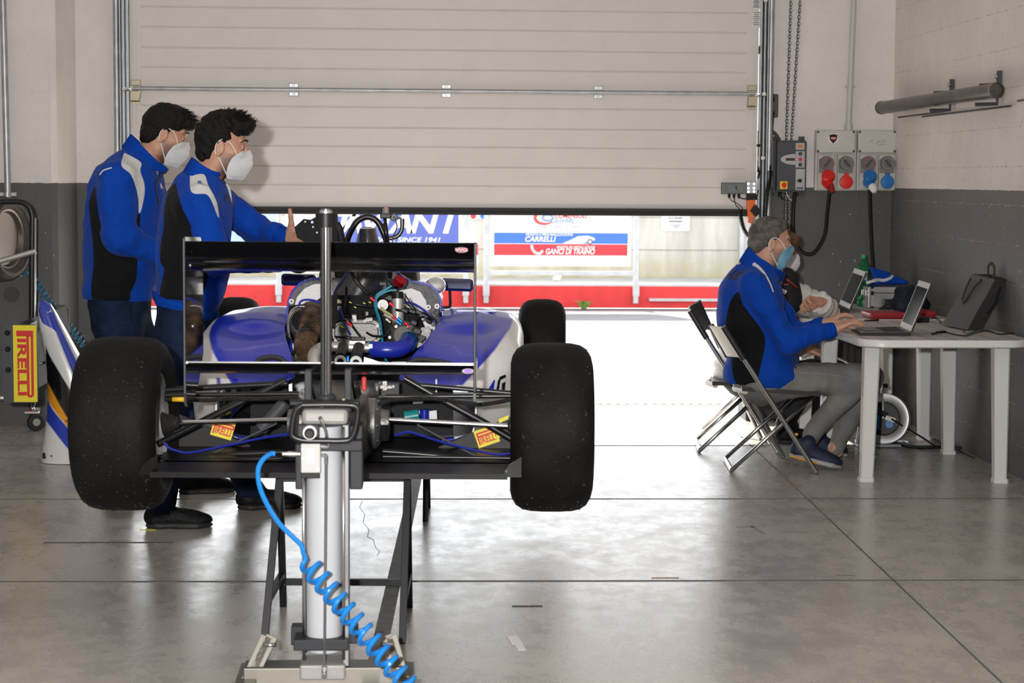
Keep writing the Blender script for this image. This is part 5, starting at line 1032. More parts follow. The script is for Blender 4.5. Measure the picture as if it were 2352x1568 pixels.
# blue coiled air hose
P = [J(632, 1042, .078), J(622, 1042, .08), J(604, 1055, .10), J(593, 1078, .11), J(596, 1115, .12), J(612, 1155, .13), J(640, 1200, .14), J(672, 1232, .15), J(692, 1252, .16), J(697, 1272, .17)]
hel = []
A0, B0 = J(702, 1288, .18), J(1000, 1650, .42)
n = 15; nn = 18
axv = (B0-A0); L_ = axv.length; t_ = axv/L_; e1 = t_.cross(V(0, 1, 0)).normalized(); e2 = t_.cross(e1)
for k in range(n*nn+1):
    a = 2*PI*k/nn+1.1; hel.append(A0+axv*(k/(n*nn))+(e1*math.cos(a)+e2*math.sin(a))*.027*min(1, .5+k/nn))
q = MB(); q.tube(spline(P, 6)[:-1]+hel, .0072, 8); tag(q.build('coiled_air_hose', mat('blue_air_hose', (.01, .22, .66), .28)), 'bright blue coiled air hose plugged into the jack valve in front', 'air hose')
# ================================================================== people: smooth bodies grown from limbs with taper
def nA(v): return np.array([v[0], v[1], v[2]], float)
_cF, _cR, _cU, _C = nA(cF), nA(cR), nA(cU), nA(CAMP)
def project(A):
    d = A-_C; w_ = d @ _cF; return CX+FPX*(d @ _cR)/w_, CY-FPX*(d @ _cU)/w_
class Field:
    # solid built of tapered limbs and ellipsoids, blended where they meet, polygonised on a grid that is finer round heads and hands
    def __init__(s): s.ops = []
    def cap(s, a, b, ra, rb, k=.03, lat=None, ratio=1.0, neg=False): s.ops.append(('cap', nA(a), nA(b), ra, rb, k, None if lat is None else nA(lat)/np.linalg.norm(nA(lat)), ratio, neg)); return s
    def ell(s, c, r, R=None, k=.02, neg=False): s.ops.append(('ell', nA(c), np.array(r, float), np.eye(3) if R is None else np.array(R, float), 0, k, None, 1, neg)); return s
    def cut(s, p, n): s.ops.append(('cut', nA(p), nA(n)/np.linalg.norm(nA(n)), 0, 0, 0, None, 1, True)); return s
    def bbox(s, op):
        if op[0] == 'cap':
            m = max(op[3], op[4])*max(1, op[7]); return np.minimum(op[1], op[2])-m, np.maximum(op[1], op[2])+m
        m = max(op[2]) if op[0] == 'ell' else 0; return op[1]-m, op[1]+m
    def mesh(s, h, fine=(), disp=None, pad=.03):
        lo = np.min([s.bbox(o)[0] for o in s.ops if not o[8]], 0)-pad; hi = np.max([s.bbox(o)[1] for o in s.ops if not o[8]], 0)+pad; G = []
        for d in range(3):
            x = lo[d]; L = [x]
            while x < hi[d]:
                hh = h
                for (flo, fhi, fh) in fine:
                    if flo[d]-h <= x <= fhi[d]: hh = min(hh, fh)
                x += hh; L.append(x)
            G.append(np.array(L))
        F = np.full([len(g) for g in G], 1.0, np.float32)
        for (t, a, b, ra, rb, k, lat, ratio, neg) in s.ops:
            if t == 'cut':
                X, Y, Z = np.meshgrid(*G, indexing='ij', sparse=True); F = np.maximum(F, ((X-a[0])*b[0]+(Y-a[1])*b[1]+(Z-a[2])*b[2]).astype(np.float32)); continue
            l_, h_ = s.bbox((t, a, b, ra, rb, k, lat, ratio, neg)); mg = 3*k+.03; I = [slice(max(np.searchsorted(g, l_[d]-mg)-1, 0), np.searchsorted(g, h_[d]+mg)+1) for d, g in enumerate(G)]
            X, Y, Z = np.meshgrid(G[0][I[0]], G[1][I[1]], G[2][I[2]], indexing='ij', sparse=True)
            if t == 'cap':
                ax_, ay, az_ = X-a[0], Y-a[1], Z-a[2]; ab = b-a
                if lat is not None:
                    q = (ax_*lat[0]+ay*lat[1]+az_*lat[2])*(1/ratio-1); ax_, ay, az_ = ax_+q*lat[0], ay+q*lat[1], az_+q*lat[2]; ab = ab+lat*(ab @ lat)*(1/ratio-1)
                L2 = max(ab @ ab, 1e-9); u = np.clip((ax_*ab[0]+ay*ab[1]+az_*ab[2])/L2, 0, 1)
                D = np.sqrt((ax_-u*ab[0])**2+(ay-u*ab[1])**2+(az_-u*ab[2])**2)-(ra+(rb-ra)*u)
            else:
                px, py, pz = X-a[0], Y-a[1], Z-a[2]; R = rb if False else ra
                e = [(px*R[0][i]+py*R[1][i]+pz*R[2][i])/b[i] for i in range(3)]; n0 = np.sqrt(e[0]**2+e[1]**2+e[2]**2); n1 = np.sqrt((e[0]/b[0])**2+(e[1]/b[1])**2+(e[2]/b[2])**2)+1e-9
                D = n0*(n0-1)/n1
            D = D.astype(np.float32); f = F[tuple(I)]
            if neg: F[tuple(I)] = np.maximum(f, -D) if k < 1e-4 else -smin_(-f, D, k)
            else: F[tuple(I)] = smin_(f, D, k)
        if disp is not None:
            X, Y, Z = np.meshgrid(*G, indexing='ij', sparse=True); F = F+disp(X, Y, Z).astype(np.float32)
        # surface nets
        neg_ = F < 0; acc = np.zeros([n-1 for n in F.shape]+[3], np.float32); cnt = np.zeros([n-1 for n in F.shape], np.int16); edges = []
        for d in range(3):
            A = [slice(None)]*3; B = [slice(None)]*3; A[d] = slice(0, -1); B[d] = slice(1, None); ch = neg_[tuple(A)] != neg_[tuple(B)]; idx = np.argwhere(ch); fa = F[tuple(A)][ch]; fb = F[tuple(B)][ch]; t_ = fa/(fa-fb)
            P = np.stack([G[i][idx[:, i]] for i in range(3)], 1); P[:, d] += t_*(G[d][idx[:, d]+1]-G[d][idx[:, d]]); o1, o2 = [i for i in range(3) if i != d]
            edges.append((d, idx, neg_[tuple(A)][ch]))
            for s1 in (0, -1):
                for s2 in (0, -1):
                    J_ = idx.copy(); J_[:, o1] += s1; J_[:, o2] += s2; ok = np.all((J_ >= 0) & (J_ < np.array(cnt.shape)), 1); J_ = J_[ok]; np.add.at(acc, tuple(J_.T), P[ok]); np.add.at(cnt, tuple(J_.T), 1)
        vi = np.full(cnt.shape, -1, np.int64); on = cnt > 0; vi[on] = np.arange(on.sum()); VV = acc[on]/cnt[on][:, None]; FF = []
        for d, idx, inside in edges:
            o1, o2 = [(1, 2), (2, 0), (0, 1)][d]; Q = []
            for s1, s2 in ((0, 0), (-1, 0), (-1, -1), (0, -1)):
                J_ = idx.copy(); J_[:, o1] += s1; J_[:, o2] += s2; J_ = np.clip(J_, 0, np.array(cnt.shape)-1); Q.append(vi[tuple(J_.T)])
            Q = np.stack(Q, 1); ok = np.all(Q >= 0, 1); Q = Q[ok]; ins = inside[ok]; FF.append(np.where(ins[:, None], Q, Q[:, ::-1]))
        return VV.astype(float), np.concatenate(FF)
def field_at(F, P):
    D = np.full(len(P), 1.0)
    for (t, a, b, ra, rb, k, lat, ratio, neg) in F.ops:
        if t == 'cut' or neg: continue
        if t == 'cap':
            q = P-a; ab = b-a
            if lat is not None: q = q+np.outer(q @ lat, lat)*(1/ratio-1); ab = ab+lat*(ab @ lat)*(1/ratio-1)
            u = np.clip(q @ ab/max(ab @ ab, 1e-9), 0, 1); d = np.linalg.norm(q-u[:, None]*ab, axis=1)-(ra+(rb-ra)*u)
        else:
            e = ((P-a) @ ra)/b; n0 = np.linalg.norm(e, axis=1); d = n0*(n0-1)/(np.linalg.norm(e/b, axis=1)+1e-9)
        D = smin_(D, d, k)
    return D
def push_out(P, F, gap):  # lift points clear of a solid
    P = np.array([nA(p) for p in P])
    for it in range(6):
        d = field_at(F, P); g = np.stack([field_at(F, P+np.eye(3)[i]*.002)-d for i in range(3)], 1); g /= np.linalg.norm(g, axis=1)[:, None]+1e-9; P = P+g*np.maximum(gap-d, 0)[:, None]
    return [Vector(p) for p in P]
def smin_(a, b, k):
    if k < 1e-5: return np.minimum(a, b)
    h = np.clip(.5+.5*(b-a)/k, 0, 1); return b+(a-b)*h-k*h*(1-h)
def solid(name, VF, mats, parent, label=None, relax=2, base=None):
    Vv, Ff = VF; Vv = Vv.copy(); n = len(Vv)
    E = np.concatenate([Ff[:, [0, 1]], Ff[:, [1, 2]], Ff[:, [2, 3]], Ff[:, [3, 0]]]); E = np.concatenate([E, E[:, ::-1]])
    deg = np.bincount(E[:, 0], minlength=n).astype(float)[:, None]; deg[deg == 0] = 1
    for it in range(relax):
        for lam in (.5, -.52):
            m = np.stack([np.bincount(E[:, 0], weights=Vv[E[:, 1], d], minlength=n) for d in range(3)], 1)/deg; Vv = Vv+lam*(m-Vv)
    me = bpy.data.meshes.new(name); M = np.array(WM[parent.name].inverted()) if parent is not None else np.eye(4)
    if base is not None: M[:3, 3] = -nA(base)
    Vl = Vv @ M[:3, :3].T+M[:3, 3]
    me.vertices.add(n); me.vertices.foreach_set('co', Vl.ravel()); me.loops.add(Ff.size); me.loops.foreach_set('vertex_index', Ff.ravel().astype(np.int32)); me.polygons.add(len(Ff)); me.polygons.foreach_set('loop_start', np.arange(0, Ff.size, 4, dtype=np.int32)); me.polygons.foreach_set('loop_total', np.full(len(Ff), 4, np.int32))
    me.polygons.foreach_set('use_smooth', [True]*len(Ff)); me.update(calc_edges=True); me.validate()
    for m_ in (mats if isinstance(mats, (list, tuple)) else [mats]): me.materials.append(m_)
    o = bpy.data.objects.new(name, me); COL.objects.link(o)
    if parent is not None: o.parent = parent; WM[o.name] = WM[parent.name]
    else:
        o.location = base if base is not None else (0, 0, 0); WM[o.name] = Matrix.Translation(o.location)
    if label: o['label'] = label
    o_v[o.name] = Vv; return o
o_v = {}
def paintv(o, attr, vals): a = o.data.attributes.new(attr, 'FLOAT', 'POINT'); a.data.foreach_set('value', np.asarray(vals, np.float32)); return o
def polysd(x, y, poly):  # signed distance to a closed outline, positive inside
    d = np.full(len(x), 1e9); ins = np.zeros(len(x), bool); n = len(poly)
    for i in range(n):
        (x0, y0), (x1, y1) = poly[i], poly[(i+1) % n]; ex, ey = x1-x0, y1-y0; t = np.clip(((x-x0)*ex+(y-y0)*ey)/(ex*ex+ey*ey+1e-9), 0, 1)
        d = np.minimum(d, np.hypot(x-x0-t*ex, y-y0-t*ey)); c = ((y0 > y) != (y1 > y)) & (x < (x1-x0)*(y-y0)/((y1-y0) if y1 != y0 else 1e-9)+x0); ins ^= c
    return np.where(ins, d, -d)
def smooth_poly(P, n=5): return [(q.x, q.y) for q in spline([V(x, y, 0) for x, y in P]+[V(*P[0], 0)], n)][:-1]
def pattern(o, attr, poly, smooth=True):
    Vv = o_v[o.name]; x, y = project(Vv); return paintv(o, attr, polysd(x, y, smooth_poly(poly) if smooth else poly)*.002)
def folds(amp, seed, f=26.0):
    r = np.random.RandomState(seed); W = r.uniform(-1, 1, (7, 3))*f; ph = r.uniform(0, 6.28, 7)
    def fn(X, Y, Z):
        a = 0
        for w_, p in zip(W, ph): a = a+1-2.2*np.abs(np.sin(.5*(X*w_[0]+Y*w_[1]+Z*w_[2]*1.3+p)+.25*np.sin(3*X*w_[1]+2*Z*w_[0]+p)))
        return -amp*a/7*2.4
    return fn
SKIN = mat('skin', (.50, .26, .17), .5, bump=.12, bscale=220, vary=.10, vscale=30)
SKINB = masked('skin_with_stubble', (.50, .26, .17), [('beard', (.17, .09, .065))], .5, bump=.12, bscale=220, edge=.016)
SKING = masked('skin_with_grey_stubble', (.52, .28, .19), [('beard', (.27, .17, .13))], .5, bump=.12, bscale=220, edge=.016)
def stubble(o, c, R):  # shadow of beard over jaw and chin
    d = (o_v[o.name]-nA(c)) @ R; f, l, u = d[:, 0], d[:, 1], d[:, 2]
    paintv(o, 'beard', np.minimum(np.minimum(np.minimum(-.048-u+.25*np.maximum(f-.03, 0), f-.004), u+.155), .13-np.abs(f))+.0)
def cloth_text(body, name, m, px, py, size, o, up=(0, 0, 1), **k):  # lettering laid on a garment
    h = bvh_of(o).ray_cast(CAMP, ray(px, py).normalized())
    if h[0] is None: return None
    n = h[1] if h[1].dot(ray(px, py)) < 0 else -h[1]; x = Vector(up).cross(n); return text(body, name, m, frame(h[0]+n*.002, x, n.cross(x)), size, o, **k)
M_hair = mat('black_hair', (.009, .0075, .007), .5, spec=.2, bump=.9, bscale=120); M_hairg = mat('grey_hair', (.115, .105, .095), .6, spec=.2, bump=.9, bscale=110, vary=.6, vscale=26); M_hairb = mat('brown_hair', (.13, .065, .03), .5, bump=.8, bscale=110)
M_mask = mat('white_mask_fabric', (.74, .75, .76), .8, bump=.15, bscale=200); M_maskb = mat('blue_mask_fabric', (.22, .50, .70), .8, bump=.2, bscale=120)
M_eye = mat('eye_white', (.6, .58, .55), .2); M_iris = mat('eye_dark', (.02, .012, .008), .15); M_strap = mat('white_strap', (.75, .75, .75), .7)
JB = (.003, .050, .36)
M_jack = masked('blue_jacket_fabric', JB, [('black', (.008, .008, .009)), ('white', (.62, .62, .62))], .8, sheen=.05, bump=.45, bscale=38, spec=.08)
M_slv = masked('blue_sleeve_fabric', JB, [('white', (.62, .62, .62))], .8, sheen=.05, bump=.55, bscale=34, spec=.08)
M_jeans = mat('dark_blue_denim', (.010, .019, .044), .85, spec=.08, bump=.5, bscale=60, vary=.45, vscale=9)
M_grjeans = mat('grey_denim', (.17, .165, .158), .8, bump=.5, bscale=50, vary=.2, vscale=10)
M_shoe = mat('black_shoe', (.006, .006, .007), .55, spec=.2, bump=.4, bscale=90); M_sole = mat('black_sole', (.018, .018, .018), .6)
M_zip = mat('black_zip', (.01, .01, .01), .4)
def headframe(c, fwd, pitch, tilt=0.0):
    f = Vector(fwd); f.z = 0; f.normalize(); up = Vector((0, 0, 1)); l = up.cross(f); f2 = f*math.cos(pitch)-up*math.sin(pitch); u2 = up*math.cos(pitch)+f*math.sin(pitch)
    return lambda a, b, u: Vector(c)+f2*a+l*b+u2*u, np.array([[f2.x, l.x, u2.x], [f2.y, l.y, u2.y], [f2.z, l.z, u2.z]]), (f2, l, u2)
def head_into(F, H, R, s=1.0):
    e = lambda a, b, u, r, k=.018, neg=False: F.ell(H(a*s, b*s, u*s), [x*s for x in r], R, k, neg)
    e(-.006, 0, .018, (.098, .077, .102)); e(.030, 0, -.055, (.066, .060, .072), .03); e(.058, 0, -.108, (.034, .034, .026), .025)
    for b in (-1, 1):
        e(.052, b*.044, -.030, (.036, .026, .026), .02); e(.018, b*.050, -.080, (.045, .014, .032), .02)
        e(.100, b*.032, -.002, (.018, .018, .012), .010, True)
    e(.082, 0, .022, (.018, .056, .012), .015); F.cap(H(.094*s, 0, .004*s), H(.116*s, 0, -.036*s), .008*s, .0125*s, .010); e(.104, .011, -.042, (.012, .008, .007), .006); e(.104, -.011, -.042, (.012, .008, .007), .006)
    e(.086, 0, -.073, (.016, .024, .012), .010)
    for b in (-1, 1):  # ears with a hollow
        e(-.008, b*.080, -.022, (.019, .008, .033), .006); e(-.004, b*.089, -.020, (.011, .005, .022), .004, True); e(-.012, b*.084, -.050, (.008, .006, .009), .004)
def eyes(par, H, R, s, hair):
    for b in (-1, 1):
        q = MB(); q.ball(H(.0800*s, b*.0315*s, -.002*s), .0112*s, 14, 10); e = q.build('eye', M_eye, par); q = MB(); q.ball(H(.0858*s, b*.0325*s, -.004*s), .0066*s, 12, 8); q.build('iris', M_iris, e)
        q = MB(); q.tube(spline([H(.098*s, b*.012*s, .022*s), H(.100*s, b*.030*s, .030*s), H(.086*s, b*.050*s, .026*s), H(.072*s, b*.060*s, .016*s)], 4), [.0030, .004, .0045, .005, .005, .005, .0048, .0045, .004, .0035, .003, .0025, .002], 7, flat=.7); q.build('eyebrow', hair, par)
        q = MB(); q.ball(H(.0795*s, b*.0315*s, .0025*s), .0126*s, 14, 10); q.build('eyelid', SKIN, par)
def kn95(par, H, s=1.0, tip=.150, pts=None, m=None, R=None, Fh=None):
    rid = pts or [(.112, -.010), (.120, -.026), (.131, -.046), (.137, -.066), (.124, -.100), (.104, -.136), (.084, -.142)]
    sid = [(.086, -.018), (.068, -.034), (.050, -.050), (.038, -.080), (.034, -.102), (.034, -.124), (.040, -.140)]
    Fg = Field(); head_into(Fg, H, R, s); Fg.ell(H(.020*s, 0, -.085*s), (.063, .0645, .060), R, .02); Fg.ell(H(.055*s, 0, -.112*s), (.037, .037, .028), R, .02)
    cols = []
    for b in [i/6 for i in range(-6, 7)]:
        a = abs(b); w = a**1.25; c = []
        for (f, u), (fs, us) in zip(rid, sid):
            lat = b*(.078 if True else .07)*(.55+.45*(1-abs((u+.06)/.09)**2)) ; c.append(H((f+(fs-f)*w)*s, lat*s, (u+(us-u)*w)*s))
        cols.append(push_out(spline(c, 3), Fg, .0035))
    q = MB(); q.sheet(cols, -.0022); mk = q.build('face_mask', m or M_mask, par, auto=24)
    for b in (-1, 1):
        q2 = MB(); q2.tube(spline([H(.066*s, b*.070*s, -.036*s), H(.035*s, b*.079*s, .004*s), H(-.004*s, b*.082*s, .016*s), H(-.026*s, b*.086*s, -.010*s), H(-.022*s, b*.085*s, -.045*s), H(.000*s, b*.076*s, -.070*s), H(.034*s, b*.070*s, -.122*s)], 4), .0021, 6); q2.build('ear_loop', M_strap, mk)
    if m is None:
        q = MB(); seam = push_out([H((.120-.060*k/13)*s, b*(.016+.040*k/13)*s, (-.050-.010*k/13)*s) for b in (-1, 1) for k in range(14)]+[H((.108-.050*k/13)*s, b*(.018+.036*k/13)*s, (-.122-.008*k/13)*s) for b in (-1, 1) for k in range(14)], Fg, .0062)
        for p in seam: q.ball(p, .0011, 5, 3)
        q.build('seam_dots', mat('seam_grey', (.30, .30, .30), .8), mk)
    return mk
def shoe(par, heel, toe, m_up, m_sole, w_=.047, L=None, hgt=.095, ankle=None, name='shoe', sole_h=.026, roll=None):
    heel = Vector(heel); toe = Vector(toe); d = toe-heel; L = d.length; f = d/L; l = Vector((0, 0, 1)).cross(f).normalized(); u = f.cross(l); Rm = np.array([[f.x, l.x, u.x], [f.y, l.y, u.y], [f.z, l.z, u.z]])
    Pp = lambda a, b, c: heel+f*(a*L)+l*b+u*c
    F = Field(); F.ell(Pp(.16, 0, .045), (.055, .036, .052), Rm, .02); F.cap(Pp(.14, 0, .05), Pp(.28, 0, hgt), .038, .040, .03); F.ell(Pp(.48, 0, .040), (.09, .042, .045), Rm, .03); F.ell(Pp(.76, 0, .030), (.075, w_, .036), Rm, .03); F.cut(Pp(.5, 0, .018), -u)
    o = solid(name, F.mesh(.0062, disp=folds(.0016, 3, 90)), m_up, par)
    F = Field(); F.ell(Pp(.17, 0, .010), (.052, .040, .022), Rm, .02); F.cap(Pp(.17, 0, .012), Pp(.8, 0, .010), .018, .016, .02, l, 2.6); F.ell(Pp(.72, 0, .010), (.085, w_+.002, .020), Rm, .03); F.cut(Pp(.5, 0, .0), -u); F.cut(Pp(.5, 0, sole_h), u)
    solid('sole', F.mesh(.0062), m_sole, o)
    for k in range(4):
        q = MB(); t = .36+.08*k; hh = .083-.010*k; q.tube(spline([Pp(t, -.024, hh-.018), Pp(t+.02, 0, hh+.0035), Pp(t, .024, hh-.018)], 3), .0022, 5); q.build('lace', m_up, o)
    return o
def hand_into(F, wr, dirv, pal, spread, curls, ln=.095, thumb=None, k=.008, s=1.0, lens=(.072, .080, .075, .060)):
    # wr: wrist, dirv: towards the knuckles, pal: palm normal (fingers bend towards it), spread: across the palm from index to little finger
    d = Vector(dirv).normalized(); n = Vector(pal); n = (n-d*n.dot(d)).normalized(); c = Vector(spread); c = (c-d*c.dot(d)-n*c.dot(n)).normalized(); wr = Vector(wr)
    kn = []
    for i in range(4):
        o = (-.030+.020*i)*s; p = wr+d*(ln*(.98 if i in (1, 2) else .92))*s+c*o; kn.append(p); F.cap(wr+d*.02*s+c*o*.6, p, .0145*s, .0105*s, .012)
    F.cap(wr-d*.05*s, wr+d*.01*s, .027*s, .024*s, .02, n, .8)
    F.cap(wr+d*.03*s-c*.012*s+n*.006, wr+d*.055*s-c*.022*s+n*.008, .017*s, .014*s, .012)
    for i in range(4):
        a = curls[i]; p = kn[i]; ang = 0; L = lens[i]*s; sp = c*((i-1.5)*.05)
        for j, fr in enumerate((.46, .31, .23)):
            ang += a[j] if isinstance(a, (list, tuple)) else a; v = (d*math.cos(ang)+n*math.sin(ang)+sp*.8).normalized(); p2 = p+v*L*fr; F.cap(p, p2, (.0095-.0009*j)*s, (.0088-.0010*j)*s, .0035); p = p2
    th = thumb or [(.030, -.030, .012), (.062, -.052, .020), (.090, -.058, .024), (.112, -.052, .026)]
    P = [wr+d*a*s+c*b*s+n*e*s for a, b, e in th]
    for i in range(len(P)-1): F.cap(P[i], P[i+1], (.0150, .0115, .0100)[i]*s, (.0118, .0102, .0086)[i]*s, .006)
    return kn, P
def stand_collar(par, ring_lo, ring_hi, m, th=.005, name='collar'):
    a = [Vector(p) for p in ring_lo]; b = [Vector(p) for p in ring_hi]; rows = []
    A = spline(a, 5); B = spline(b, 5)
    for t in (0, .25, .5, .75, 1): rows.append([p.lerp(q_, t)+V(0, 0, 0) for p, q_ in zip(A, B)])
    q = MB(); q.sheet(rows, th); return q.build(name, m, par, auto=50)
# ------------------------------------------------------------------ person: standing, both arms out to a steering wheel
def trunk_field(pts, ratio, lat, k=.06, infl=0.0):
    F = Field()
    for (a, ra), (b, rb) in zip(pts[:-1], pts[1:]): F.cap(a, b, ra+infl, rb+infl, k, lat, ratio)
    return F
def limb(F, P, R, k=.03, infl=0.0):
    for i in range(len(P)-1): F.cap(P[i], P[i+1], R[i]+infl, R[i+1]+infl, k)
    return F
def tufts(seed, amp=.012, f=70):
    r = np.random.RandomState(seed); W = r.uniform(-1, 1, (9, 3))*f; ph = r.uniform(0, 6.28, 9)
    def fn(X, Y, Z):
        a = 0
        for w_, p in zip(W, ph): a = a+np.abs(np.sin(X*w_[0]+Y*w_[1]+Z*w_[2]+p))
        return amp*(.55-a/9)*1.8
    return fn
def strands(par, H, n, seed, m, s, gen, r=.0016):
    rnd = random.Random(seed); q = MB()
    for _ in range(n):
        p, d = gen(rnd); q.tube([H(*[x*s for x in p]), H(*[(x+y*.6+z)*s for x, y, z in zip(p, d, (rnd.uniform(-.004, .004), rnd.uniform(-.004, .004), 0))]), H(*[(x+y)*s for x, y in zip(p, d)])], [r, r*.8, r*.2], 4)
    o = q.build('hair_strands', m, par, auto=180, nofix=True); o['kind'] = 'stuff'; return o
def jacket_marks(o, black, white): 
    pattern(o, 'black', black); pattern(o, 'white', white)
# ---- the nearer of the two standing men
YB = 8.15
def JBp(x, y, d=0.0): return at(x, y, YB+d)
HcB = JBp(511, 330); HB, RB, axB = headframe(HcB, (.985, .10, 0), .16)
sh_r, el_r, wr_r = JBp(455, 468, -.19), JBp(500, 596, -.23), JBp(640, 600, -.12)
sh_l, el_l, wr_l = JBp(505, 470, .19), JBp(577, 520, .26), JBp(658, 545, .10)
trB = [(JBp(462, 440), .115), (JBp(453, 480), .140), (JBp(447, 545), .148), (JBp(443, 610), .146), (JBp(436, 670), .148)]
lat = V(0, 1, 0)
hipR, hipL = JBp(420, 740, -.09), JBp(436, 740, .09); knR, knL = JBp(412, 950, -.10), JBp(500, 940, .16); akR, akL = az(366, 1213)+V(0, .02, .115), az(572, 1172)+V(0, .03, .11)
F = Field(); head_into(F, HB, RB); neck0 = HB(-.018, 0, -.075); F.cap(neck0, JBp(462, 425), .056, .066, .03)
for (a, ra), (b, rb) in zip(trB[:-1], trB[1:]): F.cap(a, b, ra-.03, rb-.03, .05, lat, 1.3)
limb(F, [sh_r, el_r, wr_r], [.05, .042, .028]); limb(F, [sh_l, el_l, wr_l], [.05, .042, .027])
limb(F, [hipR, knR, akR], [.085, .055, .042], .04); limb(F, [hipL, knL, akL], [.085, .055, .042], .04)
for a in (akR, akL): F.cap(a, a+V(.015, 0, -.075), .028, .020, .02)
hand_into(F, wr_l, JBp(690, 538, .06)-wr_l, (.55, -.75, .1), (.2, .1, -1), (.55, .6, .6, .6), thumb=[(.028, -.022, .008), (.052, -.052, .010), (.062, -.085, .012), (.066, -.112, .012)])
hand_into(F, wr_r, JBp(690, 590, -.06)-wr_r, (.3, .9, .2), (0, .2, -1), (.6, .6, .6, .6))
fine = [(nA(HcB)-.17, nA(HcB)+.17, .0034), (np.minimum(nA(wr_l), nA(wr_r))-[.03, .03, .06], np.maximum(nA(wr_l), nA(wr_r))+[.2, .05, .13], .0042)]
baseB = V((akR.x+akL.x)/2, (akR.y+akL.y)/2, 0)
pB = solid('person', F.mesh(.011, fine), SKINB, None, base=baseB)
tag(pB, 'person in blue jacket and white mask reaching out to hold the steering wheel', 'person')
eyes(pB, HB, RB, 1.0, M_hair); kn95(pB, HB, R=RB)
# hair: short dark sides, tousled curls on top falling forward
F = Field(); F.ell(HB(-.018, 0, .030), (.100, .083, .098), RB, .02); F.ell(HB(.018, 0, .085), (.088, .066, .058), RB, .03); F.ell(HB(.078, 0, .090), (.046, .055, .030), RB, .02); F.ell(HB(-.055, 0, -.035), (.050, .066, .055), RB, .02)
F.ell(HB(.085, 0, -.055), (.085, .2, .105), RB, .012, True); F.ell(HB(.030, .085, -.030), (.030, .03, .055), RB, .01, True); F.ell(HB(.030, -.085, -.030), (.030, .03, .055), RB, .01, True); F.ell(HB(-.006, .09, -.03), (.022, .02, .034), RB, .006, True); F.ell(HB(-.006, -.09, -.03), (.022, .02, .034), RB, .006, True)
hB = solid('hair', F.mesh(.0036, disp=tufts(2, .015, 85)), M_hair, pB)
def genB(r):
    a = r.uniform(0, 2*PI); e = r.uniform(.15, 1.3); p = (.030+.085*math.sin(e)*math.cos(a), .070*math.sin(e)*math.sin(a), .080+.058*math.cos(e)); return p, (p[0]*.12+r.uniform(-.012, .020), p[1]*.15+r.uniform(-.014, .014), r.uniform(.004, .026))
strands(hB, HB, 420, 4, M_hair, 1, genB, .0015)
stubble(pB, HcB, RB)
# jacket
F = trunk_field(trB, 1.32, lat, .06); F.cap(sh_r, trB[1][0], .085, .11, .06); F.cap(sh_l, trB[1][0], .085, .11, .06); F.cut(JBp(430, 712), (JBp(505, 742)-JBp(345, 690)).cross(V(0, 1, 0))*(1 if (JBp(505, 742)-JBp(345, 690)).cross(V(0, 1, 0)).z < 0 else -1)); F.cap(neck0+V(0, 0, .02), JBp(474, 420), .052, .060, .012, neg=True)
jB = solid('jacket', F.mesh(.0085, disp=folds(.007, 5, 24)), M_jack, pB)
jacket_marks(jB, [(404, 420), (388, 432), (384, 445), (377, 480), (376, 520), (369, 560), (368, 600), (377, 618), (372, 645), (368, 680), (400, 688), (440, 690), (462, 676), (474, 655), (476, 610), (460, 560), (440, 520), (420, 480), (410, 450)], [(436, 394), (468, 400), (478, 425), (492, 450), (500, 472), (503, 500), (497, 490), (488, 466), (474, 446), (440, 441)])
hb = MB(); ringp = []
F = trunk_field([(JBp(430, 686), .148), (JBp(427, 704), .142)], 1.33, lat, .02); nrm = (JBp(505, 742)-JBp(345, 692)).cross(V(0, 1, 0)); nrm = nrm if nrm.z > 0 else -nrm; F.cut(JBp(428, 690), nrm); F.cut(JBp(428, 716), -nrm)
wb = solid('hem_band', F.mesh(.008, disp=folds(.004, 8, 60)), mat('blue_rib_knit', JB, .85, spec=.08, bump=.4, bscale=80), jB)
for nm, Pp, Rr, sd in (('r', [sh_r, el_r, wr_r], [.083, .066, .050], 3), ('l', [sh_l, el_l, wr_l], [.083, .064, .046], 4)):
    F = limb(Field(), Pp, Rr, .035); F.cut(Pp[2]+(Pp[2]-Pp[1]).normalized()*.01, Pp[2]-Pp[1]); sl = solid('sleeve', F.mesh(.0075, disp=folds(.007, sd, 42)), M_slv, jB)
    if nm == 'r': pattern(sl, 'white', [(436, 394), (468, 400), (478, 425), (492, 450), (500, 472), (503, 500), (497, 490), (488, 466), (474, 446), (440, 441)])
    else: paintv(sl, 'white', np.full(len(o_v[sl.name]), -1.0))
    F = Field(); dv = (Pp[2]-Pp[1]).normalized(); F.cap(Pp[2]-dv*.03, Pp[2]+dv*.012, .044 if nm == 'l' else .047, .040 if nm == 'l' else .043, .01); F.cut(Pp[2]+dv*.018, dv); solid('cuff', F.mesh(.006), mat('blue_rib_knit'), sl)
cl = [JBp(505, 418, -.02), JBp(475, 420, -.095), JBp(436, 402, -.10), JBp(418, 396, 0), JBp(440, 402, .10), JBp(480, 420, .095), JBp(507, 419, .02)]
ch = [JBp(523, 398, -.015), JBp(490, 392, -.075), JBp(455, 372, -.083), JBp(440, 360, 0), JBp(458, 372, .083), JBp(495, 392, .075), JBp(525, 399, .015)]
stand_collar(jB, cl, ch, mat('blue_rib_knit'), -.008)
q = MB(); q.tube(spline([JBp(521, 398, -.02), JBp(509, 420, -.05), JBp(511, 445, -.06), JBp(520, 480, -.06), JBp(523, 530, -.05)], 5), .0035, 6); q.build('zip', M_zip, jB)
q = MB(); q.box(JBp(507, 443, -.075), (.007, .006, .016)); q.build('zip_pull', M_alu, jB)
cloth_text('LG', 'chest_logo', M_zip, 520, 455, .040, jB, bold=.0015)
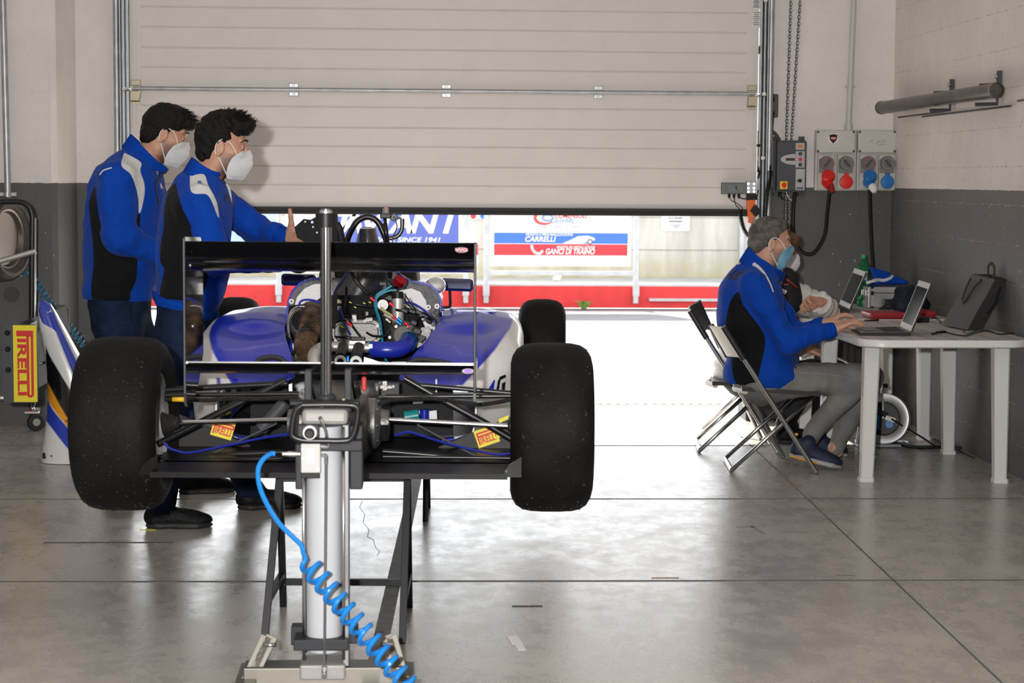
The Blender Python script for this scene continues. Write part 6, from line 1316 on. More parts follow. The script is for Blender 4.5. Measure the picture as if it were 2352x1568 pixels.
q = MB(); q.tube(spline([JBp(520, 422, .0), JBp(527, 438, .01), JBp(530, 465, .01)], 4), .006, 6); q.build('white_piping', mat('jacket_white', (.62, .62, .62), .8), jB)
cloth_text('R', 'shoulder_logo', mat('logo_blue', (.05, .12, .35), .7), 459, 420, .03, [c for c in jB.children if c.name.startswith('sleeve')][0], bold=.001)
# jeans and shoes
F = Field(); F.cap(JBp(430, 700), JBp(426, 745), .128, .125, .03, lat, 1.3); limb(F, [hipR, knR, akR+V(-.002, 0, -.03)], [.105, .078, .062], .045); limb(F, [hipL, knL, akL+V(-.002, 0, -.03)], [.105, .078, .062], .045); F.cut(akR+V(0, 0, -.062), (0, 0, -1))
jn = solid('jeans', F.mesh(.0095, disp=folds(.008, 6, 30)), M_jeans, pB)
q = MB(); q.prism([JBp(x, y, -.235) for x, y in ((452, 745), (470, 748), (472, 790), (455, 795))], (0, .012, 0)); q.build('back_pocket', M_jeans, jn)
def on_floor(x, y, z=0): return az(x, y, z)
shoe(pB, on_floor(330, 1213)+V(.012, .02, 0), on_floor(482, 1211)+V(0, .02, 0), M_shoe, M_sole)
shoe(pB, on_floor(540, 1172)+V(.01, .03, .0), on_floor(692, 1166)+V(0, .03, 0), M_shoe, M_sole)
# ---- the steering wheel he holds
sw = thing('steering_wheel', 'black racing steering wheel with buttons held above the car cockpit', 'steering wheel', JBp(715, 535, .02))
W = lambda x, y, d=.0: JBp(x, y, -.055+d)
q = MB(); q.prism([W(x, y, -.02) for x, y in ((676, 522), (697, 503), (712, 505), (738, 492), (775, 492), (776, 555), (740, 560), (700, 556), (682, 546))], (0, .045, 0)); q.build('body', mat('carbon_black', (.010, .010, .011), .6, spec=.15), sw)
q = MB(); q.tube(spline([W(772, 512), W(780, 530), W(784, 556), W(780, 585), W(765, 600)], 5), .0165, 12); q.build('grip', M_rub, sw)
q = MB(); q.tube(spline([W(660, 604), W(672, 616), W(688, 620), W(702, 614), W(708, 600), W(700, 580)], 5), .0145, 12); q.build('grip', M_rub, sw)
each('button', mat('button_blue', (.02, .10, .30), .3), sw, ((717, 510),), lambda q, s_: q.cyl(W(*s_, -.02), W(*s_, -.028), .006, 12))
each('button', M_grey, sw, ((719, 521), (728, 534), (701, 509)), lambda q, s_: q.cyl(W(*s_, -.02), W(*s_, -.027), .0042, 10))
# ------------------------------------------------------------------ person: standing behind, looking down
YA = 8.95
def JA(x, y, d=0.0): return at(x, y, YA+d)
HcA = JA(379, 303); HA, RA, axA = headframe(HcA, (.96, .22, 0), .34)
shr, elr, wrr = JA(268, 415, -.20), JA(275, 545, -.25), JA(372, 582, -.14); shl, ell_, wrl = JA(330, 420, .22), JA(380, 530, .22), JA(430, 570, .06)
trA = [(JA(305, 395), .13), (JA(292, 440), .168), (JA(284, 520), .175), (JA(282, 600), .172), (JA(273, 665), .166)]
hR, hL = JA(272, 740, -.10), JA(296, 740, .09); kR, kL = JA(270, 930, -.11), JA(380, 930, .10); aR, aL = V(JA(285, 1000).x, YA-.12, .11), az(440, 1136)+V(0, .03, .11)
F = Field(); head_into(F, HA, RA); n0 = HA(-.022, 0, -.075); F.cap(n0, JA(322, 385), .058, .070, .03)
for (a, ra), (b, rb) in zip(trA[:-1], trA[1:]): F.cap(a, b, ra-.03, rb-.03, .05, lat, 1.25)
limb(F, [shr, elr, wrr], [.055, .045, .03]); limb(F, [shl, ell_, wrl], [.055, .045, .03]); limb(F, [hR, kR, aR], [.09, .06, .044], .04); limb(F, [hL, kL, aL], [.09, .06, .044], .04)
for a in (aR, aL): F.cap(a, a+V(.015, 0, -.075), .028, .020, .02)
hand_into(F, wrr, (1, .1, -.15), (0, .8, -.5), (.1, .4, -1), (.4, .45, .5, .5)); hand_into(F, wrl, (1, -.1, -.1), (0, -.8, -.5), (.1, -.4, -1), (.4, .45, .5, .5))
pA = solid('person', F.mesh(.011, [(nA(HcA)-.17, nA(HcA)+.17, .0036), (np.minimum(nA(wrr), nA(wrl))-.05, np.maximum(nA(wrr), nA(wrl))+.19, .0055)]), SKINB, None, base=V(aL.x-.15, YA, 0))
tag(pA, 'person in blue jacket and white mask standing at the back, looking down', 'person')
eyes(pA, HA, RA, 1.0, M_hair); kn95(pA, HA, R=RA)
F = Field(); F.ell(HA(-.014, 0, .028), (.100, .083, .100), RA, .02); F.ell(HA(.030, 0, .082), (.085, .068, .045), RA, .03); F.ell(HA(.092, 0, .066), (.036, .055, .028), RA, .02); F.ell(HA(-.055, 0, -.035), (.050, .066, .055), RA, .02)
F.ell(HA(.088, 0, -.060), (.085, .2, .102), RA, .012, True)
for b in (-1, 1): F.ell(HA(.030, b*.085, -.030), (.028, .03, .055), RA, .01, True); F.ell(HA(-.006, b*.09, -.03), (.022, .02, .034), RA, .006, True)
hA = solid('hair', F.mesh(.0038, disp=tufts(6, .011, 70)), M_hair, pA)
def genA(r):
    a = r.uniform(0, 2*PI); e = r.uniform(.1, 1.35); p = (.030+.088*math.sin(e)*math.cos(a), .070*math.sin(e)*math.sin(a), .070+.055*math.cos(e)); return p, (.022+r.uniform(-.006, .012), p[1]*.1, r.uniform(-.004, .016))
strands(hA, HA, 300, 9, M_hair, 1, genA, .0015)
stubble(pA, HcA, RA)
F = trunk_field(trA, 1.28, lat, .07); F.cap(shr, trA[1][0], .095, .13, .06); F.cap(shl, trA[1][0], .095, .13, .06); F.cut(JA(280, 690), (-.05, 0, -1)); F.cap(n0+V(0, 0, .02), JA(335, 384), .055, .062, .012, neg=True)
jA = solid('jacket', F.mesh(.0085, disp=folds(.008, 15, 22)), M_jack, pA)
jacket_marks(jA, [(219, 425), (208, 450), (204, 475), (210, 530), (215, 600), (214, 690), (292, 692), (300, 670), (313, 640), (316, 590), (322, 500), (318, 488), (308, 525), (290, 570), (260, 560), (240, 540), (230, 510), (222, 460)], [(285, 350), (323, 372), (322, 392), (331, 420), (332, 445), (325, 480), (319, 490), (318, 460), (312, 430), (300, 400), (279, 380)])
for nm, Pp, Rr, sd in (('r', [shr, elr, wrr], [.098, .080, .060], 13), ('l', [shl, ell_, wrl], [.095, .075, .055], 14)):
    F = limb(Field(), Pp, Rr, .04); F.cut(Pp[2], Pp[2]-Pp[1]); sl = solid('sleeve', F.mesh(.008, disp=folds(.008, sd, 38)), M_slv, jA)
    if nm == 'r': pattern(sl, 'white', [(285, 350), (323, 372), (322, 392), (331, 420), (332, 445), (325, 480), (319, 490), (318, 460), (312, 430), (300, 400), (279, 380)])
    else: paintv(sl, 'white', np.full(len(o_v[sl.name]), -1.0))
q = MB(); q.tube(spline([JA(229, 401, -.26), JA(238, 391, -.27), JA(257, 385, -.27)], 4), .0035, 6); q.build('white_piping', mat('jacket_white'), jA)
stand_collar(jA, [JA(378, 398, -.03), JA(345, 385, -.11), JA(300, 352, -.11), JA(278, 338, 0), JA(305, 352, .11), JA(350, 385, .11), JA(380, 400, .02)], [JA(386, 388, -.02), JA(358, 366, -.08), JA(322, 330, -.085), JA(300, 307, 0), JA(326, 330, .085), JA(362, 366, .08), JA(388, 389, .02)], mat('blue_rib_knit'), -.008)
q = MB(); q.tube(spline([JA(383, 392, -.04), JA(362, 412, -.13), JA(358, 430, -.16), JA(366, 470, -.16)], 5), .004, 6); q.build('zip', M_zip, jA)
cloth_text('A', 'chest_logo', mat('jacket_white'), 370, 428, .036, jA, bold=.0015)
cloth_text('R', 'shoulder_logo', mat('logo_blue'), 302, 371, .03, [c for c in jA.children if c.name.startswith('sleeve')][0], bold=.001)
F = Field(); F.cap(JA(276, 690), JA(274, 745), .150, .140, .03, lat, 1.25); limb(F, [hR, kR, aR+V(0, 0, -.03)], [.115, .085, .066], .045); limb(F, [hL, kL, aL+V(0, 0, -.03)], [.115, .085, .066], .045); F.cut(aR+V(0, 0, -.062), (0, 0, -1))
jn = solid('jeans', F.mesh(.0095, disp=folds(.008, 16, 30)), M_jeans, pA)
q = MB(); q.prism([JA(x, y, -.262) for x, y in ((258, 700), (300, 698), (302, 745), (264, 748))], (0, .012, 0)); q.build('back_pocket', M_jeans, jn)
shoe(pA, on_floor(408, 1136)+V(.01, .03, 0), on_floor(524, 1130)+V(.02, .03, 0), M_shoe, M_sole)
shoe(pA, V(aR.x-.07, aR.y, 0), V(aR.x+.20, aR.y-.02, 0), M_shoe, M_sole)
# ================================================================== tables and what is on and under them
def resin(N, L, b):
    g = N.new('ShaderNodeNewGeometry'); br = N.new('ShaderNodeTexBrick'); br.offset = 0; br.inputs['Scale'].default_value = 1; br.inputs['Brick Width'].default_value = .105; br.inputs['Row Height'].default_value = .105; br.inputs['Mortar Size'].default_value = .004; br.inputs['Mortar Smooth'].default_value = .2
    br.inputs[1].default_value = (.64, .60, .56, 1); br.inputs[2].default_value = (.64, .60, .56, 1); br.inputs[3].default_value = (.17, .165, .16, 1); L.new(g.outputs['Position'], br.inputs['Vector'])
    sp = N.new('ShaderNodeSeparateXYZ'); L.new(g.outputs['Normal'], sp.inputs[0]); gt = N.new('ShaderNodeMath'); gt.operation = 'GREATER_THAN'; gt.inputs[1].default_value = .9; L.new(sp.outputs['Z'], gt.inputs[0])
    mx = N.new('ShaderNodeMix'); mx.data_type = 'RGBA'; mx.inputs[6].default_value = (.68, .68, .67, 1); L.new(gt.outputs[0], mx.inputs[0]); L.new(br.outputs[0], mx.inputs[7]); L.new(mx.outputs[2], b.inputs['Base Color']); b.inputs['Roughness'].default_value = .35
M_resin = nodes('white_resin_tiles', resin); M_leg = mat('white_resin', (.68, .68, .67), .4)
ZT = .715
def table(x0, x1, y0, y1, legs, label):
    t = thing('plastic_table', label, 'table', ((x0+x1)/2, (y0+y1)/2, 0))
    P = [(x, y) for x, y in rrect(x0, y0, x1, y1, .13, 8)]; q = MB(); e = lambda s, z: [V((x0+x1)/2+(x-(x0+x1)/2)*s, (y0+y1)/2+(y-(y0+y1)/2)*s, z) for x, y in P]
    q.loft([e(.985, ZT-.040), e(1.0, ZT-.034), e(1.0, ZT-.008), e(.994, ZT-.001), e(.985, ZT)]); q.build('tabletop', M_resin, t, auto=50)
    for (x, y) in legs:
        sx = 1 if x > (x0+x1)/2 else -1; q = MB(); w0, w1 = .080, .062; rings = []
        for z, w_, o in ((0, w1+.012, .014), (.018, w1+.010, .014), (.022, w1, .012), (.35, (w0+w1)/2, .006), (ZT-.041, w0, 0)): rings.append([V(x+sx*o+a*w_/2, y+b*w_/2, z) for a, b in ((-1, -.75), (-.75, -1), (.75, -1), (1, -.75), (1, .75), (.75, 1), (-.75, 1), (-1, .75))])
        q.loft(rings, smooth=False); q.build('leg', M_leg, t)
    return t
table(2.165, 3.015, 9.12, 10.46, [(2.255, 9.30), (2.885, 9.25), (2.255, 10.24), (2.905, 10.24)], 'white plastic garden table nearest the camera, with laptop and grey backpack on top')
table(2.165, 3.015, 10.50, 11.84, [(2.255, 10.82), (2.925, 10.82), (2.255, 11.70), (2.905, 11.62)], 'white plastic garden table at the far end, with green bottle and metal case on top')
def laptop(h0, h1, lid_dir, lid, depth, label, dark):
    t = thing('laptop', label, 'laptop', ((h0.x+h1.x)/2-.1, (h0.y+h1.y)/2, ZT))
    h0 = V(h0.x, h0.y, ZT+.012); h1 = V(h1.x, h1.y, ZT+.012); a = (h1-h0).normalized(); b = V(-a.y, a.x, 0); b = b if b.x < 0 else -b; up = V(0, 0, 1); L = (h1-h0).length
    q = MB(); q.hexa([h0-up*.012, h1-up*.012, h1+b*depth-up*.012, h0+b*depth-up*.012, h0+up*.008, h1+up*.008, h1+b*depth+up*.003, h0+b*depth+up*.003]); q.build('base', M_blk, t)
    q = MB(); f0, f1 = h0+a*.004+b*.004+up*.0085, h1-a*.004+b*.004+up*.0085; d_ = b*(depth-.008)-up*.005; q.prism([f0, f1, f1+d_, f0+d_], up*.001); q.build('palm_rest', mat('laptop_dark_silver', (.20, .20, .21), .35, .6) if not dark else M_blk, t)
    each('key_row', M_blkp, t, range(6), lambda q, k: q.prism([f0+a*.02+b*(.022+.0175*k)+up*(.0012-.0004*k), f1-a*.02+b*(.022+.0175*k)+up*(.0012-.0004*k), f1-a*.02+b*(.036+.0175*k)+up*(.0012-.0004*k), f0+a*.02+b*(.036+.0175*k)+up*(.0012-.0004*k)], up*.0012))
    q = MB(); c = f0.lerp(f1, .45)+b*(depth*.72)+up*.0002; q.prism([c-a*.05-b*.03, c+a*.05-b*.03, c+a*.05+b*.03, c-a*.05+b*.03], up*.0008); q.build('touchpad', mat('touchpad_grey', (.28, .28, .29), .3), t)
    ld = Vector(lid_dir).normalized(); nrm = a.cross(ld); nrm = nrm if nrm.x < 0 else -nrm; g0, g1 = h0+up*.012, h1+up*.012
    q = MB(); q.hexa([g0, g1, g1-nrm*.009, g0-nrm*.009, g0+ld*lid, g1+ld*lid, g1+ld*lid-nrm*.006, g0+ld*lid-nrm*.006]); lo = q.build('lid', M_blk, t)
    q = MB(); q.prism([g0+nrm*.0002, g1+nrm*.0002, g1+ld*lid+nrm*.0002, g0+ld*lid+nrm*.0002], nrm*.001); q.build('bezel', mat('laptop_silver', (.62, .61, .59), .35), lo)
    q = MB(); q.prism([g0+a*.014+ld*.028+nrm*.0014, g1-a*.014+ld*.028+nrm*.0014, g1-a*.014+ld*(lid-.030)+nrm*.0014, g0+a*.014+ld*(lid-.030)+nrm*.0014], nrm*.0006); q.build('screen', mat('laptop_screen', (.012, .012, .013), .12), lo)
    return t
h0, h1 = az(2092, 765, ZT+.015), az(2067, 753, ZT+.015)
laptop(h0, h1, at(2140, 650, h0.y)-h0, .255, .25, 'open silver laptop the grey haired person is typing on', False)
g0, g1 = az(1951, 713, ZT+.015), az(1927, 701, ZT+.015)
laptop(g0, g1, at(1989, 627, g0.y)-g0, .235, .22, 'open dark laptop with pale screen frame on the far table beside the bottle', True)
q = MB(); p = az(1918, 706, ZT+.026); q.box((g0.x-.17, g0.y+.28, ZT+.0242), (.05, .05, .002)); 
tag(q.build('sticky_note', M_yel), 'small yellow note lying on the dark laptop', 'note')
# bottle
bp_ = az(1982, 703, ZT); bt = thing('water_bottle', 'large green plastic water bottle with green cap on the far table', 'bottle', bp_)
M_pet = mat('green_plastic_bottle', (.05, .50, .22), .08, trans=.8, ior=1.25)
q = MB(); prof = [(0, .004), (.030, 0), (.040, .008), (.041, .03)]
for k in range(10): prof += [(.0395, .036+k*.012), (.0415, .042+k*.012)]
prof += [(.040, .160), (.040, .215), (.042, .222), (.040, .24), (.030, .262), (.016, .282), (.0135, .288), (.0135, .298)]
q.lathe(prof, bp_, n=28); q.build('bottle_body', M_pet, bt)
q = MB(); q.lathe([(.0408, .162), (.0412, .164), (.0412, .214), (.0408, .216)], bp_, n=28); q.build('paper_label', mat('pale_label', (.55, .66, .68), .5, vary=.3, vscale=40), bt)
q = MB(); q.lathe([(.0155, .294), (.0155, .314), (.014, .317), (0, .317)], bp_, n=22); q.build('cap', mat('green_cap', (.01, .30, .08), .4), bt)
# aluminium case with a folded jacket on it
cA, cB = az(1996, 708, ZT), az(2090, 709, ZT); cY = 11.42; ct = thing('aluminium_case', 'ribbed silver equipment case standing on the far table under a blue jacket', 'case', (cA.x+.15, cY+.1, ZT))
x0 = cA.x; q = MB(); q.box((x0+.15, cY+.11, ZT+.065), (.30, .20, .126), bev=.004); cb_ = q.build('body', mat('case_silver', (.60, .60, .60), .3, .7), ct)
each('rib', M_alu, cb_, range(8), lambda q, k: q.box((x0+.16, cY+.008, ZT+.014+k*.0095), (.26, .004, .003)))
q = MB(); q.box((x0+.15, cY+.11, ZT+.092), (.304, .204, .006)); q.build('lid_seam', M_dgrey, ct)
each('corner', M_blk, ct, [(x, z) for x in (x0+.022, x0+.278) for z in (.008, .084, .098, .124)], lambda q, s_: q.box((s_[0], cY+.006, ZT+s_[1]), (.016, .016, .010), bev=.002))
each('edge_strip', M_alu, ct, (x0+.006, x0+.294), lambda q, x: q.box((x, cY+.01, ZT+.065), (.014, .016, .122), bev=.002))
each('latch', M_chrome, ct, (.05, .15), lambda q, y: (q.box((x0-.006, cY+y, ZT+.09), (.014, .03, .035), bev=.003), q.tube([(x0-.012, cY+y-.012, ZT+.07), (x0-.022, cY+y, ZT+.05), (x0-.012, cY+y+.012, ZT+.07)], .003, 6)))
F = Field(); Z0 = ZT+.14; F.cap((x0+.03, cY+.1, Z0+.012), (x0+.24, cY+.09, Z0+.015), .022, .028, .03, V(0, 1, 0), 3.2); F.cap((x0+.05, cY+.12, Z0+.045), (x0+.20, cY+.12, Z0+.035), .032, .026, .03, V(0, 1, 0), 2.6); F.cap((x0+.06, cY+.14, Z0+.075), (x0+.14, cY+.13, Z0+.06), .024, .026, .03, V(0, 1, 0), 2.2); F.cut((x0, cY, ZT+.13), (0, 0, -1))
fj = solid('folded_jacket', F.mesh(.0065, disp=folds(.008, 21, 40)), M_jack, None, base=V(x0+.15, cY+.1, ZT+.13)); tag(fj, 'blue jacket folded in a heap on the silver case', 'jacket')
Vv = o_v[fj.name]; sx_, sz_ = Vv[:, 0]-x0, Vv[:, 2]-Z0; paintv(fj, 'black', np.minimum(.012-np.abs(sx_-.025), .05-np.abs(sz_-.045))); paintv(fj, 'white', .009-np.abs(sz_-.020-.28*(sx_-.05)-.01*np.sin(sx_*40)))
F = Field(); nb = az(2110, 722, ZT); F.cap(nb+V(-.08, .12, .05), nb+V(.06, .12, .05), .058, .052, .03, V(0, 1, 0), 1.6); F.cap(nb+V(-.07, .16, .125), nb+V(.03, .16, .095), .045, .050, .04, V(0, 1, 0), 1.5); F.cut((0, 0, ZT+.001), (0, 0, -1))
tag(solid('dark_jacket', F.mesh(.0065, disp=folds(.010, 22, 38)), mat('navy_fabric', (.012, .016, .032), .8, bump=.4, bscale=60), None, base=nb+V(0, .12, 0)), 'dark navy garment bundled between the silver case and the wall', 'jacket')
q = MB(); kb = az(2052, 711, ZT); q.box(kb+V(0, .05, .030), (.10, .09, .058), bev=.012); q.tube(spline([kb+V(-.045, 0, .03), kb+V(-.07, -.02, .015), kb+V(-.09, -.02, .006), kb+V(-.06, -.03, .006)], 4), .006, 6); tag(q.build('camera_bag', mat('black_nylon', (.012, .012, .013), .6, bump=.3)), 'small black camera bag with loose strap in front of silver case', 'bag')
# red folders
for (xa, xb, y_, lab) in ((1999, 2085, 733, 'red leather document folder lying in front of the silver case'), (2112, 2152, 729, 'second red folder behind the open silver laptop near the wall')):
    a, b = az(xa, y_, ZT), az(xb, y_, ZT); t = thing('document_folder', lab, 'folder', ((a.x+b.x)/2, a.y+.12, ZT)); q = MB(); q.box(((a.x+b.x)/2, a.y+.12, ZT+.018), (b.x-a.x, .23, .034), bev=.012); q.build('cover', mat('red_leather', (.34, .012, .018), .35, bump=.2, bscale=150), t)
    q = MB(); q.box(((a.x+b.x)/2+.004, a.y+.004, ZT+.018), (b.x-a.x-.02, .012, .004)); q.build('zip', mat('dark_red_zip', (.12, .006, .01), .5), t)
a = az(2120, 741, ZT); q = MB(); q.box(a+V(0, .05, .015), (.07, .11, .03), bev=.006); t = q.build('power_adapter', M_blk); tag(t, 'black laptop power adapter behind the open silver laptop', 'adapter')
cable('charger_lead', 'thin black charger lead curling on the table from the adapter toward the backpack', [az(2137, 737, ZT)+V(0, 0, .012), az(2148, 733, ZT)+V(0, 0, .006), az(2160, 740, ZT)+V(0, 0, .004), az(2158, 744, ZT)+V(0, 0, .003)], .003)
t = thing('usb_cable', 'black usb cable with small plug lying on the near end of the table', 'cable', az(2150, 768, ZT))
q = MB(); q.tube(spline([az(x, y, ZT)+V(0, 0, .0035) for x, y in ((2172, 764), (2195, 770), (2222, 772), (2245, 764), (2268, 761), (2292, 768), (2310, 768), (2330, 766))], 6), .0028, 6); q.tube(spline([az(x, y, ZT)+V(0, 0, .006) for x, y in ((2211, 752), (2214, 764), (2224, 769), (2238, 763), (2252, 751))], 6), .0026, 6); q.build('lead', M_blk, t)
q = MB(); q.bar(az(2142, 769, ZT)+V(0, 0, .006), az(2150, 767, ZT)+V(0, 0, .006), .016, .008, bev=.002); q.bar(az(2153, 766, ZT)+V(0, 0, .007), az(2170, 764, ZT)+V(0, 0, .006), .020, .011, bev=.003); q.build('plug', M_blk, t)
q = MB(); q.tube([az(1986, 738, ZT)+V(0, 0, .005), az(2018, 737, ZT)+V(0, 0, .005)], .0045, 8); tag(q.build('pen', M_blk), 'black pen lying on the table just beyond the typing hands', 'pen')
# backpack leaning on the wall
b0, b1, t1, t0 = at(2163, 733, 10.02), at(2216, 751, 9.72), at(2279, 641, 9.68), at(2231, 629, 9.96)
for p in (b0, b1): p.z = ZT+.006
bk = thing('backpack', 'slim grey and black backpack leaning on the right wall', 'backpack', V(2.80, 9.85, ZT)); th_ = V(.085, 0, -.0)
def slab(infl, o0, o1):
    rings = []
    for k in range(9):
        t = k/8; A = b0.lerp(t0, t); B = b1.lerp(t1, t); bulge = .012*math.sin(PI*t); s = 1-.06*(t > .85)*(t-.85)/.15
        rng = [A.lerp(B, u)+V(-bulge*(1-(2*u-1)**2)-.004*math.sin(u*9)*math.sin(t*7), 0, 0)+th_*o0 for u in [i/8 for i in range(9)]]+[B.lerp(A, u)+th_*o1 for u in [i/8 for i in range(9)]]; rings.append(rng)
    return rings
q = MB(); q.loft(slab(0, 0, .22)); q.build('front_panel', mat('grey_canvas', (.10, .10, .098), .75, bump=.3, bscale=120), bk); q = MB(); q.loft(slab(0, .18, 1.10)); q.build('main_compartment', mat('black_nylon'), bk)
q = MB(); c = t0.lerp(t1, .55)+th_*.5; q.tube(spline([c+V(0, .04, -.005), c+V(-.005, .035, .05), c+V(0, 0, .068), c+V(.006, -.035, .05), c+V(.004, -.04, -.005)], 5), .009, 8, flat=.5); q.build('carry_handle', mat('black_nylon'), bk)
q = MB(); fpos = lambda u, t: b0.lerp(t0, t).lerp(b1.lerp(t1, t), u)+V(-.020, -.004, .006); q.tube(spline([fpos(.25, .92), fpos(.30, .70), fpos(.42, .50), fpos(.55, .52), fpos(.62, .80), fpos(.75, .93)], 5), .010, 8, flat=.45); q.build('front_strap', mat('black_nylon'), bk)
q = MB(); sp_ = lambda t, u: b1.lerp(t1, t)+th_*u+V(0, -.006, 0); q.tube(spline([sp_(.85, .75), sp_(.55, .95), sp_(.3, .9)], 5), .007, 6); q.build('side_strap', M_blk, bk)
# cable reel under the table
rc = az(2028, 1024)+V(0, 0, .155); rl_ = thing('cable_reel', 'cable reel with silver rim and blue sockets standing under the tables', 'cable reel', az(2028, 1024)); ra = V(-.38, -1, .12).normalized()
q = MB(); q.lathe([(.096, 0), (.135, .006), (.142, .014), (.142, .02), (.132, .022), (.096, .012)], rc, ra, 40, closed=True); q.build('front_rim', mat('reel_zinc', (.30, .305, .31), .4, .8), rl_)
q = MB(); q.lathe([(.085, 0), (.140, .0), (.142, -.006), (.085, -.008)], rc-ra*.11, ra, 40, closed=True); q.build('rear_rim', mat('reel_black', (.02, .02, .02), .5), rl_)
q = MB(); q.lathe([(0, .004), (.088, .004), (.088, -.11), (0, -.11)], rc, ra, 32); q.build('drum', M_blk, rl_)
q = MB(); q.lathe([(.09, -.005)]+[(.128 if k % 2 else .118, -.01-.007*k) for k in range(13)]+[(.09, -.105)], rc, ra, 36); q.build('wound_cable', M_rub, rl_)
rx = ra.cross(V(0, 0, 1)).normalized(); rx = rx if rx.x > 0 else -rx; ru = rx.cross(ra); ru = ru if ru.z > 0 else -ru
RP = lambda a, b, d: rc+rx*a+ru*b+ra*d
each('socket', M_bluep, rl_, ((-.045, .035), (-.045, -.035), (.035, -.03)), lambda q, s_: q.lathe([(0, .014), (.022, .014), (.024, .01), (.024, 0), (0, 0)], RP(s_[0], s_[1], .004), ra, 20))
q = MB(); q.prism([RP(a, b, .005) for a, b in ((-.07, .06), (-.02, .06), (-.02, -.06), (-.07, -.06))], ra*.006); q.build('socket_plate', mat('blue_plate', (.01, .20, .50), .4), rl_)
q = MB(); q.box(RP(-.005, .03, .03), (.06, .035, .03), Matrix.Rotation(.4, 3, 'Y'), .004); q.build('black_plug', M_blk, rl_); q = MB(); q.box(RP(.04, .0, .028), (.06, .03, .028), Matrix.Rotation(.3, 3, 'Y'), .006); q.build('white_plug', M_white, rl_)
q = MB(); fx = V(1, 0, 0); q.tube(spline([rc+V(-.13, .02, -.05), V(rc.x-.15, rc.y-.02, .012), V(rc.x-.12, rc.y-.07, .012), V(rc.x+.10, rc.y-.07, .012), V(rc.x+.14, rc.y-.04, .012), V(rc.x+.14, rc.y+.1, .012), V(rc.x-.13, rc.y+.12, .012)], 4), .010, 10); q.build('floor_frame', M_galv, rl_); q = MB(); q.tube(spline([rc+ra*.02, rc+V(.0, .03, .17), rc-ra*.13], 4), .008, 8); q.build('top_bracket', M_galv, rl_)
q = MB(); q.ball(rc+V(.005, 0, .185), (.017, .017, .013), 12, 8); q.build('carry_knob', M_blk, rl_)
cable('reel_lead', 'grey lead dropping from the near table edge into the cable reel', [V(2.42, 10.22, .70), V(2.45, 10.25, .60), V(2.47, 10.35, .40), RP(-.03, .05, .05), RP(-.01, .03, .05)], .0045, M_dgrey)
cable('floor_cable', 'thin black cable with a loop lying along the foot of the right wall', [RP(.05, .0, .05), V(rc.x+.2, rc.y-.05, .06), V(rc.x+.28, rc.y-.12, .012), V(rc.x+.36, rc.y-.03, .03), V(rc.x+.40, rc.y-.15, .012), V(2.99, 10.45, .012), V(2.99, 10.0, .012)], .005)
cable('floor_cable', 'thick black cable running flat on the floor from the cable reel', [V(rc.x+.03, rc.y-.02, .03), V(rc.x+.12, rc.y-.09, .010), V(rc.x+.30, rc.y-.10, .010), V(2.97, 10.72, .010), V(3.0, 10.3, .010)], .009)
q = MB(); q.box((2.18, 11.80, .115), (.26, .30, .228), bev=.012); t = q.build('equipment_box', mat('black_box', (.012, .012, .013), .5)); tag(t, 'low black box on the floor behind the folding chairs by the wall', 'box')
t = thing('storage_box', 'tall black box standing under the far table against the wall', 'box', (2.72, 11.90, 0)); q = MB(); q.box((2.70, 11.88, .245), (.34, .26, .49), bev=.01); q.build('body', mat('black_box'), t)
each('ridge', M_blk, t, range(7), lambda q, k: q.box((2.57+k*.044, 11.748, .30), (.012, .006, .34)))
# ================================================================== folding chairs
M_seat = mat('black_seat_plastic', (.016, .016, .017), .45); M_cream = mat('cream_backrest', (.62, .57, .50), .5)
def fchair(n0, n1, f0, f1, r0, r1, q0, q1, seat, back, label, extra=None):
    # n: near long leg floor/top, f: far long leg floor/top, r: near crossing leg floor/seat, q: far crossing leg floor/seat
    t = thing('folding_chair', label, 'chair', V((n0.x+r0.x)/2, (n0.y+f0.y)/2, 0))
    for a, b in ((n0, n1), (f0, f1)): q = MB(); q.tube([a+V(0, 0, .012), b], .0125, 10, flat=1.0); q.ball(a+V(0, 0, .012), .0135, 8, 6); q.build('long_leg', M_chrc, t)
    for a, b in ((r0, r1), (q0, q1)): q = MB(); q.tube([a+V(0, 0, .013), b], .012, 10); q.build('crossing_leg', M_chrc, t)
    q = MB(); q.tube([r0+V(0, 0, .013), q0+V(0, 0, .013)], .012, 10); q.ball(r0+V(0, 0, .013), .012, 8, 6); q.ball(q0+V(0, 0, .013), .012, 8, 6); q.build('floor_bar', M_chrc, t)
    if extra: q = MB(); q.tube([extra[0]+V(0, 0, .013), extra[1]], .011, 10); q.build('brace', M_chrc, t)
    q = MB(); s0, s1, s2, s3 = seat; up = V(0, 0, .022); q.hexa([s0-up*.5, s1-up*.5, s2-up*.5, s3-up*.5, s0+up*.5, s1+up*.5, s2+up*.5, s3+up*.5]); so_ = q.build('seat', M_seat, t)
    q = MB(); q.tube(spline([s0+V(.02, .01, -.012), s0.lerp(s3, .5)+V(-.02, 0, -.012), s3+V(.02, -.01, -.012)], 4), .016, 8); q.build('seat_rim', M_cream, t)
    for a, b in ((n0, n1), (f0, f1)):
        d = (b-a).normalized(); q = MB(); q.tube([b-d*back, b+d*.006], .0165, 12); q.build('backrest_sleeve', M_seat, t)
    dn, df = (n1-n0).normalized(), (f1-f0).normalized(); rows = []
    for i in range(7):
        u = i/6; c = math.sin(PI*u)*-.035; rows.append([(n1-dn*back*.95).lerp(f1-df*back*.95, u)+V(c, 0, 0), n1.lerp(f1, u)+V(c, 0, 0)])
    q = MB(); q.sheet(rows, .008); q.build('backrest', M_cream, t); q = MB(); q.sheet([[a+V(.0095, 0, .0), b+V(.0095, 0, 0)] for a, b in rows], .003); q.build('backrest_front', M_seat, t)
    q = MB()
    return t
